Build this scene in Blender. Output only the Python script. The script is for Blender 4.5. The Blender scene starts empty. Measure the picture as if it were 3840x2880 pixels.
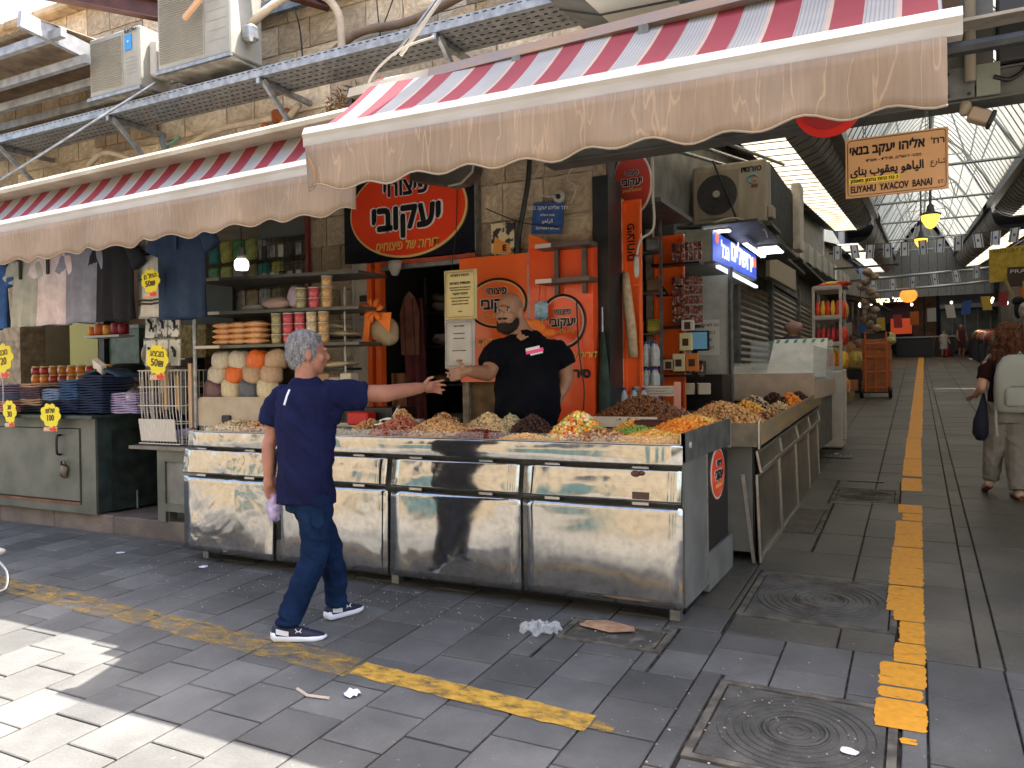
import bpy, math, random
import numpy as np
from mathutils import Vector, Matrix
random.seed(7); RNG = np.random.default_rng(7)
sc = bpy.context.scene; COL = sc.collection
PI = math.pi
# ---------------------------------------------------------------- camera, world, sun, exposure
camd = bpy.data.cameras.new('camera'); cam = bpy.data.objects.new('camera', camd); COL.objects.link(cam)
camd.sensor_width = 36; camd.lens = 27.54; camd.clip_end = 900; camd.clip_start = 0.05
R3 = Matrix(((0.8884, 0.007202, 0.459014), (0.458893, 0.013914, -0.888383), (-0.012785, 0.999877, 0.009056)))
cam.matrix_world = Matrix.Translation((0, 0, 1.5)) @ R3.to_4x4()
sc.camera = cam
SUN = Vector((.93, .80, 2.85)).normalized()
world = bpy.data.worlds.new('World'); sc.world = world; world.use_nodes = True
wn = world.node_tree; bg = wn.nodes['Background']; bg.inputs[1].default_value = 0.13
sky = wn.nodes.new('ShaderNodeTexSky'); sky.sky_type = 'NISHITA'; sky.sun_disc = False; sky.dust_density = 4.5; sky.ozone_density = .4; sky.air_density = 1.1
sky.sun_elevation = math.asin(SUN.z); sky.sun_rotation = math.atan2(SUN.x, SUN.y)
wn.links.new(sky.outputs[0], bg.inputs[0])
sl = bpy.data.lights.new('sun', 'SUN'); sl.energy = 3.5; sl.angle = math.radians(.5); sl.color = (1, .94, .84)
so = bpy.data.objects.new('sun', sl); COL.objects.link(so); so.rotation_euler = SUN.to_track_quat('Z', 'Y').to_euler(); so.location = (6, 4, 30)
vs = sc.view_settings; vs.view_transform = 'Standard'; vs.look = 'None'; vs.exposure = 2.5; vs.gamma = 1; vs.use_curve_mapping = False
sc.cycles.use_denoising = True; sc.cycles.max_bounces = 8; sc.cycles.diffuse_bounces = 5; sc.cycles.caustics_reflective = False

G = 0.054
def gz(y): return G * (y - 3.43)

# ---------------------------------------------------------------- materials
MATS = {}
def mat(name, col, rough=.6, metal=0, var=0, scale=8, bump=0, bscale=None, col2=None, stretch=None, detail=4, spec=.4, emit=None, estr=1, alpha=None, trans=0,
        island=0, obj=0, thr=None, coat=0, stain=0):
    """procedural material: colour mixed with col2 by noise, bump, random value per object or per island"""
    if name in MATS: return MATS[name]
    m = bpy.data.materials.new(name); m.use_nodes = True; nt = m.node_tree; b = nt.nodes['Principled BSDF']; MATS[name] = m
    L = nt.links; N = nt.nodes.new
    b.inputs['Roughness'].default_value = rough; b.inputs['Metallic'].default_value = metal
    b.inputs['Specular IOR Level'].default_value = spec; b.inputs['Coat Weight'].default_value = coat
    c4 = (*col, 1)
    b.inputs['Base Color'].default_value = c4
    tc = N('ShaderNodeTexCoord'); mp = N('ShaderNodeMapping'); L.new(tc.outputs['Object'], mp.inputs[0])
    if obj:
        oi = N('ShaderNodeObjectInfo'); va = N('ShaderNodeVectorMath'); va.operation = 'ADD'; L.new(tc.outputs['Object'], va.inputs[0]); L.new(oi.outputs['Location'], va.inputs[1]); L.new(va.outputs[0], mp.inputs[0])
    if stretch: mp.inputs['Scale'].default_value = stretch
    out = None
    if col2 or var:
        nz = N('ShaderNodeTexNoise'); nz.inputs['Scale'].default_value = scale; nz.inputs['Detail'].default_value = detail; L.new(mp.outputs[0], nz.inputs[0])
        r = N('ShaderNodeValToRGB'); L.new(nz.outputs[0], r.inputs[0])
        lo, hi = thr or (.35, .65)
        r.color_ramp.elements[0].position = lo; r.color_ramp.elements[1].position = hi
        if col2 is None:
            r.color_ramp.elements[0].color = tuple(min(1, c * (1 - var)) for c in col) + (1,)
            r.color_ramp.elements[1].color = tuple(min(1, c * (1 + var)) for c in col) + (1,)
        else:
            r.color_ramp.elements[0].color = c4; r.color_ramp.elements[1].color = (*col2, 1)
        out = r.outputs[0]
    if island or obj:
        if island: g = N('ShaderNodeNewGeometry'); src = g.outputs['Random Per Island']
        else: g = N('ShaderNodeObjectInfo'); src = g.outputs['Random']
        amt = island or obj
        mr = N('ShaderNodeMapRange'); mr.inputs['To Min'].default_value = 1 - amt; mr.inputs['To Max'].default_value = 1 + amt; L.new(src, mr.inputs[0])
        mx = N('ShaderNodeMix'); mx.data_type = 'RGBA'; mx.blend_type = 'MULTIPLY'; mx.inputs[0].default_value = 1
        if out: L.new(out, mx.inputs[6])
        else: mx.inputs[6].default_value = c4
        L.new(mr.outputs[0], mx.inputs[7]); out = mx.outputs[2]
    if stain and out:
        ge = N('ShaderNodeNewGeometry'); n5 = N('ShaderNodeTexNoise'); n5.inputs['Scale'].default_value = 1.3; n5.inputs['Detail'].default_value = 7; n5.inputs['Roughness'].default_value = .65; L.new(ge.outputs['Position'], n5.inputs[0])
        m5 = N('ShaderNodeMapRange'); m5.inputs['From Min'].default_value = .3; m5.inputs['From Max'].default_value = .68; m5.inputs['To Min'].default_value = 1 - stain; m5.inputs['To Max'].default_value = 1 + stain * .5; L.new(n5.outputs[0], m5.inputs[0])
        x5 = N('ShaderNodeMix'); x5.data_type = 'RGBA'; x5.blend_type = 'MULTIPLY'; x5.inputs[0].default_value = 1; L.new(out, x5.inputs[6]); L.new(m5.outputs[0], x5.inputs[7]); out = x5.outputs[2]
        n6 = N('ShaderNodeTexNoise'); n6.inputs['Scale'].default_value = 38; n6.inputs['Detail'].default_value = 2; L.new(ge.outputs['Position'], n6.inputs[0]); m6 = N('ShaderNodeMapRange'); m6.inputs['From Min'].default_value = .735; m6.inputs['From Max'].default_value = .76; L.new(n6.outputs[0], m6.inputs[0])
        x6 = N('ShaderNodeMix'); x6.data_type = 'RGBA'; L.new(m6.outputs[0], x6.inputs[0]); L.new(out, x6.inputs[6]); x6.inputs[7].default_value = (.22, .21, .19, 1); out = x6.outputs[2]
    if out: L.new(out, b.inputs['Base Color'])
    if bump:
        n2 = N('ShaderNodeTexNoise'); n2.inputs['Scale'].default_value = bscale or scale * 2; n2.inputs['Detail'].default_value = 5; L.new(mp.outputs[0], n2.inputs[0])
        bp = N('ShaderNodeBump'); bp.inputs['Strength'].default_value = min(1, bump); bp.inputs['Distance'].default_value = .02 * max(1, bump); L.new(n2.outputs[0], bp.inputs['Height']); L.new(bp.outputs[0], b.inputs['Normal'])
    if emit: b.inputs['Emission Color'].default_value = (*emit, 1); b.inputs['Emission Strength'].default_value = estr
    if trans: b.inputs['Transmission Weight'].default_value = trans
    if alpha is not None: b.inputs['Alpha'].default_value = alpha
    return m
def islandmix(name, cols, rough=.5, bump=0):
    """each loose piece picks one of several colours"""
    if name in MATS: return MATS[name]
    m = bpy.data.materials.new(name); m.use_nodes = True; nt = m.node_tree; b = nt.nodes['Principled BSDF']; MATS[name] = m
    g = nt.nodes.new('ShaderNodeNewGeometry'); r = nt.nodes.new('ShaderNodeValToRGB'); r.color_ramp.interpolation = 'CONSTANT'
    e = r.color_ramp.elements
    while len(e) < len(cols): e.new(.5)
    for i, c in enumerate(cols): e[i].position = i / len(cols); e[i].color = (*c, 1)
    nt.links.new(g.outputs['Random Per Island'], r.inputs[0]); nt.links.new(r.outputs[0], b.inputs['Base Color']); b.inputs['Roughness'].default_value = rough
    return m
def paint_fade(name, col, lo, hi, scale=9, rough=.7, stretch=(1, 1, 1)):
    """worn paint: what lies below shows where noise is low"""
    m = bpy.data.materials.new(name); m.use_nodes = True; nt = m.node_tree; b = nt.nodes['Principled BSDF']; MATS[name] = m
    L = nt.links; N = nt.nodes.new
    tc = N('ShaderNodeTexCoord'); mp = N('ShaderNodeMapping'); mp.inputs['Scale'].default_value = stretch; L.new(tc.outputs['Object'], mp.inputs[0])
    nz = N('ShaderNodeTexNoise'); nz.inputs['Scale'].default_value = scale; nz.inputs['Detail'].default_value = 8; nz.inputs['Roughness'].default_value = .7; L.new(mp.outputs[0], nz.inputs[0])
    mr = N('ShaderNodeMapRange'); mr.inputs['From Min'].default_value = lo; mr.inputs['From Max'].default_value = hi; L.new(nz.outputs[0], mr.inputs[0]); L.new(mr.outputs[0], b.inputs['Alpha'])
    n2 = N('ShaderNodeTexNoise'); n2.inputs['Scale'].default_value = 30; L.new(tc.outputs['Object'], n2.inputs[0])
    r = N('ShaderNodeValToRGB'); r.color_ramp.elements[0].color = tuple(c * .7 for c in col) + (1,); r.color_ramp.elements[1].color = tuple(min(1, c * 1.15) for c in col) + (1,)
    L.new(n2.outputs[0], r.inputs[0]); L.new(r.outputs[0], b.inputs['Base Color']); b.inputs['Roughness'].default_value = rough
    return m

# ---------------------------------------------------------------- mesh builder
class B:
    """collects shapes in world (or local) coordinates, links them as one mesh object"""
    def __init__(s): s.v = []; s.f = []; s.n = 0
    def add(s, vs, fs):
        vs = np.asarray(vs, float).reshape(-1, 3); s.v.append(vs); s.f += [tuple(int(i) + s.n for i in f) for f in fs]; s.n += len(vs); return s
    def box(s, c, d, rz=0, rx=0, ry=0, M=None):
        x, y, z = (k / 2 for k in d)
        v = np.array([(a, b, e) for a in (-x, x) for b in (-y, y) for e in (-z, z)])
        if rx or ry or rz:
            R = np.array(Matrix.Rotation(rz, 3, 'Z') @ Matrix.Rotation(ry, 3, 'Y') @ Matrix.Rotation(rx, 3, 'X')); v = v @ R.T
        if M is not None: v = v @ np.array(M).T
        return s.add(v + np.array(c), [(0, 1, 3, 2), (4, 6, 7, 5), (0, 4, 5, 1), (2, 3, 7, 6), (0, 2, 6, 4), (1, 5, 7, 3)])
    def bx(s, x0, x1, y0, y1, z0, z1): return s.box(((x0 + x1) / 2, (y0 + y1) / 2, (z0 + z1) / 2), (abs(x1 - x0), abs(y1 - y0), abs(z1 - z0)))
    def bev(s, c, d, bv=.01, rz=0, rx=0, ry=0):
        """box with chamfered edges"""
        x, y, z = (k / 2 for k in d); bv = min(bv, x * .9, y * .9, z * .9); v = []; ring = []
        def rect(a, b, zz, k): return [(-a + k, -b, zz), (a - k, -b, zz), (a, -b + k, zz), (a, b - k, zz), (a - k, b, zz), (-a + k, b, zz), (-a, b - k, zz), (-a, -b + k, zz)]
        rings = [rect(x - bv, y - bv, -z, bv * .6), rect(x, y, -z + bv, bv), rect(x, y, z - bv, bv), rect(x - bv, y - bv, z, bv * .6)]
        v = np.array(sum(rings, []))
        R = np.array(Matrix.Rotation(rz, 3, 'Z') @ Matrix.Rotation(ry, 3, 'Y') @ Matrix.Rotation(rx, 3, 'X')); v = v @ R.T
        f = [tuple(range(7, -1, -1)), tuple(range(24, 32))]
        for k in range(3):
            for i in range(8): j = (i + 1) % 8; f.append((k * 8 + i, k * 8 + j, k * 8 + 8 + j, k * 8 + 8 + i))
        return s.add(v + np.array(c), f)
    def tube(s, pts, r, n=8, cap=True, closed=False):
        pts = [Vector(p) for p in pts]; m = len(pts)
        rs = r if hasattr(r, '__len__') else [r] * m
        vs = []; up = None
        for i, p in enumerate(pts):
            if closed: t = (pts[(i + 1) % m] - pts[i - 1])
            else: t = (pts[min(i + 1, m - 1)] - pts[max(i - 1, 0)])
            t.normalize()
            if up is None: up = t.orthogonal().normalized()
            a = (up - t * up.dot(t)); a = a.normalized() if a.length > 1e-5 else t.orthogonal().normalized(); up = a; b = t.cross(a)
            for k in range(n):
                an = 2 * PI * k / n; q = p + (a * math.cos(an) + b * math.sin(an)) * rs[i]; vs.append(q[:])
        f = []
        for i in range(m - 1 + (1 if closed else 0)):
            i2 = (i + 1) % m
            for k in range(n): k2 = (k + 1) % n; f.append((i * n + k, i * n + k2, i2 * n + k2, i2 * n + k))
        if cap and not closed: f.append(tuple(range(n - 1, -1, -1))); f.append(tuple((m - 1) * n + k for k in range(n)))
        return s.add(vs, f)
    def loft(s, rings, cap=True):
        """rings: equal-length closed loops of points"""
        n = len(rings[0]); m = len(rings); v = np.array(rings).reshape(-1, 3); f = []
        for i in range(m - 1):
            for k in range(n): k2 = (k + 1) % n; f.append((i * n + k, i * n + k2, i * n + n + k2, i * n + n + k))
        if cap: f.append(tuple(range(n - 1, -1, -1))); f.append(tuple((m - 1) * n + k for k in range(n)))
        return s.add(v, f)
    def lathe(s, prof, c=(0, 0, 0), n=16, axis='Z'):
        rings = []
        for r, h in prof:
            ring = []
            for k in range(n):
                a = 2 * PI * k / n; x, y = r * math.cos(a), r * math.sin(a)
                ring.append({'Z': (x, y, h), 'Y': (x, h, -y), 'X': (h, x, y)}[axis])
            rings.append(ring)
        k = s.n; s.loft(rings); s.v[-1] = s.v[-1] + np.array(c); return s
    def ell(s, c, r, n=12, m=8, M=None):
        vs = [(0, 0, -1)]; f = []
        for i in range(1, m):
            ph = -PI / 2 + PI * i / m
            for k in range(n): a = 2 * PI * k / n; vs.append((math.cos(ph) * math.cos(a), math.cos(ph) * math.sin(a), math.sin(ph)))
        vs.append((0, 0, 1)); v = np.array(vs) * np.array(r)
        if M is not None: v = v @ np.array(M).T
        for k in range(n): k2 = (k + 1) % n; f.append((0, 1 + k2, 1 + k)); f.append((len(vs) - 1, 1 + (m - 2) * n + k, 1 + (m - 2) * n + k2))
        for i in range(m - 2):
            for k in range(n): k2 = (k + 1) % n; f.append((1 + i * n + k, 1 + i * n + k2, 1 + (i + 1) * n + k2, 1 + (i + 1) * n + k))
        return s.add(v + np.array(c), f)
    def prism(s, poly, o, ax, ay, d):
        """flat outline poly (x,y) at origin o in axes ax, ay, extruded by vector d"""
        o, ax, ay, d = (np.array(k, float) for k in (o, ax, ay, d)); n = len(poly)
        a = np.array([o + ax * p[0] + ay * p[1] for p in poly]); v = np.vstack([a, a + d])
        f = [tuple(range(n)), tuple(range(2 * n - 1, n - 1, -1))] + [(i, i + n, (i + 1) % n + n, (i + 1) % n) for i in range(n)]
        return s.add(v, f)
    def grid(s, P):
        """P[i][j] surface points"""
        P = np.array(P, float); m, n = P.shape[:2]
        return s.add(P.reshape(-1, 3), [(i * n + j, i * n + j + 1, (i + 1) * n + j + 1, (i + 1) * n + j) for i in range(m - 1) for j in range(n - 1)])
    def mesh(s, name, off=(0, 0, 0), smooth=False):
        me = bpy.data.meshes.new(name); v = np.vstack(s.v) - np.array(off) if s.v else np.zeros((0, 3))
        me.from_pydata(v.tolist(), [], s.f); me.validate()
        if smooth: me.polygons.foreach_set('use_smooth', [True] * len(me.polygons))
        me.update(); return me
    def build(s, name, m=None, parent=None, smooth=False, loc=None, solid=0, **tags):
        off = parent['wo'] if parent is not None and 'wo' in parent else (0, 0, 0)
        if parent is None and loc is None and s.v:
            v = np.vstack(s.v); loc = ((v[:, 0].min() + v[:, 0].max()) / 2, (v[:, 1].min() + v[:, 1].max()) / 2, v[:, 2].min()); off = loc
        me = s.mesh(name, off, smooth); o = bpy.data.objects.new(name, me); COL.objects.link(o)
        if m: me.materials.append(m)
        if parent is not None:
            o.parent = parent
            if 'wo' in parent: o['wo'] = list(parent['wo'])
        elif loc is not None: o.location = loc; o['wo'] = list(loc)
        if solid:
            md = o.modifiers.new('solid', 'SOLIDIFY'); md.thickness = solid; md.offset = 0
        for k, x in tags.items(): o[k] = x
        return o
def thing(name, label, cat, loc=(0, 0, 0), group=None, local=False, rz=0):
    o = bpy.data.objects.new(name, None); COL.objects.link(o); o.location = loc; o.rotation_euler = (0, 0, rz); o.empty_display_size = .1
    o['label'] = label; o['category'] = cat
    if group: o['group'] = group
    if not local: o['wo'] = list(loc)
    return o
def one(name, b, m, label, cat, group=None, smooth=False, **k):
    o = b.build(name, m, None, smooth, **k); o['label'] = label; o['category'] = cat
    if group: o['group'] = group
    return o
def struct(name, b, m, **k): return b.build(name, m, None, kind='structure', **k)
def copytree(o, loc=None, rz=None, label=None, group=None, sc3=None, parent=None):
    c = o.copy(); COL.objects.link(c)
    if parent is not None: c.parent = parent
    if loc is not None: c.location = loc
    if rz is not None: c.rotation_euler = (0, 0, rz)
    if sc3 is not None: c.scale = sc3
    if label: c['label'] = label
    if group: c['group'] = group
    for ch in list(o.children): copytree(ch, parent=c)
    return c
DG = None
def evalmesh(o):
    dg = bpy.context.evaluated_depsgraph_get(); dg.update(); e = o.evaluated_get(dg); return bpy.data.meshes.new_from_object(e, depsgraph=dg)
from mathutils import noise as mnoise
def fuse(b, name, m, parent=None, voxel=.012, smooth=4, deci=None, wr=0, wf=(9, 9, 4), ws=0, **tags):
    """melts overlapping closed shapes into one continuous skin"""
    t = bpy.data.objects.new('tmp', b.mesh('tmp')); COL.objects.link(t)
    r = t.modifiers.new('r', 'REMESH'); r.mode = 'VOXEL'; r.voxel_size = voxel; r.use_smooth_shade = True
    if smooth: q = t.modifiers.new('s', 'SMOOTH'); q.iterations = smooth; q.factor = .5
    if deci: q = t.modifiers.new('d', 'DECIMATE'); q.ratio = deci
    me = evalmesh(t); bpy.data.objects.remove(t)
    if wr:  # cloth creases: ridged noise, stretched along the slanting drag lines
        me.update(); nrm = [v.normal.copy() for v in me.vertices]
        for v, n_ in zip(me.vertices, nrm):
            p = v.co; q_ = Vector((p.x * wf[0] + p.z * ws, p.y * wf[1], p.z * wf[2] + p.x * ws * .6)); a_ = mnoise.noise(q_); b_ = mnoise.noise(q_ * 2.3 + Vector((5, 1, 2)))
            v.co = p + n_ * wr * ((1 - abs(a_) * 2.6) * .75 + (1 - abs(b_) * 2.6) * .3 - .5)
    me.name = name; me.materials.clear(); me.materials.append(m)
    if parent is not None and 'wo' in parent: me.transform(Matrix.Translation(-Vector(parent['wo'])))
    o = bpy.data.objects.new(name, me); COL.objects.link(o)
    if parent is not None:
        o.parent = parent
        if 'wo' in parent: o['wo'] = list(parent['wo'])
    for k, x in tags.items(): o[k] = x
    return o
TXT = {}
def text(body, size, m, parent, loc, face='-Y', name='lettering', bold=0, ext=.0015, squash=1, rot=0, align='CENTER', rtl=False, shear=0, tilt=None, fit=None):
    """flat lettering; face = direction it looks towards; loc in world coordinates"""
    if rtl: body = body[::-1]
    key = (body, size, bold, ext, align, shear)
    if key not in TXT:
        c = bpy.data.curves.new('tc', 'FONT'); c.body = body; c.size = size; c.extrude = ext; c.align_x = align; c.align_y = 'CENTER'; c.resolution_u = 3; c.shear = shear
        t = bpy.data.objects.new('tc', c); COL.objects.link(t); TXT[key] = evalmesh(t); bpy.data.objects.remove(t)
        if bold:
            me0 = TXT[key]; nv = len(me0.vertices); co = np.empty(nv * 3); me0.vertices.foreach_get('co', co); co = co.reshape(-1, 3); fs = [tuple(p.vertices) for p in me0.polygons]
            V = []; F = []
            for k in range(9):
                a_ = k * PI / 4; sh_ = np.array((0, 0, 0.)) if k == 8 else np.array((bold * math.cos(a_), bold * math.sin(a_), -.00012 * (k + 1))); V.append(co + sh_); F += [tuple(i + nv * k for i in f) for f in fs]
            me1 = bpy.data.meshes.new('lettering'); me1.from_pydata(np.vstack(V).tolist(), [], F); bpy.data.meshes.remove(me0); TXT[key] = me1
        TXT[key].name = 'lettering'
    me = TXT[key]
    if me.materials and me.materials[0] != m or not me.materials:
        me = me.copy(); me.materials.clear(); me.materials.append(m)
    o = bpy.data.objects.new(name, me); COL.objects.link(o)
    Rm = {'-Y': Matrix.Rotation(PI / 2, 4, 'X'), '+X': Matrix.Rotation(PI / 2, 4, 'Z') @ Matrix.Rotation(PI / 2, 4, 'X'), '+Z': Matrix.Identity(4),
          'cam': Matrix.Rotation(.478, 4, 'Z') @ Matrix.Rotation(PI / 2, 4, 'X')}[face] if isinstance(face, str) else face
    if fit:
        xs_ = [v.co.x for v in me.vertices]; wd_ = max(xs_) - min(xs_); squash = fit / wd_
    off = Vector(parent['wo']) if 'wo' in parent else Vector((0, 0, 0))
    o.parent = parent; o.matrix_local = Matrix.Translation(Vector(loc) - off) @ (tilt or Matrix.Identity(4)) @ Rm @ Matrix.Rotation(rot, 4, 'Z') @ Matrix.Diagonal((squash, 1, 1, 1))
    return o
def ellipse(rx, rz, n=48): return [(rx * math.cos(2 * PI * k / n), rz * math.sin(2 * PI * k / n)) for k in range(n)]
def spline(pts, n=8):
    """smooth curve through points"""
    P = [Vector(p) for p in pts]; out = []
    for i in range(len(P) - 1):
        a, b, c, d = P[max(i - 1, 0)], P[i], P[i + 1], P[min(i + 2, len(P) - 1)]
        for k in range(n):
            t = k / n; out.append(.5 * ((2 * b) + (c - a) * t + (2 * a - 5 * b + 4 * c - d) * t * t + (3 * b - a - 3 * c + d) * t ** 3))
    return out + [P[-1]]
# ---------------------------------------------------------------- materials in common use
stoneM = mat('limestone', (.68, .56, .40), .9, col2=(.48, .37, .24), scale=5, bump=.9, bscale=22, obj=.3, stain=.25)
stonestuffM = mat('limestone_far', (.40, .30, .185), .9, col2=(.23, .165, .10), scale=5, bump=.9, bscale=22, island=.2)
mortarM = mat('mortar', (.34, .27, .19), .95, var=.3, scale=12, bump=.6)
tileM = mat('street_tile', (.090, .090, .089), .74, stain=.38, col2=(.138, .136, .130), scale=2.2, bump=.28, bscale=55, obj=.22, thr=(.3, .75))
tilestuffM = mat('street_tile_far', (.090, .090, .089), .74, stain=.38, col2=(.138, .136, .130), scale=2.2, bump=.25, bscale=55, island=.22, thr=(.3, .75))
slabM = mat('alley_slab', (.072, .070, .062), .55, stain=.4, col2=(.108, .100, .082), scale=1.6, bump=.35, bscale=40, obj=.12)
slabstuffM = mat('alley_slab_far', (.070, .060, .046), .45, stain=.3, col2=(.11, .09, .066), scale=1.6, bump=.3, bscale=40, island=.12)
jointM = mat('tile_joint', (.014, .013, .012), .95, col2=(.07, .06, .05), scale=14, thr=(.45, .7), bump=.3)
asphM = mat('distant_paving', (.15, .14, .125), .85, var=.25, scale=1.2, bump=.3)
galvM = mat('galvanised', (.30, .31, .32), .42, .75, var=.25, scale=14, bump=.1)
greyM = mat('grey_steel', (.17, .18, .18), .5, .5, var=.25, scale=9)
darkM = mat('dark_metal', (.045, .048, .05), .5, .3, var=.4, scale=9)
blackM = mat('black_paint', (.012, .012, .014), .4)
whiteM = mat('white_enamel', (.50, .48, .44), .45, var=.08, scale=6)
creamM = mat('cream_metal', (.45, .40, .31), .5, col2=(.45, .38, .28), scale=5)
woodM = mat('old_wood', (.30, .20, .11), .7, col2=(.19, .12, .065), scale=5, stretch=(1, 1, 8), bump=.3)
orangeM = mat('orange_sheet', (.95, .15, .025), .28, var=.06, scale=2, coat=.3)
redM = mat('red_face', (.92, .065, .018), .25, var=.05, scale=3, coat=.3)
yellowtM = mat('yellow_edge', (.80, .60, .22), .4)
letterkM = mat('black_letter', (.008, .008, .01), .4)
letterwM = mat('white_letter', (.80, .78, .74), .5)
letteroM = mat('ochre_letter', (.82, .50, .12), .5)

# ---------------------------------------------------------------- ground
b = B()
for y0, y1 in ((-60, 1.0), (1.0, 12), (12, 60), (60, 220)):
    b.add([(-150, y0, gz(y0) - .045), (150, y0, gz(y0) - .045), (150, y1, gz(y1) - .045), (-150, y1, gz(y1) - .045)], [(0, 1, 2, 3)])
struct('ground', b, asphM)
MH = [(-.85, -.08, 3.07, 3.82), (-.97, -.11, 4.74, 5.62), (-.76, -.16, 8.2, 8.85), (-1.08, -.72, 6.82, 7.75), (-1.83, -1.22, 4.02, 4.34)]
def blocked(x0, x1, y0, y1, e=.012):
    """pieces left of a tile after the manhole frames are cut out"""
    rs = [(x0, x1, y0, y1)]
    for a, c, d, f in MH:
        out = []
        for r in rs:
            if r[1] <= a or r[0] >= c or r[3] <= d or r[2] >= f: out.append(r); continue
            if r[0] < a - .04: out.append((r[0], a - e, r[2], r[3]))
            if r[1] > c + .04: out.append((c + e, r[1], r[2], r[3]))
            mx0, mx1 = max(r[0], a), min(r[1], c)
            if mx1 - mx0 > .04:
                if r[2] < d - .04: out.append((mx0, mx1, r[2], d - e))
                if r[3] > f + .04: out.append((mx0, mx1, f + e, r[3]))
        rs = out
    return rs
def tilebox(b, x0, x1, y0, y1, th=.04, dz=0, g=.005):
    x0 += g; x1 -= g; y0 += g; y1 -= g; c = .004; v = []
    t = [random.uniform(-.0012, .0012) for _ in range(4)]
    for k, (zz, i) in enumerate(((-th, 0), (-c, 0), (0, c))):
        for q, (x, y) in enumerate(((x0 + i, y0 + i), (x1 - i, y0 + i), (x1 - i, y1 - i), (x0 + i, y1 - i))): v.append((x, y, gz(y) + zz + dz + t[q]))
    f = [(8, 9, 10, 11)] + [(a * 4 + k, a * 4 + (k + 1) % 4, a * 4 + 4 + (k + 1) % 4, a * 4 + 4 + k) for a in (0, 1) for k in range(4)]
    b.add(v, f)
def pave(name, rects, mnear, mfar, x0, x1, y0, y1):
    """300 nearest tiles are objects, the rest one mesh; the mortar bed carries them"""
    bed = B(); bed.add([(x0, y0, gz(y0) - .012), (x1, y0, gz(y0) - .012), (x1, y1, gz(y1) - .012), (x0, y1, gz(y1) - .012)], [(0, 1, 2, 3)])
    bed.add([(x0, y0, gz(y0) - .04), (x1, y0, gz(y0) - .04), (x1, y1, gz(y1) - .04), (x0, y1, gz(y1) - .04)], [(3, 2, 1, 0)])
    base = struct(name, bed, jointM, loc=(0, 0, 0))
    def score(r):
        x, y = (r[0] + r[1]) / 2, (r[2] + r[3]) / 2; F = -.459 * x + .888 * y; R = .888 * x + .459 * y
        if F < .5 or abs(R / F) > .72: return 1e3 + abs(x) + abs(y)
        if (1.5 - gz(y)) / F > .56: return 1e3 + F
        return F - ((r[1] - r[0]) * (r[3] - r[2])) * 2
    rects = sorted(rects, key=score); far = B()
    for i, r in enumerate(rects):
        dz = random.uniform(-.0015, .0015)
        if i < 296:
            t = B(); tilebox(t, *r, dz=dz); cx, cy = (r[0] + r[1]) / 2, (r[2] + r[3]) / 2
            me = t.mesh('tile', (cx, cy, gz(cy))); me.materials.append(mnear); o = bpy.data.objects.new('tile', me); COL.objects.link(o); o.parent = base; o.location = (cx, cy, gz(cy))
        else: tilebox(far, *r, dz=dz)
    if far.v: far.build('tile', mfar, base, kind='stuff')
    return base
# street: 0.33 m courses running away from the facade, half a tile staggered
rects = []
for k in range(-32, 8):
    x0 = .03 + k * .3333; x1 = x0 + .3333
    y = 1.0 + (0 if k % 2 else .16) + (.05 if k > -5 else 0); yend = 4.425 if k > -4 else 4.80
    while y < yend - .03:
        ln = .32 if x0 < -1.1 else random.choice((.32, .32, .62)); y2 = min(y + ln, yend)
        if yend - y2 < .08: y2 = yend
        if x0 > -10.4: rects += blocked(x0, x1, y, y2)
        y = y2
pave('street_paving', rects, tileM, tilestuffM, -10.4, 2.4, 1.0, 4.80)
# alley: larger slabs either side of a narrow drainage strip
rects = []
def slabs(x0, x1, y0, y1, l0, l1):
    y = y0
    while y < y1:
        y2 = min(y + random.uniform(l0, l1), y1)
        if y1 - y2 < .15: y2 = y1
        rects.extend(blocked(x0, x1, y, y2)); y = y2
xs = [-2.5, -1.7, -1.02, -.385, .265, .37, .98, 1.6, 2.3, 3.0, 3.7]
for i in range(len(xs) - 1):
    slabs(xs[i], xs[i + 1], 4.81 if xs[i] < -1.1 else 4.43, 16, .55 if i != 4 else .6, .66 if i != 4 else .9)
    slabs(xs[i], xs[i + 1], 16, 50, 1.0, 1.4)
pave('alley_paving', [r for r in rects], slabM, slabstuffM, -2.5, 3.7, 4.805, 50)
bed = B(); bed.add([(-1.05, 4.43, gz(4.43) - .014), (3.7, 4.43, gz(4.43) - .014), (3.7, 4.81, gz(4.81) - .014), (-1.05, 4.81, gz(4.81) - .014)], [(0, 1, 2, 3)])
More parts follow.
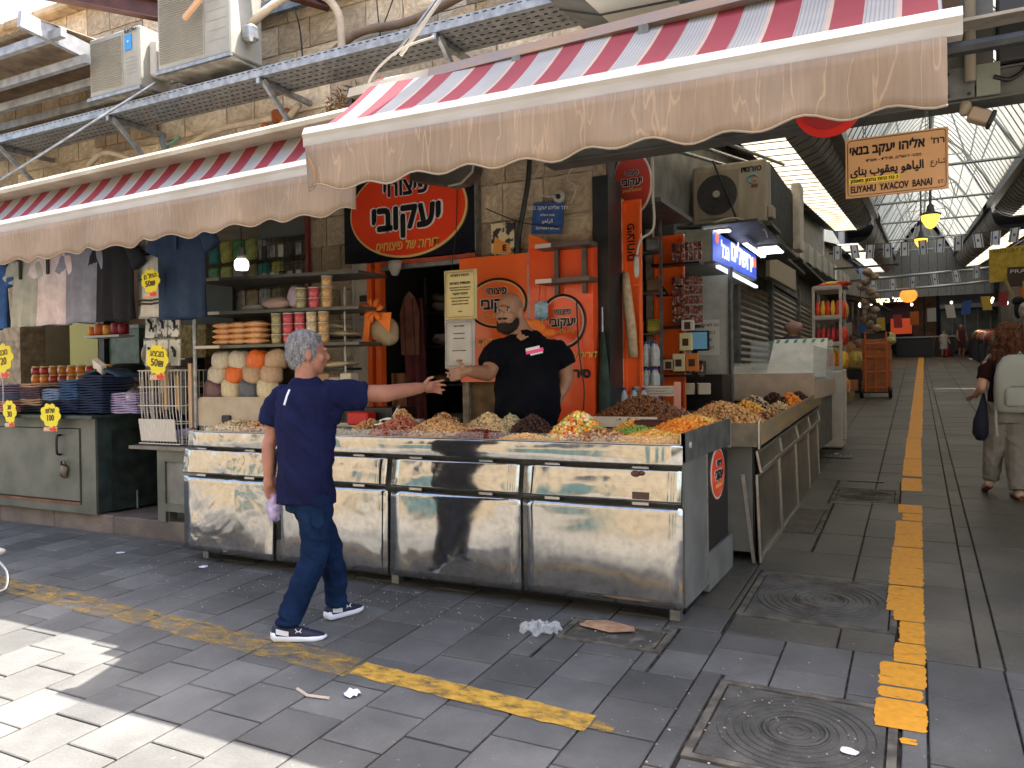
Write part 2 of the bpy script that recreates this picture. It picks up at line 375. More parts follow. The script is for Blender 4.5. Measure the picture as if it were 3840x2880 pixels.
# paint
yelM = paint_fade('yellow_paint', (.76, .335, .022), .30, .40, 14, .65, (.5, 2.2, 1))
line = thing('painted_line', 'solid yellow line painted down the middle of the covered alley', 'road marking', (0, 4, gz(4)))
def blob(b, x0, x1, y0, y1, z=.0032, rag=.006):
    n = max(3, int((y1 - y0) / .018)); n = min(n, 90); L = []; Rr = []
    for i in range(n + 1):
        y = y0 + (y1 - y0) * i / n; e = .16 * (x1 - x0) * max(0, 1 - min(i, n - i) / 1.4) * random.uniform(.1, .5)
        L.append((x0 + e + random.uniform(-rag, rag), y, gz(y) + z)); Rr.append((x1 - e + random.uniform(-rag, rag), y, gz(y) + z))
    b.grid([L, Rr])
for y0, y1, a, c in ((3.50, 3.55, -.07, -.01), (3.62, 3.90, -.172, .03), (3.915, 4.03, -.168, .015), (4.05, 4.33, -.172, .03), (4.345, 4.61, -.115, .03), (4.62, 4.95, -.095, .028), (4.96, 5.12, -.13, .03),
                     (5.12, 5.62, -.17, .028), (5.64, 6.60, -.172, .03), (6.62, 7.5, -.165, .032), (7.52, 7.8, -.12, .034), (7.82, 8.18, -.16, .036), (8.86, 9.6, -.15, .04), (9.72, 11.0, -.15, .045), (11.02, 13, -.14, .05)):
    q = B(); blob(q, a, c, y0, y1); q.build('paint_block', yelM, line)
q = B(); L = []
for i in range(60): y = 13.02 + i * .62; L.append(y)
q.grid([[(-.14 + .0069 * (y - 11) + random.uniform(-.006, .006), y, gz(y) + .0045) for y in L], [(.05 + .0082 * (y - 11) + random.uniform(-.006, .006), y, gz(y) + .0045) for y in L]])
q.build('paint_block', yelM, line)
fadeA = paint_fade('faded_yellow', (.48, .29, .05), .42, .74, 6, stretch=(1, 2.5, 1)); fadeB = paint_fade('faded_yellow_strong', (.56, .32, .045), .30, .56, 9, stretch=(1, 2, 1))
b = B()
def stripe(b, x0, x1, w):
    n = int((x1 - x0) / .05); A = []; C = []
    for i in range(n + 1):
        x = x0 + (x1 - x0) * i / n; yc = 3.16 + (-1.28 - x) * .057; A.append((x, yc - w / 2 + random.uniform(-.008, .008), gz(yc - w / 2) + .005)); C.append((x, yc + w / 2 + random.uniform(-.008, .008), gz(yc + w / 2) + .005))
    b.grid([A, C])
old = thing('faded_line', 'worn faded yellow line running along the street in front of the counter', 'road marking', (-3, 3.3, 0))
b = B(); stripe(b, -6.6, -2.6, .22); b.build('paint_block', fadeA, old); b = B(); stripe(b, -2.6, -1.27, .15); b.build('paint_block', fadeB, old)
b = B(); stripe(b, -1.26, -1.16, .07); b.build('paint_block', fadeA, old)
# manholes
mhM = mat('concrete_cover', (.062, .060, .055), .75, stain=.3, col2=(.11, .105, .095), scale=7, bump=.5, bscale=50); mortM = mat('pale_mortar', (.15, .135, .11), .9, col2=(.07, .062, .052), scale=9, bump=.6, thr=(.4, .6))
def manhole(r, label, rings=True, lidm=None):
    x0, x1, y0, y1 = r; cx, cy = (x0 + x1) / 2, (y0 + y1) / 2; w, d = x1 - x0, y1 - y0
    t = thing('manhole_cover', label, 'manhole cover', (cx, cy, gz(cy)))
    def P(x, y, h): return (x, y, gz(y) + h)
    f = B()
    for a, c, e, g in ((x0, x1, y0, y0 + .035), (x0, x1, y1 - .035, y1), (x0, x0 + .035, y0 + .035, y1 - .035), (x1 - .035, x1, y0 + .035, y1 - .035)):
        v = [P(a, e, -.03), P(c, e, -.03), P(c, g, -.03), P(a, g, -.03), P(a, e, .001), P(c, e, .001), P(c, g, .001), P(a, g, .001)]
        f.add(v, [(4, 5, 6, 7), (0, 1, 5, 4), (1, 2, 6, 5), (2, 3, 7, 6), (3, 0, 4, 7)])
    f.build('frame', mortM, t)
    l = B(); v = [P(x0 + .045, y0 + .045, -.03), P(x1 - .045, y0 + .045, -.03), P(x1 - .045, y1 - .045, -.03), P(x0 + .045, y1 - .045, -.03)] + [P(x0 + .045, y0 + .045, -.002), P(x1 - .045, y0 + .045, -.002), P(x1 - .045, y1 - .045, -.002), P(x0 + .045, y1 - .045, -.002)]
    l.add(v, [(4, 5, 6, 7), (0, 1, 5, 4), (1, 2, 6, 5), (2, 3, 7, 6), (3, 0, 4, 7)]); lid = l.build('lid', lidm or mhM, t)
    if rings:
        R = min(w, d) / 2 - .06
        for k in range(9):
            rr = R * (k + 1) / 9; q = B(); n = 40
            q.tube([P(cx + rr * math.cos(2 * PI * i / n), cy + rr * math.sin(2 * PI * i / n), -.001) for i in range(n)], .0045, 5, closed=True)
            if k == 2: q.tube([P(cx + (rr + .02) * math.cos(2 * PI * i / n), cy + (rr + .02) * math.sin(2 * PI * i / n), .001) for i in range(n)], .008, 5, closed=True)
            q.build('ring', lidm or mhM, t, True)
    return t
manhole(MH[0], 'square manhole cover with raised rings nearest the camera by the end of the yellow line')
manhole(MH[1], 'square ringed manhole cover beside the corner of the steel counter')
manhole(MH[2], 'small ringed manhole cover cutting across the yellow line further up the alley')
manhole(MH[3], 'plain pale rectangular cover set in the alley floor beside the second counter', False, mat('rust_grey', (.10, .085, .068), .8, var=.25, scale=7))
manhole(MH[4], 'dirty drain cover under the front corner of the counter beside the torn plastic', False, mat('dirty_lid', (.075, .07, .06), .7, col2=(.2, .18, .15), scale=11, thr=(.5, .75), bump=.5))
g = thing('drain_grate', 'slotted black drain grate in the alley floor beside the far end of the counters', 'drain', (-.95, 11.0, gz(11)))
q = B(); q.box((-.95, 11.0, gz(11) - .002), (.42, .34, .012)); q.build('frame', darkM, g)
for i in range(7): q = B(); q.box((-1.13 + i * .06, 11.0, gz(11) + .006), (.018, .3, .012)); q.build('bar', greyM, g)
g = thing('drain_grate', 'long narrow black channel drain across the alley floor left of the line', 'drain', (-.5, 9.3, gz(9.3)))
q = B(); q.box((-.5, 9.3, gz(9.3) + .001), (.36, .10, .01)); q.build('frame', blackM, g)
# kerb platform under the left stalls
kerbM = mat('kerb_stone', (.20, .165, .145), .8, col2=(.13, .11, .10), scale=4, bump=.5, bscale=30, obj=.1)
k = B(); k.bx(-16, -5.9, 4.96, 9.5, -.1, .225); k.bx(-5.9, -4.2, 4.96, 6.0, -.1, .225)
plat = struct('stall_platform', k, kerbM, loc=(0, 0, 0))
x = -12.0
while x < -5.0:
    q = B(); w = random.uniform(.9, 1.2); x2 = min(x + w, -4.9); q.bev(((x + x2) / 2, 4.895, .10), (x2 - x - .008, .13, .27), .012); q.build('kerb_stone', kerbM, plat); x = x2
# ---------------------------------------------------------------- stone building on the corner
def translucent(name, col, amt=.5, var=0, scale=5):
    m = bpy.data.materials.new(name); m.use_nodes = True; nt = m.node_tree; nt.nodes.remove(nt.nodes['Principled BSDF']); out = nt.nodes['Material Output']; N = nt.nodes.new; L = nt.links
    d = N('ShaderNodeBsdfDiffuse'); t = N('ShaderNodeBsdfTranslucent'); mx = N('ShaderNodeMixShader'); mx.inputs[0].default_value = amt
    tc = N('ShaderNodeTexCoord'); nz = N('ShaderNodeTexNoise'); nz.inputs['Scale'].default_value = scale; L.new(tc.outputs['Object'], nz.inputs[0]); r = N('ShaderNodeValToRGB'); L.new(nz.outputs[0], r.inputs[0])
    r.color_ramp.elements[0].position = .3; r.color_ramp.elements[1].position = .7
    r.color_ramp.elements[0].color = tuple(c * (1 - var) for c in col) + (1,); r.color_ramp.elements[1].color = (*col, 1)
    L.new(r.outputs[0], d.inputs[0]); L.new(r.outputs[0], t.inputs[0]); L.new(d.outputs[0], mx.inputs[1]); L.new(t.outputs[0], mx.inputs[2]); L.new(mx.outputs[0], out.inputs[0]); return m
bld = thing('corner_building', 'old limestone corner building with rooftop parapet above the awnings', 'building', (-6, 6, .1))
q = B()
q.bx(-16, -2.34, 6.03, 6.35, 3.38, 5.95); q.bx(-16, -10.2, 6.03, 6.35, 0, 3.38); q.bx(-5.35, -4.80, 6.03, 9.4, 0, 3.38); q.bx(-3.56, -2.34, 6.03, 6.33, -.1, 3.38)
q.bx(-16, -3.35, 6.36, 12, 3.40, 5.9)
q.build('wall_core', mortarM, bld)
VARS = []
for k in range(14):
    nx, nz = 5, 4; P = []
    ph = [random.uniform(0, 6) for _ in range(4)]
    for j in range(nz):
        row = []
        for i in range(nx):
            u, w = i / (nx - 1) - .5, j / (nz - 1) - .5; ed = (i in (0, nx - 1)) or (j in (0, nz - 1))
            row.append((u + (random.uniform(-.012, .012) if ed else 0), (0.0 if ed else -random.uniform(.5, 1.1)), w + (random.uniform(-.02, .02) if ed else 0)))
        P.append(row)
    q = B(); q.grid(P)
    bk = [P[0][0], P[0][-1], P[-1][-1], P[-1][0]]; rim = [P[0][i] for i in range(nx)] + [P[j][-1] for j in range(1, nz)] + [P[-1][i] for i in range(nx - 2, -1, -1)] + [P[j][0] for j in range(nz - 2, 0, -1)]
    n = len(rim); q.add([(a, b_, c) for a, b_, c in rim] + [(a, 2.0, c) for a, b_, c in rim], [(i, (i + 1) % n, n + (i + 1) % n, n + i) for i in range(n)])
    me = q.mesh('stone'); me.materials.append(stoneM); me.polygons.foreach_set('use_smooth', [True] * len(me.polygons)); VARS.append(me)
NST = [0]
def stones(x0, x1, z0, z1, y, par, rh=(.23, .33), rw=(.34, .68), axis='y', limit=290, far=None):
    z = z0
    while z < z1 - .04:
        h = min(random.uniform(*rh), z1 - z); h = z1 - z if z1 - z - h < .12 else h; x = x0 + (0)
        first = True
        while x < x1 - .02:
            w = random.uniform(*rw) * (.6 if first else 1); first = False; w = x1 - x if x1 - x - w < .16 else w
            c = (x + w / 2, z + h / 2); pr = random.uniform(.012, .03)
            if NST[0] < limit:
                o = bpy.data.objects.new('stone', random.choice(VARS)); COL.objects.link(o); o.parent = par; off = Vector(par['wo'])
                if axis == 'y': o.location = Vector((c[0], y, c[1])) - off
                else: o.location = Vector((y, c[0], c[1])) - off; o.rotation_euler = (0, 0, PI / 2)
                o.scale = (w - .014, pr, h - .014); NST[0] += 1
            x += w
        z += h
stones(-5.35, -4.80, .2, 3.38, 6.02, bld, (.2, .3), (.2, .36))
stones(-3.40, -2.34, 2.55, 3.38, 6.02, bld)
stones(-10.6, -2.34, 3.9, 5.95, 6.02, bld, (.24, .34), (.36, .72))
q = B(); q.bx(-3.56, -2.34, 5.985, 6.03, .2, 2.55); q.build('render_panel', mat('brown_render', (.24, .16, .085), .9, col2=(.12, .085, .05), scale=9, bump=.6, bscale=40), bld)
q = B(); x = -14
while x < -2.4:
    w = random.uniform(.5, .9); q.bev((x + w / 2, 6.12, 6.0), (w - .01, .5, .10), .02, ry=random.uniform(-.01, .01)); x += w
q.build('coping', mat('coping_stone', (.42, .32, .20), .9, var=.3, scale=6, bump=.5, island=.15), bld)
for x0, x1 in ((-16, -12.4), (-12.36, -9.4)):
    q = B(); q.bx(x0, x1, 5.99, 6.05, 3.40, 3.88); q.build('lintel', mat('pale_lintel', (.42, .38, .30), .85, var=.2, scale=3, bump=.3), bld)
q = B(); q.bx(-9.36, -2.5, 5.99, 6.05, 3.40, 3.88); q.build('lintel', MATS['pale_lintel'], bld)
# low back building seen past the parapet
q = B(); q.bx(-26, -9.0, 7.6, 16, 0, 6.6); one('back_building', q, mat('pink_plaster', (.46, .33, .25), .9, var=.2, scale=1.5, bump=.3), 'pinkish plastered house rising behind the rusty rails at upper left', 'building')
b = B()
for i in range(9): b.tube([(-14.5 + i * .75, 7.5, 6.62), (-14.5 + i * .75 + .75, 7.6, 6.62 + random.uniform(-.03, .05))], .05, 6)
one('roof_tiles_edge', b, mat('terracotta', (.45, .20, .10), .9, var=.3, scale=8), 'irregular terracotta roof edging against the sky at top left', 'roof edge')
# interior of the left shop
inM = mat('shop_plaster', (.46, .43, .33), .9, col2=(.32, .29, .21), scale=2)
q = B(); q.bx(-10.2, -5.36, 9.3, 9.4, .2, 3.38); q.bx(-10.2, -5.36, 6.36, 9.3, 3.35, 3.39); q.bx(-10.3, -10.2, 6.36, 9.4, .2, 3.38)
q.build('shop_interior', inM, bld)
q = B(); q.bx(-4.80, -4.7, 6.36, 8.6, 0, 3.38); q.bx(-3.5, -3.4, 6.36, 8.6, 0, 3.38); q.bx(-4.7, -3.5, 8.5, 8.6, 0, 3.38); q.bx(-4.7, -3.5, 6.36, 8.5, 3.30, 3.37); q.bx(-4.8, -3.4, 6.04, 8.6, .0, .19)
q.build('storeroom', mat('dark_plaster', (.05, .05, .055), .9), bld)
q = B(); q.bx(-5.34, -2.36, 6.04, 6.34, 3.0, 3.38); q.build('beam', mortarM, bld)
# ---------------------------------------------------------------- alley side shops (wall x = -2.32)
cladM = mat('grey_cladding', (.13, .135, .13), .6, var=.3, scale=4); slatM = mat('shutter_slat', (.21, .205, .175), .45, .3, var=.25, scale=5, bump=.1, obj=.08)
alb = thing('alley_shops', 'row of dim grey shopfronts lining the left side of the covered alley', 'building', (-2.6, 12, .5))
q = B()
q.bx(-3.3, -2.34, 8.5, 11.6, 2.75, 5.4); q.bx(-3.3, -2.34, 6.36, 8.5, 3.1, 5.4)
q.bx(-3.3, -2.34, 11.6, 50, 3.15, 6.0); q.bx(-3.3, -2.40, 11.6, 50, .2, 3.15); q.bx(-3.3, -2.34, 8.36, 8.62, 0, 3.1)
q.bx(-3.3, -2.34, 6.36, 6.62, 0, 3.1); q.bx(-3.4, -3.3, 6.36, 11.6, 0, 3.2)
q.build('wall', cladM, alb)
q = B(); q.bx(-3.29, -3.2, 8.62, 11.6, .2, 2.74); q.bx(-3.2, -2.45, 11.5, 11.6, .2, 2.74); q.build('back_wall', mat('white_plaster', (.55, .56, .52), .8, var=.15, scale=3), alb)
for y0, y1 in ((11.9, 14.65), (14.95, 18.4), (18.7, 22.5), (22.9, 28), (28.4, 34), (34.4, 42)):
    sh = B(); sh.bx(-2.39, -2.375, y0, y1, gz(y0), 2.98 + .05 * (y0 - 12)); s_ = sh.build('shutter', mat('shutter_back', (.07, .07, .065), .6), alb)
    if y0 < 19:
        z = gz(y1) + .05; k = 0
        while z < 2.9 + .05 * (y0 - 12):
            me = B(); me.loft([[(-2.372, yy, z), (-2.352, yy, z + .03), (-2.346, yy, z + .05), (-2.372, yy, z + .095)] for yy in (y0, y1)]); me.build('slat', slatM, s_); z += .1
    else:
        me = B(); z = gz(y1)
        while z < 3.2 + .05 * (y0 - 12): me.loft([[(-2.372, yy, z), (-2.346, yy, z + .08), (-2.372, yy, z + .19)] for yy in (y0, y1)]); z += .2
        me.build('slat', slatM, s_, kind='stuff')
for yy in (11.75, 14.8, 18.55, 22.7, 28.2, 34.2):
    q = B(); q.bx(-2.42, -2.30, yy - .1, yy + .1, gz(yy), 3.1 + .05 * (yy - 12)); q.build('pillar', greyM, alb)
# right side of the alley and its corner house, mostly outside the frame
q = B(); q.bx(3.7, 4.2, 6, 50, 0, 6.5); q.bx(4.2, 16, 6, 6.5, 0, 6.5)
one('right_building', q, mat('right_wall', (.16, .15, .13), .85, var=.3, scale=1), 'dark wall of the shops along the right side of the alley', 'building')
# houses on the other side of the street (seen mirrored in the steel)
opM = mat('sunny_limestone', (.52, .43, .30), .9, col2=(.42, .34, .23), scale=3, bump=.5, bscale=18)
t = thing('street_house', 'pale limestone house across the street mirrored in the steel doors', 'building', (-4, -6, -.4))
q = B(); q.bx(-22, 12, -9, -6.0, -1, 9.2); q.build('wall', opM, t)
q = B(); z = -.3; r = 0
while z < 9.0:
    x = -18 + (r % 2) * .4
    while x < 8: q.bev((x + .4, -5.985, z + .2), (.78, .03, .37), .012); x += .8
    z += .4; r += 1
q.build('stone', mat('sunny_limestone_block', (.53, .435, .30), .9, col2=(.43, .345, .23), scale=3, bump=.4, island=.12), t, kind='stuff')
for x in (-14, -10, -6.5, -2.5, 1.5, 5):
    q = B(); q.bx(x - .75, x + .75, -5.96, -5.9, -.3, 2.3); w = q.build('door', mat('teal_door', (.08, .16, .17), .5), t)
    q = B(); q.bx(x - .5, x + .5, -5.96, -5.9, 3.5, 5.0); w = q.build('window', mat('window_glass', (.03, .04, .05), .1), t)
    q = B(); q.bx(x - .58, x + .58, -5.965, -5.86, 3.38, 3.48); q.build('sill', whiteM, w)

# ---------------------------------------------------------------- alley roof
rs = .075
polyM = translucent('polycarbonate', (.62, .62, .57), .22, .2, 3); stripM = translucent('cream_polycarbonate', (.80, .72, .55), .28, .12, 2); sheetM = mat('corrugated_grey', (.26, .26, .25), .6, .1, var=.2, scale=5)
ribM = mat('roof_steel', (.36, .40, .39), .45, .4, var=.1); seamM = mat('seam_dark', (.05, .05, .05), .6)
CX = .38; VW = 1.42
roof = thing('alley_roof', 'glazed steel roof of ribbed translucent panels over the covered alley', 'roof', (CX, 20, 5))
def RP(x, c, y): return (x, y, c + rs * y)
def crown(s, u): # from valley (u=0) to ridge (u=1); s = side
    x = CX + s * VW * (1 - u); return x, 4.0 + 2.05 * (math.sin(u * PI / 2) * .72 + u * .28)
side = [(-1.0, 4.42), (-1.04, 4.12), (-1.11, 3.93), (-1.24, 3.78), (-1.46, 3.70), (-2.02, 3.72), (-2.34, 3.83)]
def sidex(x, s): return x if s < 0 else 2 * CX - x
bays = [(4.9, 24.2), (24.22, 46.3)]
for bi, (ya, yb) in enumerate(bays):
    step = .95 if bi == 0 else 2.05; y = ya; dz = 0 if bi == 0 else -.35
    while y < yb - .1:
        y2 = min(y + step, yb)
        for s in (-1, 1):
            q = B(); q.grid([[RP(*crown(s, u / 7), yy) for u in range(8)] for yy in (y, (y + y2) / 2, y2 + .01)]); q.build('roof_panel', polyM, roof, True)
            q = B()
            for yy in ((y, (y + y2) / 2) if bi == 0 else (y,)): q.tube([RP(crown(s, u / 7)[0], crown(s, u / 7)[1] - .02, yy) for u in range(8)], .009, 5)
            q.build('rib', seamM if int(y * 3) % 3 else ribM, roof)
            q = B(); q.grid([[RP(sidex(x, s), c + dz, yy) for x, c in side[:5]] for yy in (y, y2 + .01)]); q.build('side_sheet', sheetM, roof, True)
            q = B(); q.grid([[RP(sidex(x, s), c + dz, yy) for x, c in side[4:6]] for yy in (y, y2 + .01)]); q.build('light_strip', stripM, roof, True)
            q = B(); q.grid([[RP(sidex(x, s), c + dz, yy) for x, c in side[5:]] for yy in (y, y2)]); q.build('eave_sheet', cladM, roof, True)
            q = B()
            for yy in ([y, (y + y2) / 2] if bi == 0 else [y]): q.tube([RP(sidex(x, s), c + dz - .008, yy) for x, c in side], .009, 4)
            q.build('seam', seamM, roof)
        y = y2
    for s in (-1, 1):
        q = B(); x = sidex(-1.03, s); q.add([RP(x - .11, 3.98, ya), RP(x + .11, 3.98, ya), RP(x + .11, 4.16, ya), RP(x - .11, 4.16, ya), RP(x - .11, 3.98, yb + 1.4), RP(x + .11, 3.98, yb + 1.4), RP(x + .11, 4.16, yb + 1.4), RP(x - .11, 4.16, yb + 1.4)],
              [(0, 1, 2, 3), (7, 6, 5, 4), (0, 4, 5, 1), (1, 5, 6, 2), (2, 6, 7, 3), (3, 7, 4, 0)]); q.build('valley_beam', greyM, roof)
q = B(); q.tube([RP(CX, 6.0, 4.9), RP(CX, 6.0, 46)], .05, 6); q.build('ridge_pipe', ribM, roof)
y = 6.4
while y < 45:
    tr = B(); a, c_, d = RP(CX - VW + .05, 4.1, y), RP(CX + VW - .05, 4.1, y), RP(CX, 5.85, y); r = .03
    tr.tube([a, c_], r, 5); m1 = RP(CX - .72, 5.15, y); m2 = RP(CX + .72, 5.15, y); lo1 = RP(CX - .5, 4.1, y); lo2 = RP(CX + .5, 4.1, y)
    tr.tube([a, m1, d, m2, c_], r, 5); tr.tube([m1, lo1], .018, 4); tr.tube([m2, lo2], .018, 4); tr.tube([lo1, d], .018, 4); tr.tube([lo2, d], .018, 4); tr.tube([m1, m2], .018, 4); tr.tube([RP(CX - .95, 4.8, y), RP(CX - .7, 4.1, y)], .018, 4); tr.tube([RP(CX + .95, 4.8, y), RP(CX + .7, 4.1, y)], .018, 4)
    tr.build('truss', ribM, roof); y += 5.2 if y < 24 else 7
q = B(); q.add([RP(3.05, 3.82, 4.9), RP(3.8, 3.9, 4.9), RP(3.8, 3.9, 46.3), RP(3.05, 3.5, 46.3)], [(0, 1, 2, 3)]); q.build('eave_sheet', cladM, roof, solid=.02)  # strip added to keep sun from leaking in along the right wall
# far gable of vertical metal sheets
gab = B(); n = 15
for i in range(n):
    x0 = CX - 3.1 + i * 6.2 / n; x1 = x0 + 6.2 / n - .02; zt = lambda x: 7.45 + max(0, 2.0 * (1 - abs(x - CX) / VW)) if abs(x - CX) < VW else 7.45
    g_ = B(); g_.add([(x0, 46, 5.4), (x1, 46, 5.4), (x1, 46, zt(x1)), (x0, 46, zt(x0)), (x0, 46.06, 5.4), (x1, 46.06, 5.4), (x1, 46.06, zt(x1)), (x0, 46.06, zt(x0))], [(0, 1, 2, 3), (7, 6, 5, 4), (0, 4, 5, 1), (1, 5, 6, 2), (2, 6, 7, 3), (3, 7, 4, 0)])
    g_.build('gable_sheet', mat('gable_grey', (.20, .21, .215), .5, .2, var=.1, obj=.12), roof)
# unseen sheet added above the frame to shade the awning fabric and street
cp = B(); cp.add([(-1.9, 3.95, 5.0), (4.2, 3.95, 5.0), (4.2, 6.5, 5.4), (-1.9, 6.5, 5.4)], [(0, 1, 2, 3)])
one('shade_canopy', cp, sheetM, 'unseen grey sheet added overhead to shade the large awning and street', 'canopy', solid=.03)

# ---------------------------------------------------------------- steel frame at the mouth of the alley
fr = thing('gantry', 'dark grey steel post and crossbeam at the mouth of the alley beside the awning', 'steel frame', (.28, 5.05, 3))
fM = mat('frame_grey', (.12, .125, .12), .55, .3, var=.2, scale=6)
q = B(); q.bx(.16, .38, 4.97, 4.985, 3.05, 5.0); q.bx(.16, .38, 5.145, 5.16, 3.05, 5.0); q.bx(.26, .28, 4.985, 5.145, 3.05, 5.0); q.build('post', fM, fr)
q = B(); q.tube([(.27, 4.93, 3.07), (.27, 4.93, 5)], .028, 8); q.build('conduit', mat('tan_conduit', (.28, .24, .18), .6), fr, True)
q = B(); q.bx(-2.3, 3.7, 5.0, 5.12, 2.985, 3.13); q.bx(-2.3, 3.7, 4.98, 5.16, 3.13, 3.14); q.bx(-2.3, 3.7, 4.98, 5.16, 2.975, 2.985); q.build('crossbeam', fM, fr)
q = B(); q.bx(.14, .29, 4.955, 4.975, 2.99, 3.16); q.build('plate', greyM, fr)
q = B(); q.bx(.30, .41, 4.955, 4.975, 2.99, 3.16); q.build('plate', mat('green_grey', (.24, .26, .22), .6), fr)
for x in (.165, .265):
    for z in (3.01, 3.13): q = B(); q.tube([(x, 4.945, z), (x, 4.956, z)], .009, 6); q.build('bolt', darkM, fr)
q = B(); q.bev((.47, 5.02, 3.55), (.14, .12, .78), .01); sp = q.build('panel_box', mat('dark_speaker', (.05, .052, .055), .6), fr)
q = B(); q.tube(spline([(.53, 5.0, 3.7), (.545, 5.0, 3.4), (.54, 5.0, 3.15), (.46, 4.97, 3.06), (.38, 4.95, 3.08)]), .012, 6); q.build('cable', blackM, fr, True)
q = B(); q.tube([(.15, 5.2, 3.0), (.15, 5.2, 3.9)], .03, 6); q.build('pipe', darkM, fr)
fl = thing('floodlight', 'small tan floodlight tilted below the steel crossbeam', 'floodlight', (.3, 4.98, 2.97))
q = B(); q.lathe([(.025, 0), (.032, .02), (.028, .07)], (.25, 5.0, 2.91), 10); q.build('bracket', creamM, fl, True)
q = B(); q.bev((.315, 4.98, 2.885), (.11, .09, .07), .008, ry=.45); q.build('housing', mat('tan_plastic', (.40, .30, .22), .5), fl)
q = B(); q.bev((.368, 4.98, 2.86), (.022, .1, .085), .006, ry=.45); q.build('lens', blackM, fl)
# ---------------------------------------------------------------- street name sign
sg = thing('street_sign', 'hanging orange street name sign lettered in Hebrew, Arabic and English', 'street sign', (-.098, 5.0, 2.52))
sfM = mat('sign_orange', (.62, .34, .155), .45, var=.06, scale=4)
tl = Matrix.Identity(4)
def rrect(w, h, r, n=5):
    p = []
    for cx_, cz_, a0 in ((w - r, h - r, 0), (-w + r, h - r, PI / 2), (-w + r, -h + r, PI), (w - r, -h + r, 1.5 * PI)):
        for k in range(n + 1): a = a0 + k * PI / 2 / n; p.append((cx_ + r * math.cos(a), cz_ + r * math.sin(a)))
    return p
q = B(); q.bx(-.362, .166, 5.0, 5.016, 2.52, 2.862); q.build('board', sfM, sg)
rim = [(-.098 + a, 4.998, 2.691 + c_) for a, c_ in rrect(.252, .160, .02)]
q = B(); q.tube(rim, .0018, 4, closed=True); q.build('border', letterkM, sg)
def forms(s):
    T = {'ا': 'ﺍﺎ', 'ل': 'ﻝﻞﻟﻠ', 'ي': 'ﻱﻲﻳﻴ', 'ه': 'ﻩﻪﻫﻬ', 'و': 'ﻭﻮ', 'ع': 'ﻉﻊﻋﻌ', 'ق': 'ﻕﻖﻗﻘ', 'ب': 'ﺏﺐﺑﺒ', 'ن': 'ﻥﻦﻧﻨ', 'ش': 'ﺵﺶﺷﺸ', 'ر': 'ﺭﺮ'}
    o = ''; 
    for i, ch in enumerate(s):
        if ch not in T: o += ch; continue
        pv = i > 0 and s[i - 1] in T and len(T[s[i - 1]]) == 4; nx = i + 1 < len(s) and s[i + 1] in T and len(T[ch]) == 4
        o += T[ch][(3 if pv and nx else 1 if pv else 2 if nx else 0) if len(T[ch]) == 4 else (1 if pv else 0)]
    return o
yy = 4.9985
text('אליהו יעקב בנאי', .072, letterkM, sg, (-.145, yy, 2.79), bold=.0028, rtl=True, fit=.39)
text("רח'", .05, letterkM, sg, (.115, yy, 2.792), bold=.001, rtl=True)
text('מבוני ירושלים, תרל"ד - תשי"ד', .024, letterkM, sg, (-.11, yy, 2.727), rtl=True)
text(forms('الياهو يعقوب بناي'), .066, letterkM, sg, (-.145, yy, 2.668), bold=.0022, rtl=True, fit=.38)
text(forms('شارع'), .042, letterkM, sg, (.118, yy, 2.675), rtl=True)
q = B(); q.bx(-.345, -.08, 4.997, 4.999, 2.60, 2.632); q.build('yellow_strip', mat('strip_yellow', (.85, .62, .05), .6), sg)
text('נ נח נחמ נחמן מאומן', .028, letterkM, sg, (-.21, 4.995, 2.615), bold=.0006, rtl=True, fit=.25)
text("ELIYAHU  YA'ACOV  BANAI", .054, letterkM, sg, (-.125, yy, 2.565), bold=.0016, fit=.42)
text('ST.', .028, letterkM, sg, (.13, yy, 2.56))
for x in (-.26, .06):
    q = B()
    for k in range(5): q.tube([(x + .007 * math.cos(a), 5.01 + .002 * (k % 2), 2.875 + k * .024 + .013 * math.sin(a)) for a in [2 * PI * i / 8 for i in range(8)]], .0022, 4, closed=True)
    q.build('chain', darkM if x < 0 else galvM, sg)

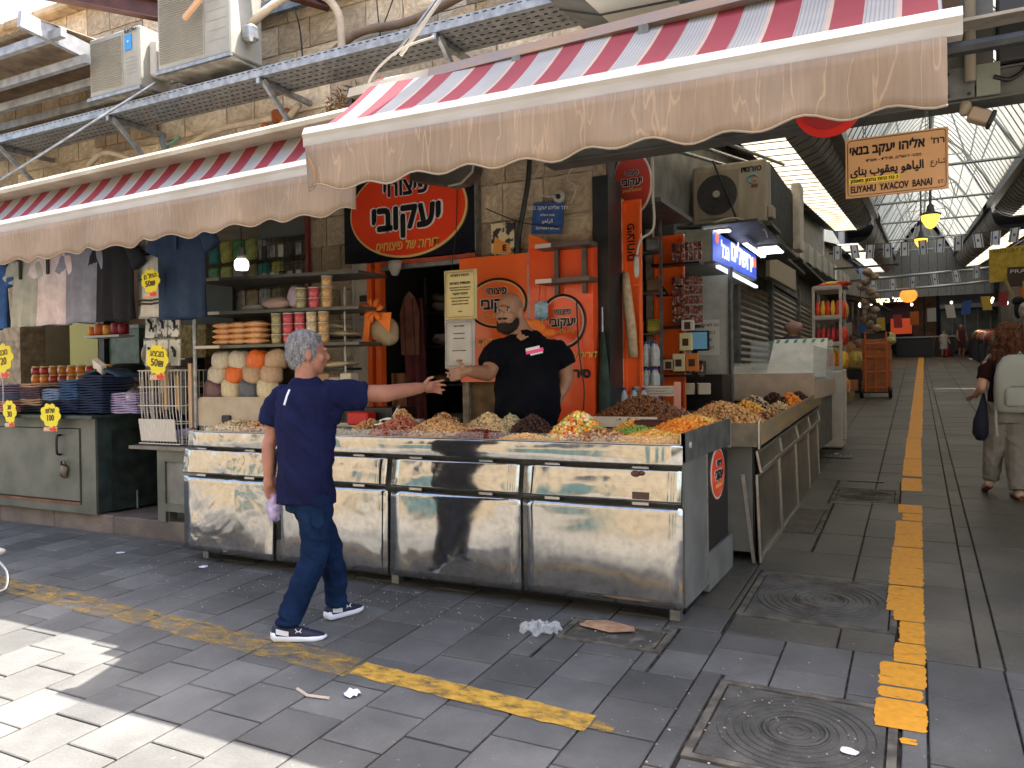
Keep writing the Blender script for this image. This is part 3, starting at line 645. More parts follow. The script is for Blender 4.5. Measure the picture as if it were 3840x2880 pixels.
# ---------------------------------------------------------------- awnings
def fabric(name, period, x0):
    m = bpy.data.materials.new(name); m.use_nodes = True; nt = m.node_tree; b = nt.nodes['Principled BSDF']; L = nt.links; N = nt.nodes.new
    tc = N('ShaderNodeTexCoord'); sp = N('ShaderNodeSeparateXYZ'); L.new(tc.outputs['Object'], sp.inputs[0])
    def mth(op, a, v=None):
        n = N('ShaderNodeMath'); n.operation = op; L.new(a, n.inputs[0]) if not isinstance(a, float) else None
        if v is not None: n.inputs[1].default_value = v
        return n.outputs[0]
    fr_ = mth('FRACT', mth('DIVIDE', mth('ADD', sp.outputs[0], 50 + x0), period)); red = mth('LESS_THAN', fr_, .47)
    f2 = mth('FRACT', mth('DIVIDE', mth('ADD', sp.outputs[0], 50), .0165)); pin = mth('LESS_THAN', f2, .35)
    mx = N('ShaderNodeMix'); mx.data_type = 'RGBA'; mx.inputs[6].default_value = (.30, .295, .285, 1); mx.inputs[7].default_value = (.20, .205, .22, 1); L.new(pin, mx.inputs[0])
    edge = mth('GREATER_THAN', fr_, .93); m3 = N('ShaderNodeMix'); m3.data_type = 'RGBA'; m3.inputs[7].default_value = (.40, .31, .25, 1); L.new(edge, m3.inputs[0]); L.new(mx.outputs[2], m3.inputs[6])
    m2 = N('ShaderNodeMix'); m2.data_type = 'RGBA'; m2.inputs[7].default_value = (.22, .018, .032, 1); L.new(red, m2.inputs[0]); L.new(m3.outputs[2], m2.inputs[6])
    nz = N('ShaderNodeTexNoise'); nz.inputs['Scale'].default_value = 4; nz.inputs['Detail'].default_value = 7; L.new(tc.outputs['Object'], nz.inputs[0]); mr = N('ShaderNodeMapRange'); mr.inputs['To Min'].default_value = .65; mr.inputs['To Max'].default_value = 1.15; L.new(nz.outputs[0], mr.inputs[0])
    m4 = N('ShaderNodeMix'); m4.data_type = 'RGBA'; m4.blend_type = 'MULTIPLY'; m4.inputs[0].default_value = 1; L.new(m2.outputs[2], m4.inputs[6]); L.new(mr.outputs[0], m4.inputs[7]); L.new(m4.outputs[2], b.inputs['Base Color']); b.inputs['Roughness'].default_value = .85
    return m
undM = mat('shade_sheet_beige', (.46, .42, .36), .9, var=.15)  # pale beige of the added sheets, picked to bounce light under the awnings
fabM = fabric('striped_canvas', .262, .02)
def canvas(name, streak):
    m = bpy.data.materials.new(name); m.use_nodes = True; nt = m.node_tree; b = nt.nodes['Principled BSDF']; L = nt.links; N = nt.nodes.new
    tc = N('ShaderNodeTexCoord')
    n1 = N('ShaderNodeTexNoise'); n1.inputs['Scale'].default_value = 2.2; n1.inputs['Detail'].default_value = 7; L.new(tc.outputs['Object'], n1.inputs[0])
    r = N('ShaderNodeValToRGB'); L.new(n1.outputs[0], r.inputs[0]); r.color_ramp.elements[0].position = .3; r.color_ramp.elements[1].position = .7
    r.color_ramp.elements[0].color = (.225, .165, .12, 1); r.color_ramp.elements[1].color = (.33, .245, .175, 1)
    # pale drip marks: thin level sets of a stretched noise
    mp = N('ShaderNodeMapping'); mp.inputs['Scale'].default_value = (5.5, 1, .9); L.new(tc.outputs['Object'], mp.inputs[0])
    n2 = N('ShaderNodeTexNoise'); n2.inputs['Scale'].default_value = 1.5; n2.inputs['Detail'].default_value = 3; L.new(mp.outputs[0], n2.inputs[0])
    a = N('ShaderNodeMath'); a.operation = 'SUBTRACT'; a.inputs[1].default_value = .5; L.new(n2.outputs[0], a.inputs[0]); ab = N('ShaderNodeMath'); ab.operation = 'ABSOLUTE'; L.new(a.outputs[0], ab.inputs[0])
    mr = N('ShaderNodeMapRange'); mr.inputs['From Min'].default_value = .0; mr.inputs['From Max'].default_value = .013; mr.inputs['To Min'].default_value = streak; mr.inputs['To Max'].default_value = 0; L.new(ab.outputs[0], mr.inputs[0])
    mx = N('ShaderNodeMix'); mx.data_type = 'RGBA'; mx.inputs[7].default_value = (.48, .34, .225, 1); L.new(mr.outputs[0], mx.inputs[0]); L.new(r.outputs[0], mx.inputs[6])
    mp3 = N('ShaderNodeMapping'); mp3.inputs['Scale'].default_value = (60, 60, 3); L.new(tc.outputs['Object'], mp3.inputs[0]); n3 = N('ShaderNodeTexNoise'); n3.inputs['Scale'].default_value = 1; n3.inputs['Detail'].default_value = 3; L.new(mp3.outputs[0], n3.inputs[0])
    m3 = N('ShaderNodeMapRange'); m3.inputs['To Min'].default_value = .8; m3.inputs['To Max'].default_value = 1.2; L.new(n3.outputs[0], m3.inputs[0])
    m4 = N('ShaderNodeMix'); m4.data_type = 'RGBA'; m4.blend_type = 'MULTIPLY'; m4.inputs[0].default_value = 1; L.new(mx.outputs[2], m4.inputs[6]); L.new(m3.outputs[0], m4.inputs[7])
    L.new(m4.outputs[2], b.inputs['Base Color']); b.inputs['Roughness'].default_value = .9
    bp = N('ShaderNodeBump'); bp.inputs['Strength'].default_value = .35; bp.inputs['Distance'].default_value = .02; L.new(n1.outputs[0], bp.inputs['Height']); L.new(bp.outputs[0], b.inputs['Normal'])
    return m
valM = canvas('dirty_canvas', .55); valM2 = canvas('dirty_canvas_faint', .25)
barM = mat('white_bar', (.46, .44, .42), .5, col2=(.38, .35, .31), scale=3, stretch=(1, 4, 4)); hoodM = mat('hood_grey', (.21, .19, .20), .6, col2=(.30, .20, .13), scale=4, stretch=(.6, 3, 3), bump=.2); hoodwM = mat('hood_cream', (.46, .42, .34), .6, col2=(.33, .28, .21), scale=3, bump=.2)
def awning(label, xl, xr, yb, zb0, zb1, yh, zh, drop, vm, period, phase, group=None):
    t = thing('awning', label, 'awning', ((xl + xr) / 2, yb, zb0), group)
    n = int((xr - xl) / .04); zb = lambda x: zb0 + (zb1 - zb0) * (x - xl) / (xr - xl)
    # bar
    q = B(); prof = [(-.03, -.045), (.03, -.045), (.04, -.02), (.04, .05), (.01, .065), (-.02, .06), (-.04, .02), (-.032, 0)]
    q.loft([[(x, yb + a, zb(x) + c_) for a, c_ in prof] for x in (xl, xr)]); q.build('front_bar', barM, t)
    # fabric, sagging a little
    P = []
    for j in range(9):
        v = j / 8; P.append([(x, yb + .02 + (yh - yb) * v, zb(x) + .05 + (zh - zb0 - .05) * v - .02 * math.sin(v * PI) + .006 * math.sin(x * 5 + v * 3)) for x in np.linspace(xl + .04, xr - .06, 60)])
    q = B(); q.grid(P); q.build('fabric', fabM, t, True)
    # scalloped valance
    P = []
    for j in range(7):
        v = j / 6; row = []
        for x in np.linspace(xl + .02, xr - .05, n):
            sc_ = .017 * math.sin(2 * PI * (x - xl) / period + phase) + .008 * math.sin(7 * x)
            row.append((x, yb - .035 - .018 * v * math.sin(2 * PI * (x - xl) / period * .5 + 1) - .012 * v * math.sin(x * 9.0) + (.03 if x < xl + .06 else 0) * v, zb(x) - .045 - v * (drop + sc_)))
        P.append(row)
    q = B(); q.grid(P); va = q.build('valance', vm, t, True); md = va.modifiers.new('s', 'SOLIDIFY'); md.thickness = .003
    q = B(); q.tube([Vector(p) + Vector((0, -.002, 0)) for p in P[-1]], .005, 5); q.build('hem', mat('hem_cloth', (.33, .26, .20), .9), t, True)
    return t
big = awning('large striped awning with drip-stained beige valance over the nut counter', -2.90, .155, 3.25, 2.785, 2.74, 3.80, 3.285, .235, valM, .30, 2.2)
q = B(); prof = [(3.74, 3.19), (3.78, 3.185), (4.5, 3.20), (4.5, 3.27), (3.83, 3.275), (3.76, 3.25)]
for xa, xb, mm in ((-3.02, -2.45, hoodwM), (-2.449, .2, hoodM)):
    q = B(); q.loft([[(x, a, c_ + .02 * (x + 2.9)) for a, c_ in prof] for x in (xa, xb)]); q.build('hood', mm, big)
q = B(); q.add([(-3.05, 4.5, 3.24), (3.6, 4.5, 3.24), (3.6, 5.92, 3.60), (-3.05, 5.92, 3.60)], [(0, 1, 2, 3)]); q.build('shade_sheet', undM, big, solid=.015)  # unseen sheet added behind the hood to block the sun
q = B(); q.bx(-3.25, -2.9, 4.25, 4.6, 3.215, 3.23); q.build('shade_joint', sheetM, big)  # added patch closing the sun gap between the two hoods
q = B(); q.bx(-3.03, -3.0, 3.76, 4.3, 3.0, 3.26); q.build('end_bracket', darkM, big)
for x in (-2.6, -1.9, -1.2, -.4): q = B(); q.bx(x, x + .05, 3.72, 3.80, 3.12 + .02 * (x + 2.9), 3.18 + .02 * (x + 2.9)); q.build('clip', greyM, big)
q = B(); q.tube([(-2.6, 3.3, 2.80), (-2.2, 3.9, 2.95), (-2.65, 4.5, 3.1)], .025, 6); q.tube([(-.3, 3.3, 2.76), (-.7, 3.9, 2.92), (-.3, 4.5, 3.1)], .025, 6); q.build('folding_arm', whiteM, big)
q = B(); q.tube([(-3.1, 4.5, 3.1), (3.6, 4.5, 3.1)], .035, 8); q.build('torsion_bar', darkM, big)
lef = awning('smaller striped awning with faded beige valance over the clothes stall', -10.2, -2.93, 3.80, 2.715, 2.825, 4.06, 3.06, .255, valM2, .30, 0.4)
q = B(); q.loft([[(x, a, c_ + .014 * (x + 10.2)) for a, c_ in ((3.905, 3.05), (4.42, 3.05), (4.42, 3.12), (4.40, 3.20), (3.93, 3.11), (3.90, 3.08))] for x in (-10.2, -3.035)]); q.build('hood', hoodwM, lef)
q = B(); q.add([(-10.2, 4.42, 3.14), (-2.9, 4.42, 3.14), (-2.9, 5.92, 3.62), (-10.2, 5.92, 3.62)], [(0, 1, 2, 3)]); q.build('shade_sheet', undM, lef, solid=.015)  # unseen sheet added from hood to wall to keep sun off the ground
# yellowing patch near the junction: a torn seam in the valance
q = B(); q.tube([(-2.84, 3.195, 2.67), (-2.80, 3.19, 2.60), (-2.79, 3.19, 2.55)], .004, 5); q.build('seam_tear', mat('tear_brown', (.35, .16, .05), .9), big)
vz = thing('box_sign', 'dark rounded light box hanging behind the awning valance above the doorway', 'light box', (-2.85, 4.6, 2.8))
q = B(); q.prism([(-3.10, 3.02), (-2.60, 3.02), (-2.575, 2.95), (-2.60, 2.86), (-2.68, 2.80), (-2.78, 2.79), (-3.10, 2.87)], (0, 4.5, 0), (1, 0, 0), (0, 0, 1), (0, .12, 0)); q.build('case', mat('smoky_case', (.05, .047, .042), .35, var=.2), vz)
q = B(); q.tube([(-2.57, 4.5, 3.0), (-2.57, 4.49, 2.95), (-2.595, 4.49, 2.855), (-2.68, 4.49, 2.792), (-2.78, 4.49, 2.785)], .008, 5); q.build('edge_trim', mat('pale_trim', (.30, .29, .25), .6), vz)
# rods that hold the awnings
def rod(pts, r, label, m=whiteM):
    q = B(); q.tube(pts, r, 7); return one('support_rod', q, m, label, 'rod', smooth=True)
rod([(-2.74, 3.9, 3.44), (-2.44, 4.1, 3.95), (-2.3, 4.6, 4.6)], .012, 'thick white rod rising from the hood of the large awning', whiteM)
rod([(-2.80, 3.92, 3.46), (-2.60, 4.2, 3.95), (-2.5, 4.8, 4.6)], .007, 'thin grey rod beside the white rod above the large awning', galvM)
rod([(-9.0, 4.4, 3.12), (-6.6, 5.25, 4.42)], .013, 'long diagonal grey rod from the left awning up to the cable tray', galvM)
q = B(); q.tube(spline([(-2.95, 3.9, 3.12), (-2.9, 3.8, 3.28), (-2.7, 3.82, 3.43), (-2.5, 3.9, 3.50)]), .008, 6); one('cable', q, whiteM, 'grey cable looping over the left end of the large awning hood', 'cable', smooth=True)

# ---------------------------------------------------------------- cable tray with slots
tr = thing('cable_tray', 'long perforated galvanised cable tray running above both awnings', 'cable tray', (-6, 5.5, 4.25))
q = B(); q.bx(-12, -1.4, 5.30, 5.304, 4.255, 4.335); q.bx(-12, -1.4, 5.304, 5.75, 4.255, 4.259); q.bx(-12, -1.4, 5.75, 5.754, 4.255, 4.36); q.build('tray', galvM, tr)
q = B(); x = -11.5
while x < -1.5:
    q.bx(x, x + .035, 5.2965, 5.2995, 4.315, 4.322)
    for yy in (5.36, 5.44, 5.52, 5.60, 5.68): q.bx(x, x + .035, yy, yy + .012, 4.2515, 4.2545)
    x += .075
q.build('slot', blackM, tr, kind='stuff')
for x in (-9.4, -7.4, -5.3, -3.4):
    q = B(); q.tube([(x, 5.95, 3.75), (x + .02, 5.34, 4.24)], .03, 5); q.build('bracket', galvM, tr)
    q = B(); q.bx(x - .02, x + .02, 5.3, 6.0, 4.20, 4.25); q.build('bracket_arm', galvM, tr)
# ---------------------------------------------------------------- air conditioners on the wall
acM = mat('ac_grey', (.36, .36, .33), .5, col2=(.28, .27, .24), scale=3, bump=.05); acuM = mat('ac_under', (.20, .18, .15), .7, col2=(.36, .34, .30), scale=6, thr=(.45, .6)); grM = mat('ac_grille', (.34, .325, .28), .6, var=.1)
def aircon(label, x0, x1, y0, y1, z0, z1, gx0, gx1, blue=False):
    t = thing('air_conditioner', label, 'air conditioner', ((x0 + x1) / 2, (y0 + y1) / 2, z0), None)
    q = B(); q.bev(((x0 + x1) / 2, (y0 + y1) / 2, (z0 + z1) / 2), (x1 - x0, y1 - y0, z1 - z0), .012); q.build('casing', acM, t)
    q = B(); q.bx(gx0, gx1, y0 - .008, y0 - .001, z0 + .06, z1 - .04); g_ = q.build('grille', grM, t)
    q = B(); n = int((z1 - z0 - .1) / .022)
    for k in range(n): q.bx(gx0 + .01, gx1 - .01, y0 - .016, y0 - .009, z0 + .07 + k * .022, z0 + .078 + k * .022)
    q.build('fin', mat('fin_grey', (.24, .23, .20), .6), g_, kind='stuff')
    q = B(); q.bx(x0 + .03, x1 - .03, y0 + .03, y1 - .03, z0 - .03, z0 - .002); q.build('base_pan', acuM, t)
    q = B(); q.bx(x0 - .02, x1 + .02, y0 - .02, y0 + .01, z0 - .035, z0 - .004); q.build('rail', galvM, t)
    for zz in np.linspace(z0 + .15, z1 - .3, 5): q = B(); q.bx(gx1 + .04, x1 - .05, y0 - .004, y0 - .001, zz, zz + .004); q.build('louvre_line', grM, t)
    return t
a1 = aircon('air conditioner with small blue square sticker on the wall at upper left', -7.55, -6.78, 5.22, 5.58, 4.42, 5.02, -7.52, -7.03)
q = B(); q.bx(-6.99, -6.89, 5.21, 5.218, 4.80, 4.95); q.build('blue_sticker', mat('sticker_blue', (.03, .26, .62), .4), a1)
text('*', .06, letterwM, a1, (-6.94, 5.208, 4.87)); text('ELECTRA', .045, letterkM, a1, (-6.90, 5.208, 4.985), bold=.001)
q = B(); q.bev((-6.735, 5.42, 4.72), (.09, .2, .36), .02); q.build('valve_cover', whiteM, a1)
a2 = aircon('larger air conditioner with torn orange logo beside the blue-stickered one', -6.52, -5.55, 5.22, 5.62, 4.50, 5.32, -6.49, -5.88)
q = B(); q.prism(ellipse(.075, .06, 16), (-5.80, 5.205, 5.19), (1, 0, 0), (0, 0, 1), (0, .01, 0)); q.build('orange_logo', mat('logo_orange', (.8, .25, .04), .5), a2)
q = B(); q.bx(-5.90, -5.60, 5.10, 5.125, 5.02, 5.06); one('stick', B().box((-5.85, 5.12, 4.98), (.42, .03, .045), ry=-.55), mat('pale_wood', (.62, .36, .20), .6), 'pale wooden lath leaning across the larger air conditioner', 'lath')
q = B(); q.bev((-5.48, 5.40, 4.72), (.14, .12, .16), .03); q.build('valve_cover', galvM, a2)
# steel beams sticking out of the wall
beM = mat('rust_brown_steel', (.075, .022, .016), .55, var=.3, scale=6); bow = mat('beam_edge', (.30, .24, .20), .6)
def ibeam(label, a, b_, h=.18, w=.10):
    a, b_ = Vector(a), Vector(b_); d = (b_ - a).normalized(); sd = d.cross(Vector((0, 0, 1))).normalized() * (w / 2); up = Vector((0, 0, h / 2)); t = thing('steel_beam', label, 'steel beam', tuple(a))
    def bar(o1, s_, u_, nm, m):
        q = B(); q.loft([[p + o1 + s_ * i + u_ * j for i, j in ((-1, -1), (1, -1), (1, 1), (-1, 1))] for p in (a, b_)]); q.build(nm, m, t)
    bar(Vector((0, 0, 0)), sd * .15, up, 'web', beM); bar(-up, sd, Vector((0, 0, .008)), 'flange', beM); bar(up, sd, Vector((0, 0, .008)), 'flange', beM)
ibeam('brown steel beam jutting out above the small air conditioner', (-8.1, 4.2, 5.42), (-6.55, 6.0, 5.30))
ibeam('brown steel beam jutting out above the larger air conditioner', (-6.5, 4.2, 5.42), (-5.05, 6.0, 5.16), .12)
# conduits, hoses, plants on the wall
def hose(pts, r, m, label, nm='pipe', cat='pipe'):
    q = B(); q.tube(spline(pts, 7), r, 7); return one(nm, q, m, label, cat, smooth=True)
bei = mat('beige_conduit', (.46, .37, .27), .7, var=.15); brn = mat('brown_conduit', (.17, .12, .085), .7, var=.2)
hose([(-8.62, 5.9, 3.66), (-8.6, 5.88, 3.95), (-8.3, 5.86, 4.12), (-7.95, 5.86, 4.05), (-7.5, 5.88, 3.84), (-7.1, 5.9, 3.82), (-6.3, 5.92, 3.9), (-5.7, 5.9, 3.98), (-5.35, 5.9, 4.2)], .033, bei, 'beige conduit arching over the stone wall above the left awning')
hose([(-7.4, 5.95, 4.16), (-7.2, 5.9, 4.04), (-6.9, 5.88, 4.02), (-6.5, 5.9, 4.12), (-5.95, 5.9, 4.12), (-5.7, 5.9, 4.12)], .030, bei, 'beige conduit wriggling below the cable tray')
hose([(-5.62, 5.45, 4.78), (-5.4, 5.5, 4.95), (-5.2, 5.7, 5.16), (-4.95, 5.8, 5.12), (-4.80, 5.85, 4.9), (-4.78, 5.85, 4.5)], .04, bei, 'thick insulated hose looping from the larger air conditioner')
hose([(-5.0, 5.9, 4.58), (-4.62, 5.9, 4.74), (-4.1, 5.9, 4.72), (-3.6, 5.9, 4.80), (-2.6, 5.9, 5.05)], .04, brn, 'brown pipe climbing along the wall above the cable tray')
hose([(-8.7, 5.9, 3.64), (-8.5, 5.86, 3.82), (-7.6, 5.86, 3.92), (-7.0, 5.86, 4.12)], .010, mat('green_wire', (.10, .42, .28), .5), 'thin green hose strung under the cable tray', 'hose', 'hose')
hose([(-7.3, 5.85, 3.60), (-6.9, 5.82, 3.80), (-6.5, 5.85, 3.86), (-5.8, 5.88, 3.86)], .012, bei, 'thin beige cable running just above the left awning hood', 'cable', 'cable')
hose([(-7.4, 5.96, 4.2), (-7.15, 5.8, 3.98), (-7.0, 5.88, 3.72)], .028, mat('blue_grey_pipe', (.16, .20, .23), .5), 'short blue-grey pipe dropping behind the beige conduits')
hose([(-5.55, 5.93, 5.4), (-5.35, 5.9, 5.0), (-5.3, 5.9, 4.6)], .008, blackM, 'black wire dangling beside the larger air conditioner', 'wire', 'wire')
hose([(-4.3, 5.93, 5.6), (-4.4, 5.9, 5.1), (-4.36, 5.9, 4.6)], .006, blackM, 'black wire dangling down the stone wall above the tray', 'wire', 'wire')
hose([(-4.05, 5.93, 5.5), (-4.2, 5.9, 5.0), (-4.5, 5.9, 4.45)], .006, blackM, 'second black wire slanting down the stone wall', 'wire', 'wire')
q = B(); q.bx(-6.4, -2.0, 5.9, 5.96, 5.16, 5.30); one('wall_trunking', q, greyM, 'grey metal trunking fixed along the wall near the top of the photo', 'trunking')
def shrub(c, r, n, m, label, nm='weed'):
    q = B()
    for _ in range(n):
        a = random.uniform(0, 2 * PI); rr = random.random() ** .6; p = Vector((c[0] + r[0] * rr * math.cos(a), c[1] - random.random() * r[1], c[2] + r[2] * rr * math.sin(a)))
        d = Vector((random.uniform(-1, 1), random.uniform(-1, .2), random.uniform(-1, 1))).normalized() * random.uniform(.03, .09); s_ = d.orthogonal().normalized() * .008
        q.add([p, p + s_ + d * .4, p + d, p - s_ + d * .4], [(0, 1, 2, 3)])
    o = one(nm, q, m, label, 'weeds'); o['kind'] = 'stuff'; return o
dryM = mat('dry_weed', (.20, .11, .05), .9, island=.4); rstM = mat('rust_foam', (.30, .075, .02), .9, island=.35, bump=.5)
shrub((-4.75, 5.98, 4.08), (.28, .1, .2), 420, dryM, 'dry brown weeds hanging under the cable tray near the larger awning')
shrub((-5.3, 5.98, 5.55), (.35, .15, .25), 420, mat('dry_green', (.16, .14, .06), .9, island=.4), 'dry bush growing out of the wall top beside the larger air conditioner')
shrub((-7.0, 5.98, 5.45), (.2, .15, .15), 200, MATS['dry_green'], 'dry tuft on the wall above the small air conditioner')
for c, s_, lb in (((-5.95, 5.92, 3.98), (.34, .05, .10), 'rusty orange foam patch around the conduits in mid wall'), ((-8.45, 5.92, 3.72), (.34, .05, .10), 'rusty orange foam patch at the foot of the arching conduit'), ((-5.62, 5.92, 4.13), (.12, .05, .06), 'small rusty foam lump where the conduit enters the wall')):
    q = B()
    for _ in range(26): a = random.uniform(0, 6.28); rr = random.random(); q.ell((c[0] + s_[0] * rr * math.cos(a), c[1] + random.uniform(-.02, .02), c[2] + s_[2] * rr * math.sin(a)), [random.uniform(.03, .07), .04, random.uniform(.02, .045)], 7, 5)
    fo = fuse(q, 'foam_patch', rstM, None, .012, 1); fo['label'] = lb; fo['category'] = 'foam'
# rails of the old roof frame at upper left
rf = thing('rail_frame', 'old grey metal rail frame with corrugated sheet sticking out at upper left', 'metal frame', (-8.5, 5, 4.5))
rl = mat('rail_grey', (.33, .34, .36), .5, .5, var=.25)
for k, (z, y) in enumerate(((4.93, 4.85), (4.76, 5.1), (4.66, 5.35), (4.60, 5.65))):
    q = B(); q.box((-9.1, y, z), (3.4, .06, .085)); q.build('rail', rl, rf)
q = B(); q.box((-7.62, 5.2, 4.93), (.06, 1.3, .16), rx=-.10); q.build('cross_rail', rl, rf)
q = B(); q.add([(-11, 4.9 + (i % 2) * .0, 5.02 + .02 * (i % 2)) if False else (-11 + i * .06, 4.75, 5.03 + .02 * (i % 2)) for i in range(58)] + [(-11 + i * .06, 6.2, 5.10 + .02 * (i % 2)) for i in range(58)], [(i, i + 1, 59 + i, 58 + i) for i in range(57)]); q.build('corrugated_sheet', mat('old_sheet', (.20, .15, .11), .8, col2=(.33, .26, .19), scale=6), rf, solid=.01)
q = B(); q.loft([[(-7.95 + a, 4.5, 4.98 + c_) for a, c_ in ((-.05, -.05), (.05, -.05), (.05, .05), (-.05, .05))], [(-7.35 + a, 4.3, 5.65 + c_) for a, c_ in ((-.05, -.05), (.05, -.05), (.05, .05), (-.05, .05))]]); q.build('strut', mat('white_strut', (.62, .64, .66), .4), rf)
wd = thing('board_panel', 'weathered wooden boards fixed to the wall below the metal rails', 'boards', (-8.3, 5.9, 4.4))
for i in range(5): q = B(); q.bev((-8.42 + i * .21, 5.95, 4.55), (.20, .04, .62), .006, rz=random.uniform(-.02, .02)); q.build('board', mat('tan_board', (.34, .24, .14), .8, col2=(.24, .165, .10), scale=5, stretch=(3, 1, 1), bump=.3, obj=.15), wd)
q = B()
for i in range(3): q.tube(spline([(-10.6, 5.85, 4.40 + i * .1), (-9.6, 5.8, 4.43 + i * .1), (-8.7, 5.85, 4.50 + i * .1)]), .06, 7)
one('rolled_tarp', q, mat('amber_tarp', (.42, .24, .08), .5, col2=(.55, .38, .18), scale=9, stretch=(3, 1, 1)), 'rolled amber tarpaulin tied under the metal rails at left', 'tarp', smooth=True)
# ---------------------------------------------------------------- steel nut counter
def steel(name, dent, rough=.13, tint=(.44, .43, .41)):
    m = bpy.data.materials.new(name); m.use_nodes = True; nt = m.node_tree; b = nt.nodes['Principled BSDF']; L = nt.links; N = nt.nodes.new
    b.inputs['Metallic'].default_value = .93
    tc = N('ShaderNodeTexCoord'); n1 = N('ShaderNodeTexNoise'); n1.inputs['Scale'].default_value = 2.0; n1.inputs['Detail'].default_value = 2.5; n1.inputs['Distortion'].default_value = .6; L.new(tc.outputs['Object'], n1.inputs[0])
    bp = N('ShaderNodeBump'); bp.inputs['Strength'].default_value = 1; bp.inputs['Distance'].default_value = dent; L.new(n1.outputs[0], bp.inputs['Height'])
    n2 = N('ShaderNodeTexNoise'); n2.inputs['Scale'].default_value = 26; n2.inputs['Detail'].default_value = 6; L.new(tc.outputs['Object'], n2.inputs[0])
    b2 = N('ShaderNodeBump'); b2.inputs['Strength'].default_value = .2; b2.inputs['Distance'].default_value = .0004; L.new(n2.outputs[0], b2.inputs['Height']); L.new(bp.outputs[0], b2.inputs['Normal']); L.new(b2.outputs[0], b.inputs['Normal'])
    r = N('ShaderNodeValToRGB'); L.new(n2.outputs[0], r.inputs[0]); r.color_ramp.elements[0].position = .3; r.color_ramp.elements[1].position = .6
    r.color_ramp.elements[0].color = tuple(c * .78 for c in tint) + (1,); r.color_ramp.elements[1].color = (*tint, 1); L.new(r.outputs[0], b.inputs['Base Color'])
    mr = N('ShaderNodeMapRange'); mr.inputs['To Min'].default_value = rough * .6; mr.inputs['To Max'].default_value = rough * 1.9; L.new(n2.outputs[0], mr.inputs[0]); L.new(mr.outputs[0], b.inputs['Roughness']); return m
stA = steel('crumpled_steel', .05, .10); stB = steel('dented_steel', .014, .075); stC = steel('flat_steel', .008, .10); stF = steel('steel_edge', .004, .3, (.50, .49, .46)); stD = mat('alley_steel', (.20, .185, .155), .30, .85, col2=(.34, .30, .23), scale=4, bump=.12, bscale=3)
rustM = mat('rust_spot', (.10, .045, .03), .9, var=.4, scale=30)
nc = thing('nut_counter', 'long stainless steel nut counter with hinged doors under the large awning', 'counter', (-3.2, 4.9, .05))
sideM = mat('counter_side', (.17, .175, .16), .6, col2=(.12, .12, .11), scale=4, bump=.1); lipM = mat('counter_board', (.085, .09, .08), .6, var=.3)
q = B(); q.bx(-5.20, -1.2, 4.47, 4.95, .16, 1.03); q.bx(-1.95, -1.2, 4.95, 5.62, .16, 1.03); q.build('carcass', sideM, nc)
q = B(); q.bx(-5.12, -1.24, 4.62, 4.93, .03, .16); q.bx(-1.9, -1.24, 4.93, 5.6, .05, .16); q.build('plinth', blackM, nc)
for x in (-5.18, -3.3, -1.3): q = B(); q.bx(x, x + .06, 4.5, 4.56, gz(4.5), .17); q.build('leg', galvM, nc)
def panel(x0, x1, z0, z1, yb, yt, m, par, fw=.018, rust=True, name='door', twist=0):
    """framed sheet leaning from yb (bottom) to yt (top)"""
    P = []; n = 12
    for j in range(n + 1):
        v = j / n; row = []
        for i in range(n + 1):
            u = i / n; bow = -.010 * math.sin(PI * u) * math.sin(PI * v)
            row.append((x0 + (x1 - x0) * u, yb + (yt - yb) * v + bow + twist * (u - .5) * (1 - v), z0 + (z1 - z0) * v))
        P.append(row)
    q = B(); q.grid(P); s_ = q.build(name, m, par, True); md = s_.modifiers.new('s', 'SOLIDIFY'); md.thickness = .012; md.offset = 1
    f = B()
    def pt(u, v, o): return (x0 + (x1 - x0) * u, yb + (yt - yb) * v + twist * (u - .5) * (1 - v) - o, z0 + (z1 - z0) * v)
    wu, wv = fw / (x1 - x0), fw / (z1 - z0)
    for u0, u1, v0, v1 in ((0, 1, 0, wv), (0, 1, 1 - wv, 1), (0, wu, wv, 1 - wv), (1 - wu, 1, wv, 1 - wv)):
        f.add([pt(u0, v0, -.004), pt(u1, v0, -.004), pt(u1, v1, -.004), pt(u0, v1, -.004), pt(u0, v0, .008), pt(u1, v0, .008), pt(u1, v1, .008), pt(u0, v1, .008)], [(4, 5, 6, 7), (0, 1, 5, 4), (1, 2, 6, 5), (2, 3, 7, 6), (3, 0, 4, 7)])
    f.build('door_edge', stF, s_)
    if rust:
        r_ = B()
        for _ in range(9): u, v = random.uniform(.04, .96), random.choice((random.uniform(.02, .07), random.uniform(.92, .98))); r_.ell(pt(u, v, .006), (random.uniform(.004, .009), .003, .004), 6, 4)
        r_.build('rust_spot', rustM, s_, kind='stuff')
    return s_
doors = [(-5.27, -4.30, stA, -.03), (-4.27, -3.25, stB, .0), (-3.22, -2.225, stB, .02), (-2.205, -1.19, stC, -.02)]
for i, (x0, x1, m, tw) in enumerate(doors):
    panel(x0, x1, .145 + .004 * i, .738, 4.398, 4.41, m, nc, twist=tw)
    panel(x0 + .01, x1 - .005, .762, .952, 4.388, 4.42, [stA, stB, stB, stB][i], nc, name='flap')
    for hx in (x0 + .2, x1 - .25):
        q = B(); q.box((hx, 4.415, .957), (.10, .012, .018)); q.tube([(hx - .05, 4.41, .966), (hx + .05, 4.41, .966)], .006, 6); q.build('hinge', stF, nc); q = B(); q.box((hx, 4.405, .750), (.10, .012, .016)); q.build('hinge', stF, nc)
for x0, x1, m in ((-5.20, -3.99, stA), (-3.985, -1.185, stB)):
    panel(x0, x1, .978, 1.095, 4.40, 4.405, m, nc, .008, False, 'top_strip')
q = B(); q.bx(-5.20, -1.185, 4.40, 4.43, 1.096, 1.102); q.build('top_edge', stF, nc)
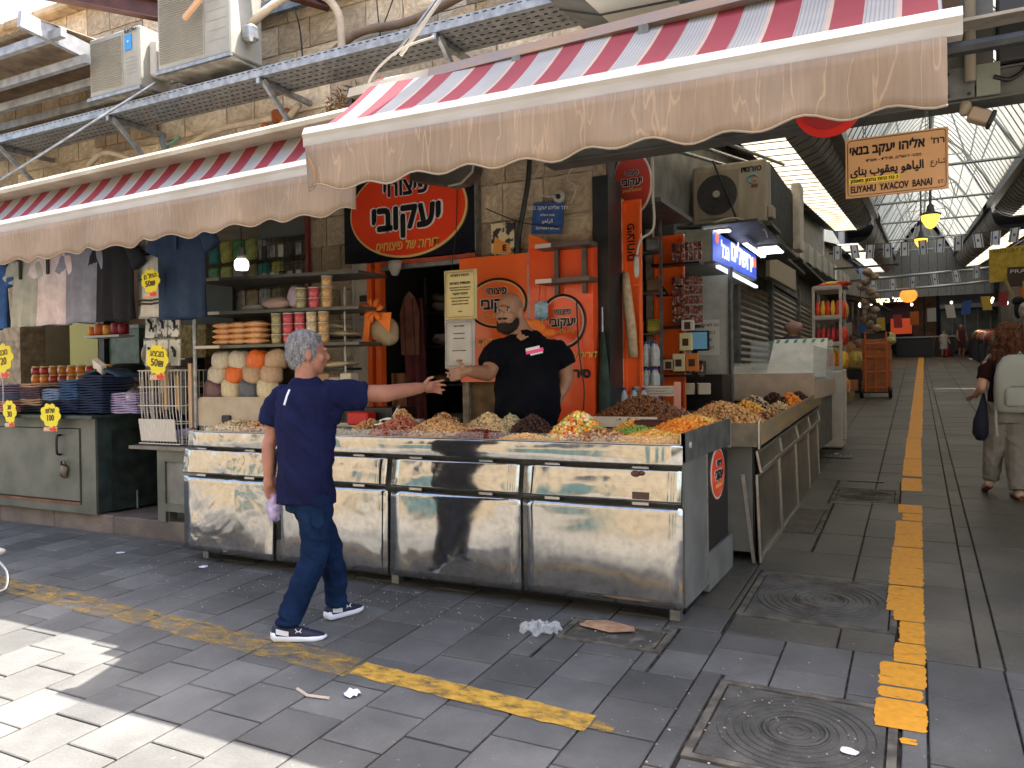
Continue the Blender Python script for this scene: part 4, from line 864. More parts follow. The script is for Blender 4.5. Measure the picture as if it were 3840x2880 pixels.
q = B(); q.box((-1.43, 4.378, .80), (.10, .008, .042)); q.build('tape_patch', mat('brown_tape', (.085, .05, .04), .8), nc)
q = B(); q.ell((-1.465, 4.395, .925), (.03, .01, .02), 8, 6); q.ell((-1.43, 4.395, .93), (.02, .012, .015), 8, 6); q.build('rust_lump', rustM, nc)
# display surface and right side
q = B(); q.add([(-5.18, 4.43, 1.045), (-1.2, 4.43, 1.045), (-1.2, 4.95, 1.12), (-5.18, 4.95, 1.12)], [(0, 1, 2, 3)]); q.add([(-1.95, 4.95, 1.12), (-1.2, 4.95, 1.12), (-1.2, 5.62, 1.13), (-1.95, 5.62, 1.13)], [(0, 1, 2, 3)]); q.build('tray', lipM, nc)
q = B(); q.add([(-5.18, 4.95, 1.03), (-1.95, 4.95, 1.03), (-1.95, 4.95, 1.15), (-5.18, 4.95, 1.15)], [(0, 1, 2, 3)]); q.build('tray_back', stF, nc, solid=.01)
q = B(); q.add([(-1.185, 4.40, 1.0), (-1.185, 5.64, 1.0), (-1.185, 5.64, 1.185), (-1.185, 4.40, 1.165)], [(0, 1, 2, 3)]); q.build('side_board', lipM, nc, solid=.02)
q = B(); q.bx(-1.20, -1.175, 4.40, 4.415, 1.0, 1.165); q.bx(-1.20, -1.172, 5.635, 5.655, .98, 1.19); q.build('corner_trim', stF, nc)
q = B(); q.lathe([(.001, -.004), (.02, -.004), (.018, .004), (.001, .006)], (-1.172, 4.52, 1.09), 12, 'X'); q.build('white_knob', whiteM, nc)
q = B(); q.bx(-1.20, -1.185, 4.43, 4.955, .16, .998); q.build('side_panel', sideM, nc)
q = B(); q.bx(-1.20, -1.178, 4.957, 4.972, .17, 1.0); q.build('side_trim', stF, nc)
q = B(); q.bx(-1.22, -1.196, 4.975, 5.62, .36, .998); pn = q.build('black_panel', blackM, nc)
q = B(); q.bx(-1.21, -1.18, 4.975, 5.70, .12, .36); q.build('side_base', sideM, nc)
q = B(); q.prism(ellipse(.20, .172), (-1.195, 5.30, .835), (0, 1, 0), (0, 0, 1), (.006, 0, 0)); q.build('oval_rim', mat('pale_rim', (.72, .6, .5), .5), nc)
q = B(); q.prism(ellipse(.185, .158), (-1.189, 5.30, .835), (0, 1, 0), (0, 0, 1), (.003, 0, 0)); q.build('oval_face', redM, nc)
def logo(par, c, face, w, nrm, orange_words=True, k=1.0, cut=0):
    """the shop's oval lettering; w = width of the big word; nrm = outward unit"""
    n_ = Vector(nrm); c = Vector(c)
    sx = {'-Y': Vector((1, 0, 0)), '+X': Vector((0, 1, 0))}[face]
    s2 = w * .30
    text('יעקובי', s2 * 1.15, letterwM, par, c + n_ * .001 + Vector((0, 0, -w * .02)), face, bold=s2 * .095, rtl=True, ext=.0006, fit=w * .86 * k)
    text('יעקובי', s2 * 1.15, letterkM, par, c + n_ * .0035 + Vector((0, 0, -w * .02)), face, bold=s2 * .05, rtl=True, ext=.0006, fit=w * .81 * k)
    text('פיצוחי', s2 * .78, letterwM, par, c + n_ * .001 + Vector((0, 0, w * .27)), face, bold=s2 * .055, rtl=True, ext=.0006, fit=w * .55 * k)
    text('פיצוחי', s2 * .78, letterkM, par, c + n_ * .0035 + Vector((0, 0, w * .27)), face, bold=s2 * .028, rtl=True, ext=.0006, fit=w * .52 * k)
    if orange_words: text('דורות של פיצוחים', s2 * .42, letteroM, par, c + n_ * .003 + Vector((0, 0, -w * .29)), face, bold=s2 * .01, rtl=True, ext=.0006, fit=w * .74 * k, shear=.2)
logo(nc, (-1.185, 5.30, .835), '+X', .27, (1, 0, 0))
# clear plastic guards at the front of the trays
clearM = mat('clear_plastic', (.9, .92, .9), .06, alpha=.09, spec=.5)
for x0, x1 in ((-5.1, -4.2), (-4.15, -3.3), (-3.26, -2.5), (-2.46, -1.8), (-1.76, -1.22)):
    q = B(); q.bx(x0, x1, 4.425, 4.428, 1.09, 1.145); q.build('plastic_guard', clearM, nc)

# heaps
OCT = (np.array([(1, 0, 0), (-1, 0, 0), (0, 1, 0), (0, -1, 0), (0, 0, 1), (0, 0, -1)], float), [(0, 2, 4), (2, 1, 4), (1, 3, 4), (3, 0, 4), (2, 0, 5), (1, 2, 5), (3, 1, 5), (0, 3, 5)])
def heap(label, x, y, zb, rx, ry, h, cols, size=(.011, .009, .008), n=900, kind='nuts', pw=1.15, crest=None, slope=0):
    rx *= 1.25; h *= .84; cols = [(min(1, c_[0] * 1.3), min(1, c_[1] * 1.2), c_[2]) for c_ in cols]; lim = -1.23 if y < 5.66 else -1.02; size = tuple(k_ * 1.3 for k_ in size)
    t = thing('nut_heap', label, kind, (x, y, zb), 'heaps of nuts and dried fruit on the counters')
    core = B(); rings = []
    def H(r): return h * max(0, 1 - r ** 1.35)
    for k in range(7):
        r = 1.02 - k / 6 * 1.0; r = max(r, .02); rings.append([(min(x + rx * r * math.cos(a), lim), y + ry * r * math.sin(a), zb + H(min(r, 1)) - .006 + slope * ry * r * math.sin(a)) for a in np.linspace(0, 2 * PI, 20, endpoint=False)])
    core.loft(rings); core.build('core', mat('core_' + label[:14].replace(' ', '_'), tuple(c * .45 for c in cols[0]), .9), t, True)
    r = np.sqrt(RNG.random(n)) * 1.03; a = RNG.random(n) * 2 * PI
    px = x + rx * r * np.cos(a); py = y + ry * r * np.sin(a); pz = zb + h * np.clip(1 - r ** 1.35, 0, 1) + RNG.normal(0, .0035, n) + size[0] * .2 + slope * ry * r * np.sin(a)
    px = np.where(px > lim, lim - RNG.random(n) * .12, px)
    sc_ = (RNG.random((n, 1, 1)) * .5 + .75) * np.array(size)
    V = OCT[0][None] * sc_
    q4 = RNG.normal(size=(n, 4)); q4 /= np.linalg.norm(q4, axis=1)[:, None]; w_, i, j, k = q4.T
    R = np.stack([1 - 2 * (j * j + k * k), 2 * (i * j - k * w_), 2 * (i * k + j * w_), 2 * (i * j + k * w_), 1 - 2 * (i * i + k * k), 2 * (j * k - i * w_), 2 * (i * k - j * w_), 2 * (j * k + i * w_), 1 - 2 * (i * i + j * j)], 1).reshape(n, 3, 3)
    V = np.einsum('nij,nvj->nvi', R, V) + np.stack([px, py, pz], 1)[:, None]
    b = B(); F = np.array(OCT[1])[None] + (np.arange(n) * 6)[:, None, None]
    b.v.append(V.reshape(-1, 3)); b.f = [tuple(f) for f in F.reshape(-1, 3).tolist()]; b.n = n * 6
    nm = 'nutcol_' + '_'.join('%02d' % int(c[0] * 99) + '%02d' % int(c[1] * 99) for c in cols)
    b.build('pieces', islandmix(nm, cols, .45), t, True, kind='stuff')
    return t
TAN = [(.52, .31, .15), (.62, .40, .21), (.40, .22, .10), (.58, .35, .17)]; PALE = [(.58, .47, .31), (.66, .55, .38), (.45, .34, .21)]; REDN = [(.36, .09, .06), (.46, .16, .10), (.28, .07, .05), (.50, .26, .15)]
BRN = [(.17, .075, .035), (.24, .11, .05), (.12, .05, .028)]; DRK = [(.045, .02, .018), (.09, .035, .025), (.025, .015, .015)]; ORG = [(.80, .28, .03), (.86, .38, .06), (.70, .20, .02)]; YEL = [(.82, .45, .10), (.88, .55, .16), (.72, .34, .07)]
GRN = [(.20, .36, .07), (.28, .46, .12), (.15, .28, .05)]; CRAN = [(.17, .02, .02), (.26, .05, .03), (.10, .012, .015)]; SEED = [(.46, .44, .33), (.56, .54, .44), (.33, .30, .20)]; MIXC = [(.85, .32, .05), (.88, .62, .12), (.75, .68, .55), (.30, .40, .10), (.82, .22, .05), (.9, .75, .3)]
MED = [(.50, .27, .12), (.30, .12, .06), (.62, .42, .24), (.20, .09, .05)]
T = lambda y: 1.045 + .144 * (y - 4.43)
H_ = [
 ('heap of ridged peanuts in their shells at the left end of the counter', -4.98, 4.70, .22, .22, .09, PALE, (.022, .011, .010), 380),
 ('heap of tan peanuts in shell beside the walking man', -4.62, 4.70, .25, .22, .12, TAN, (.018, .010, .009), 550),
 ('low heap of mottled grey seeds hidden behind the walking man', -4.1, 4.68, .26, .2, .07, SEED, (.009, .006, .005), 700),
 ('flat heap of pale pumpkin seeds below the steel scoop', -3.60, 4.60, .24, .16, .055, SEED, (.009, .006, .004), 1300),
 ('small heap of tan nuts behind the pumpkin seeds by the red box', -3.72, 4.83, .13, .1, .10, TAN, (.010, .008, .007), 320),
 ('tall cone of reddish peanuts to the right of the steel scoop', -3.30, 4.64, .24, .19, .17, REDN, (.010, .008, .007), 1500),
 ('yellowish peak of roasted nuts on top of the reddish peanuts', -3.33, 4.70, .13, .1, .23, TAN, (.010, .008, .007), 600),
 ('brown heap of raisins behind the roasted nuts under the two hands', -3.08, 4.86, .17, .1, .16, MED, (.009, .008, .007), 500),
 ('broad cone of roasted golden nuts in front of the open doorway', -2.98, 4.64, .25, .19, .165, TAN, (.012, .010, .009), 1300),
 ('small tan heap between the golden nuts and the pale mix', -2.80, 4.87, .12, .1, .10, TAN, (.009, .007, .006), 350),
 ('pale heap of mixed nuts and seeds left of the grey heap', -2.66, 4.78, .16, .13, .18, PALE, (.012, .009, .008), 650),
 ('heap of dark red cranberries at the front before the vendor', -2.62, 4.60, .26, .16, .085, CRAN, (.009, .007, .007), 1300),
 ('grey-white heap of sunflower seeds in front of the vendor', -2.50, 4.82, .13, .11, .16, SEED, (.011, .006, .005), 650),
 ('black-brown cone of raisins in front of the vendor belly', -2.32, 4.78, .16, .14, .17, DRK, (.010, .007, .006), 750),
 ('low orange-yellow heap of dried fruit near the glass guard', -2.26, 4.56, .22, .13, .07, YEL, (.011, .009, .006), 1000),
 ('small bright green heap beside the candied fruit', -2.14, 4.84, .09, .08, .07, GRN, (.009, .007, .006), 280),
 ('multicoloured cone of candied fruit cubes at right of the vendor', -1.96, 4.74, .18, .15, .20, MIXC, (.014, .013, .012), 700),
 ('heap of brown pecans in front of the green peas', -1.76, 4.64, .22, .14, .10, MED, (.014, .010, .008), 700),
 ('low strip of sliced almonds along the front guard', -1.86, 4.50, .25, .07, .035, PALE, (.011, .007, .004), 500),
 ('heap of pale green peas left of the small orange heap', -1.62, 4.92, .14, .12, .06, GRN, (.009, .008, .007), 480),
 ('wide yellow heap of banana chips at the right end of the counter', -1.42, 4.62, .23, .20, .10, YEL, (.015, .014, .005), 1100),
]
for lb, x, y, rx, ry, h, c, s_, n in H_: heap(lb, x, y, T(y), rx, ry, h, c, s_, n)
heap('small golden heap of corn nuts before the cardboard tray', -1.72, 5.15, 1.12, .12, .1, .09, YEL, (.010, .009, .008), 300)
heap('bright orange heap of dried apricots along the right side board', -1.34, 5.0, 1.12, .18, .20, .10, ORG, (.019, .017, .009), 520)
heap('golden orange heap of turkish apricots at the back right corner', -1.36, 5.35, 1.13, .2, .2, .10, YEL, (.015, .014, .009), 450)
heap('large brown mound of shelled almonds in a white box', -1.80, 5.58, 1.18, .30, .24, .20, BRN, (.012, .008, .006), 1600)
cb = thing('open_box', 'shallow white cardboard box under the brown almond mound', 'box', (-1.86, 5.3, 1.14))
q = B(); q.bx(-2.12, -1.62, 5.34, 5.352, 1.13, 1.205); q.bx(-2.12, -1.62, 5.80, 5.812, 1.13, 1.2); q.bx(-2.13, -2.12, 5.34, 5.81, 1.13, 1.2); q.build('side', mat('box_white', (.68, .62, .54), .7, var=.08), cb)
q = B(); q.bx(-2.12, -1.62, 5.353, 5.80, 1.13, 1.136); q.build('bottom', MATS['box_white'], cb)
q = B(); q.bev((-1.56, 5.17, 1.165), (.30, .16, .06), .01); one('date_box', q, mat('chocolate_box', (.07, .022, .018), .45), 'dark brown box lying between the yellow and orange heaps', 'box')
# scoop, red box
scp = thing('steel_scoop', 'steel scoop standing in the nuts near the walking man', 'scoop', (-3.53, 4.78, 1.1))
q = B(); P = []
for j in range(9):
    v = j / 8; P.append([(-3.60 + .15 * v + .0, 4.74 + .07 * math.cos(a) * math.sin(PI * min(1, v * .9 + .1)) ** .5, 1.17 + .065 * math.sin(a) * math.sin(PI * min(1, v * .9 + .1)) ** .5 + .02 * v) for a in np.linspace(-PI * .95, PI * .15, 11)])
q.grid(P); q.build('bowl', stC, scp, True, solid=.003)
q = B(); q.tube([(-3.46, 4.75, 1.2), (-3.43, 4.77, 1.26), (-3.42, 4.78, 1.30)], .011, 8); q.build('handle', stF, scp, True)
q = B(); q.bev((-3.86, 4.90, 1.19), (.20, .12, .10), .01); one('red_box', q, mat('red_carton', (.55, .02, .02), .4), 'small red carton behind the pumpkin seeds', 'carton')
q = B(); q.bev((-3.36, 4.93, 1.165), (.10, .07, .05), .008); one('white_tub', q, whiteM, 'small white tub beside the scoop handle', 'tub')
q = B(); q.bx(-3.98, -3.62, 4.97, 5.3, 1.10, 1.27); one('scale', q, blackM, 'black scale box behind the counter beside the outstretched arm', 'scale')

# ---------------------------------------------------------------- second counter along the alley
c2 = thing('alley_counter', 'second steel counter with hinged doors running up the alley', 'counter', (-1.6, 7.6, .2))
def Z(z, y): return z + .04 * (y - 5.6)
def ybox(b, x0, x1, y0, y1, z0, z1):
    b.add([(x, y, Z(z, y)) for x in (x0, x1) for y in (y0, y1) for z in (z0, z1)], [(0, 1, 3, 2), (4, 6, 7, 5), (0, 4, 5, 1), (2, 3, 7, 6), (0, 2, 6, 4), (1, 5, 7, 3)])
q = B(); ybox(q, -2.3, -1.06, 5.82, 9.75, .2, 1.0); q.build('carcass', sideM, c2)
q = B(); ybox(q, -2.3, -1.0, 5.66, 9.75, 1.0, 1.01); q.build('tray', lipM, c2)
q = B(); ybox(q, -1.0, -.985, 5.66, 9.75, .985, 1.13); q.build('rail', mat('wood_rail', (.20, .17, .12), .6, col2=(.34, .22, .09), scale=3, stretch=(1, .6, 6)), c2)
q = B(); ybox(q, -1.19, -.985, 5.65, 5.66, .985, 1.15); q.build('rail_end', mat('wood_end', (.18, .16, .12), .6, var=.3), c2)
q = B(); ybox(q, -.988, -.975, 5.645, 5.67, .97, 1.17); q.build('rail_trim', stF, c2)
def panely(y0, y1, z0, z1, xb, xt, m, par, name='door', fw=.02):
    n = 8; P = [[(xb + (xt - xb) * j / n + .008 * math.sin(PI * i / n) * math.sin(PI * j / n), y0 + (y1 - y0) * i / n, Z(z0 + (z1 - z0) * j / n, y0 + (y1 - y0) * i / n)) for i in range(n + 1)] for j in range(n + 1)]
    q = B(); q.grid(P); s_ = q.build(name, m, par, True); md = s_.modifiers.new('s', 'SOLIDIFY'); md.thickness = .012; md.offset = -1
    f = B()
    for ya, yb_, za, zb_ in ((y0, y1, z0, z0 + fw), (y0, y1, z1 - fw, z1), (y0, y0 + fw, z0 + fw, z1 - fw), (y1 - fw, y1, z0 + fw, z1 - fw)):
        X = lambda z: xb + (xt - xb) * (z - z0) / (z1 - z0)
        f.add([(X(za) - .004, ya, Z(za, ya)), (X(za) - .004, yb_, Z(za, yb_)), (X(zb_) - .004, yb_, Z(zb_, yb_)), (X(zb_) - .004, ya, Z(zb_, ya)), (X(za) + .01, ya, Z(za, ya)), (X(za) + .01, yb_, Z(za, yb_)), (X(zb_) + .01, yb_, Z(zb_, yb_)), (X(zb_) + .01, ya, Z(zb_, ya))], [(4, 5, 6, 7), (0, 1, 5, 4), (1, 2, 6, 5), (2, 3, 7, 6), (3, 0, 4, 7)])
    f.build('door_edge', stF, s_); return s_
ys = [5.80, 6.86, 7.86, 8.80, 9.70]
for i in range(4):
    panely(ys[i] + .01, ys[i + 1] - .01, .13, .765, -1.01, -1.03, stD, c2)
    panely(ys[i] + .01, ys[i + 1] - .01, .78, .935, -1.0, -1.03, stD, c2, 'flap')
q = B(); ybox(q, -1.055, -1.045, 5.82, 9.7, .2, .99); q.build('gap', blackM, c2)
q = B(); q.add([(-1.06, 5.78, .14), (-1.035, 5.78, .14), (-1.10, 5.74, .78), (-1.125, 5.74, .78)], [(0, 1, 2, 3)]); q.build('leaning_strip', stF, c2, solid=.008)
for lb, x, y, rx, ry, h, c, s_, n in [
 ('big pale tan cone of peanuts on the alley counter', -1.34, 6.12, .36, .42, .30, TAN, (.012, .009, .008), 2400),
 ('brown clustered heap behind the big tan cone', -1.80, 6.45, .22, .2, .22, MED, (.014, .011, .01), 500),
 ('small red berry heap beyond the tan cone', -1.62, 7.05, .18, .2, .22, CRAN, (.010, .009, .008), 400),
 ('golden yellow heap of dried pineapple on the alley counter', -1.35, 7.15, .2, .26, .22, YEL, (.016, .012, .009), 500),
 ('mixed brown nut heap near the alley counter rail', -1.15, 7.05, .14, .3, .12, MED, (.012, .009, .008), 500),
 ('pale speckled heap of nuts further along the rail', -1.15, 7.65, .14, .24, .16, PALE, (.012, .009, .008), 500),
 ('white and dark heap behind the speckled nuts', -1.42, 7.9, .18, .24, .22, [(.6, .55, .45), (.1, .03, .03)], (.012, .01, .009), 450),
 ('dark purple heap of raisins beside the bright orange heap', -1.30, 8.35, .18, .2, .22, DRK, (.011, .008, .008), 400),
 ('bright orange heap near the end of the alley counter', -1.16, 8.45, .14, .26, .20, ORG, (.016, .014, .01), 420),
 ('dark prune heap near the end of the alley counter', -1.14, 8.95, .13, .22, .18, DRK, (.014, .012, .01), 300),
 ('olive brown heap at the very end of the alley counter', -1.18, 9.35, .15, .26, .18, [(.22, .15, .05), (.30, .2, .07)], (.012, .01, .008), 350)]:
    heap(lb, x, y, Z(1.012, y), rx, ry, h, c, s_, n, slope=.04)
def parcel(c, d, rz, m, label, cat='box', nm='carton'):
    q = B(); q.bev(c, d, .008, rz); return one(nm, q, m, label, cat)
cardM = mat('cardboard', (.36, .24, .14), .8, var=.15); kraftM = mat('white_carton', (.60, .56, .48), .7, var=.1)
parcel((-1.95, 6.05, 1.17), (.36, .26, .20), .1, kraftM, 'white carton standing behind the almond mound'); parcel((-2.12, 6.45, 1.15), (.24, .3, .3), 0, cardM, 'brown carton behind the white carton')
for k in range(4): parcel((-2.0 + .01 * k, 6.5, 1.33 + k * .022), (.36, .26, .02), .05 * k, kraftM, ['lowest', 'second', 'third', 'topmost'][k] + ' flattened carton in the small stack behind the almond mound', 'box', 'flat_carton')['group'] = 'flattened cartons on the boxes'
q = B(); q.box((-1.66, 6.02, 1.31), (.05, .02, .27), ry=.06, rx=.12); one('wooden_peel', q, mat('pink_stick', (.62, .33, .27), .6), 'pale pink stick poking up between the almond and peanut heaps', 'stick')
# glass topped case
gc = thing('glass_case', 'glass topped display case with white packets at the end of the alley counter', 'display case', (-1.5, 10.4, .5))
glassM = mat('case_glass', (.75, .82, .80), .04, alpha=.28, spec=.6); pinkM = mat('pale_board', (.50, .42, .35), .6, var=.1)
q = B(); q.bx(-2.05, -1.02, 9.80, 11.4, .6, 1.30); q.build('base', greyM, gc); q = B(); q.bx(-2.1, -.98, 8.98, 9.0, 1.22, 1.50); q.bx(-2.1, -2.08, 9.0, 11.4, 1.22, 1.6); q.bx(-1.0, -.98, 9.0, 11.4, 1.22, 1.42); q.bx(-2.08, -1.0, 9.0, 11.4, 1.2, 1.225); q.build('board', pinkM, gc)
q = B(); q.bx(-.995, -.985, 9.02, 11.4, 1.42, 1.80); q.bx(-2.08, -1.0, 11.38, 11.39, 1.3, 1.95); q.bx(-2.08, -1.0, 9.01, 9.016, 1.50, 1.62); q.build('pane', glassM, gc)
q = B(); q.add([(-1.75, 10.6, 1.45), (-1.02, 10.6, 1.45), (-1.02, 10.9, 1.95), (-1.68, 10.9, 1.95)], [(0, 1, 2, 3)]); bd = q.build('price_board', mat('case_board', (.62, .60, .50), .6, var=.1), gc, solid=.01)
q = B()
for k in range(6): q.add([(-1.66 + k * .11, 10.855, 1.90), (-1.62 + k * .11, 10.855, 1.90), (-1.60 + k * .11, 10.88, 1.945), (-1.64 + k * .11, 10.88, 1.945)], [(0, 1, 2, 3)])
q.build('green_dash', mat('dash_green', (.06, .25, .15), .6), bd, kind='stuff')
for k in range(9):
    q = B(); q.ell((-1.85 + (k % 3) * .28, 9.3 + (k // 3) * .55 + .1 * (k % 2), 1.33), (.17, .2, .06), 9, 5, np.array(Matrix.Rotation(random.uniform(-.6, .6), 3, 'Z'))); one('white_packet', q, mat('packet_white', (.66, .68, .68), .3, var=.2, scale=9, bump=.4) if k % 4 != 1 else darkM, 'crumpled ' + ('dark' if k % 4 == 1 else 'white') + ' packet, ' + ['front', 'middle', 'rear'][k // 3] + ' row ' + ['left', 'centre', 'right'][k % 3] + ', in the glass topped case', 'packet', 'packets in the glass case', smooth=True)
# ---------------------------------------------------------------- nut shop front
ss = thing('shop_sign', 'big black sign board with a red oval lettered in Hebrew above the doorway', 'sign', (-4.12, 5.93, 2.6))
q = B(); q.bx(-4.86, -3.41, 5.95, 5.98, 2.60, 3.45); q.build('board', mat('sign_black', (.006, .009, .018), .22, coat=.4), ss)
q = B(); q.bx(-3.41, -3.40, 5.93, 5.985, 2.60, 3.45); q.build('edge', galvM, ss)
SC = (-4.13, 0, 3.03)
for rx, rz, y, m, nm in ((.645, .425, 5.935, yellowtM, 'oval_edge'), (.625, .405, 5.925, redM, 'oval_face')):
    q = B(); q.prism(ellipse(rx, rz, 64), (SC[0], y, SC[2]), (1, 0, 0), (0, 0, 1), (0, .014, 0)); q.build(nm, m, ss)
logo(ss, (SC[0], 5.922, SC[2] - .04), '-Y', .94, (0, -1, 0))
# door
dr = thing('door_frame', 'orange metal door frame with white jamb around the dark storeroom doorway', 'door frame', (-4.1, 5.95, .2))
q = B(); q.bx(-4.76, -4.60, 5.955, 6.03, .2, 2.59); q.build('white_jamb', mat('jamb_white', (.52, .48, .42), .6, var=.12, bump=.1), dr)
q = B(); q.bx(-4.77, -4.755, 5.94, 6.02, .2, 2.59); q.build('jamb_edge', whiteM, dr)
for x0, x1 in ((-4.595, -4.545), (-4.50, -4.44)): q = B(); q.bx(x0, x1, 5.94, 6.02, .2, 2.58); q.build('orange_post', orangeM, dr)
q = B(); q.bx(-4.595, -3.42, 5.945, 6.0, 2.55, 2.588); q.build('lintel', mat('dull_orange', (.42, .07, .03), .6, var=.3, scale=8), dr)
q = B(); q.bx(-4.44, -3.5, 5.96, 6.02, 2.51, 2.549); q.build('lintel', galvM, dr)
q = B(); q.bx(-3.56, -3.50, 5.94, 6.03, .2, 2.5); q.build('post', mat('worn_post', (.30, .26, .21), .7, var=.4, scale=12), dr)
st = thing('card_stickers', 'strip of payment card stickers on the white door jamb', 'stickers', (-4.65, 5.95, 2.06))
for z, c in ((2.26, (.03, .03, .04)), (2.19, (.70, .18, .05)), (2.13, (.05, .03, .05)), (2.08, (.35, .36, .40))):
    q = B(); q.bx(-4.69, -4.61, 5.947, 5.953, z - .03, z + .03); q.build('sticker', mat('stick_%d' % int(z * 100), c, .4), st)
text('VISA', .026, letterwM, st, (-4.65, 5.944, 2.08)); text('●●', .04, mat('card_red', (.6, .02, .02), .4), st, (-4.65, 5.944, 2.13))
lc = thing('lamp_cover', 'white round lamp cover fixed under the door lintel', 'lamp', (-4.25, 5.9, 2.45))
q = B(); q.lathe([(.001, -.09), (.03, -.085), (.06, -.02), (.065, .03), (.001, .035)], (-4.24, 5.90, 2.53), 14); q.build('cover', whiteM, lc, True); q = B(); q.bx(-4.29, -4.19, 5.88, 5.95, 2.565, 2.58); q.build('base', whiteM, lc)
# things in the storeroom
sh = thing('storeroom_shelves', 'dark shelving inside the storeroom doorway', 'shelves', (-3.9, 6.7, .2))
for z in (1.02, 1.42, 1.80, 2.14): q = B(); q.bx(-4.35, -3.52, 6.55, 6.95, z, z + .02); q.build('shelf', darkM, sh)
q = B(); q.bx(-4.36, -4.33, 6.55, 6.58, .2, 2.5); q.build('upright', darkM, sh)
n = 0
BAG = [mat('sack_%d' % i, c, .5, var=.3, scale=14, bump=.3) for i, c in enumerate([(.22, .21, .20), (.13, .10, .075), (.20, .13, .08), (.10, .10, .11)])]
lb0 = {2.14: 'top', 1.80: 'second', 1.42: 'third', 1.02: 'bottom'}
for z in (2.16, 1.82, 1.44, 1.04):
    for k in range(5):
        for j in range(2 if z > 2 else 1):
            q = B(); q.ell((-4.22 + k * .155, 6.66 + .05 * (k % 2), z + .055 + j * .08), (.10, .13, .05), 9, 6, np.array(Matrix.Rotation(random.uniform(-.4, .4), 3, 'Y')))
            o = one('goods_bag', q, BAG[(k + j + n) % 4], '', 'bag', 'bags on the storeroom shelves', smooth=True); o['label'] = ['leftmost', 'second', 'middle', 'fourth', 'rightmost'][k] + (' upper' if j else '') + ' filled bag on the ' + lb0[round(z - .02, 2)] + ' storeroom shelf'
    n += 1
parcel((-3.72, 6.62, 1.95), (.22, .2, .24), .1, mat('dim_card', (.22, .11, .06), .8), 'brown carton on the storeroom shelf behind the posters')
parcel((-4.10, 6.58, 1.90), (.30, .06, .07), 0, mat('grey_tub', (.30, .30, .31), .5), 'grey plastic tray on the storeroom shelf')
cu = thing('door_curtain', 'dark wine coloured curtain bunched inside the doorway', 'curtain', (-4.3, 6.15, .3))
P = []
for j in range(14):
    v = j / 13; z = .3 + 1.95 * v; w = .075 + .06 * math.sin(v * 2.2) ; P.append([(-4.22 + (u - .5) * 2 * w + .05 * (1 - v), 6.15 + .03 * math.sin(u * 16 + v * 2), z) for u in np.linspace(0, 1, 26)])
q = B(); q.grid(P); q.build('cloth', mat('wine_cloth', (.085, .018, .024), .8, var=.4, scale=7), cu, True, solid=.006)
q = B(); P = [[(-4.44 + .16 * u, 6.10 + .01 * math.sin(u * 9), z) for u in np.linspace(0, 1, 8)] for z in (.3, 1.0, 1.55)]; q.grid(P); one('brown_panel', q, mat('brown_door', (.22, .10, .045), .6, var=.25, scale=4, stretch=(1, 1, .3)), 'brown wooden panel leaning inside the doorway beside the orange post', 'panel', solid=.02)
q = B(); q.prism([(-.10, -.30), (.10, -.30), (.11, .10), (.06, .24), (0, .30), (-.06, .24), (-.11, .10)], (-4.24, 6.12, 2.02), (1, 0, 0), (0, 0, 1), (0, .015, 0)); one('arched_board', q, mat('arched', (.16, .07, .05), .5, var=.3), 'arched brownish board with a pale rim inside the doorway', 'board')
# the nuts bags with ribbons
orcl = mat('orange_ribbon', (.90, .22, .03), .55, var=.1)
def giftbag(c, k, label, w=.15):
    t = thing('gift_bag', label, 'bag', c); x, y, z = c
    q = B(); q.ell((x, y, z), (w, w * .6, w * .88), 14, 9); q.ell((x + .03, y, z - .05), (w * .8, w * .55, w * .6), 12, 8); fuse(q, 'cellophane', mat('cellophane', (.75, .62, .42), .18, alpha=.45, bump=.6, bscale=30), t, .02, 1)
    q = B()
    for _ in range(26): q.bev((x + random.uniform(-.6, .6) * w, y + random.uniform(-.3, .3) * w, z + random.uniform(-.75, .4) * w), (.05, .03, .04), .01, random.uniform(0, 3), random.uniform(0, 3))
    q.build('sweets', mat('bag_sweets', (.55, .38, .20), .6, island=.4), t, kind='stuff')
    for a in np.linspace(.2, 2 * PI, 8)[:-1]:
        q = B(); dx, dz = math.cos(a), math.sin(a); q.loft([[(x - .04 + dx * s_ + b_ * dz * .5, y - w * .5 - .02 - .03 * math.sin(s_ * 25) + e * .012, z + w * 1.18 + dz * s_ - b_ * dx * .5) for b_, e in ((-r_, 0), (0, 1), (r_, 0), (0, -1))] for s_, r_ in ((0, .012), (.04, .04), (.085, .05), (.11, .02))]); q.build('bow_loop', orcl, t)
    q = B(); q.grid([[(x - .13 - .04 * v + .04 * u, y - w * .6 - .01, z + w * 1.1 - v * .30) for u in (0, .5, 1, 1.6)] for v in np.linspace(0, 1, 6)]); q.build('ribbon', orcl, t, solid=.004)
    q = B(); q.prism([(-.10, .12), (.12, .12), (.10, -.06), (.02, .02)], (x + .02, y - w * .62, z + .03), (1, 0, 0), (0, 0, 1), (0, .008, 0)); q.build('flap', orcl, t)
    return t
giftbag((-4.16, 5.62, 1.92), 0, 'clear gift bag with a big orange bow hanging on the doorway left of the posters')
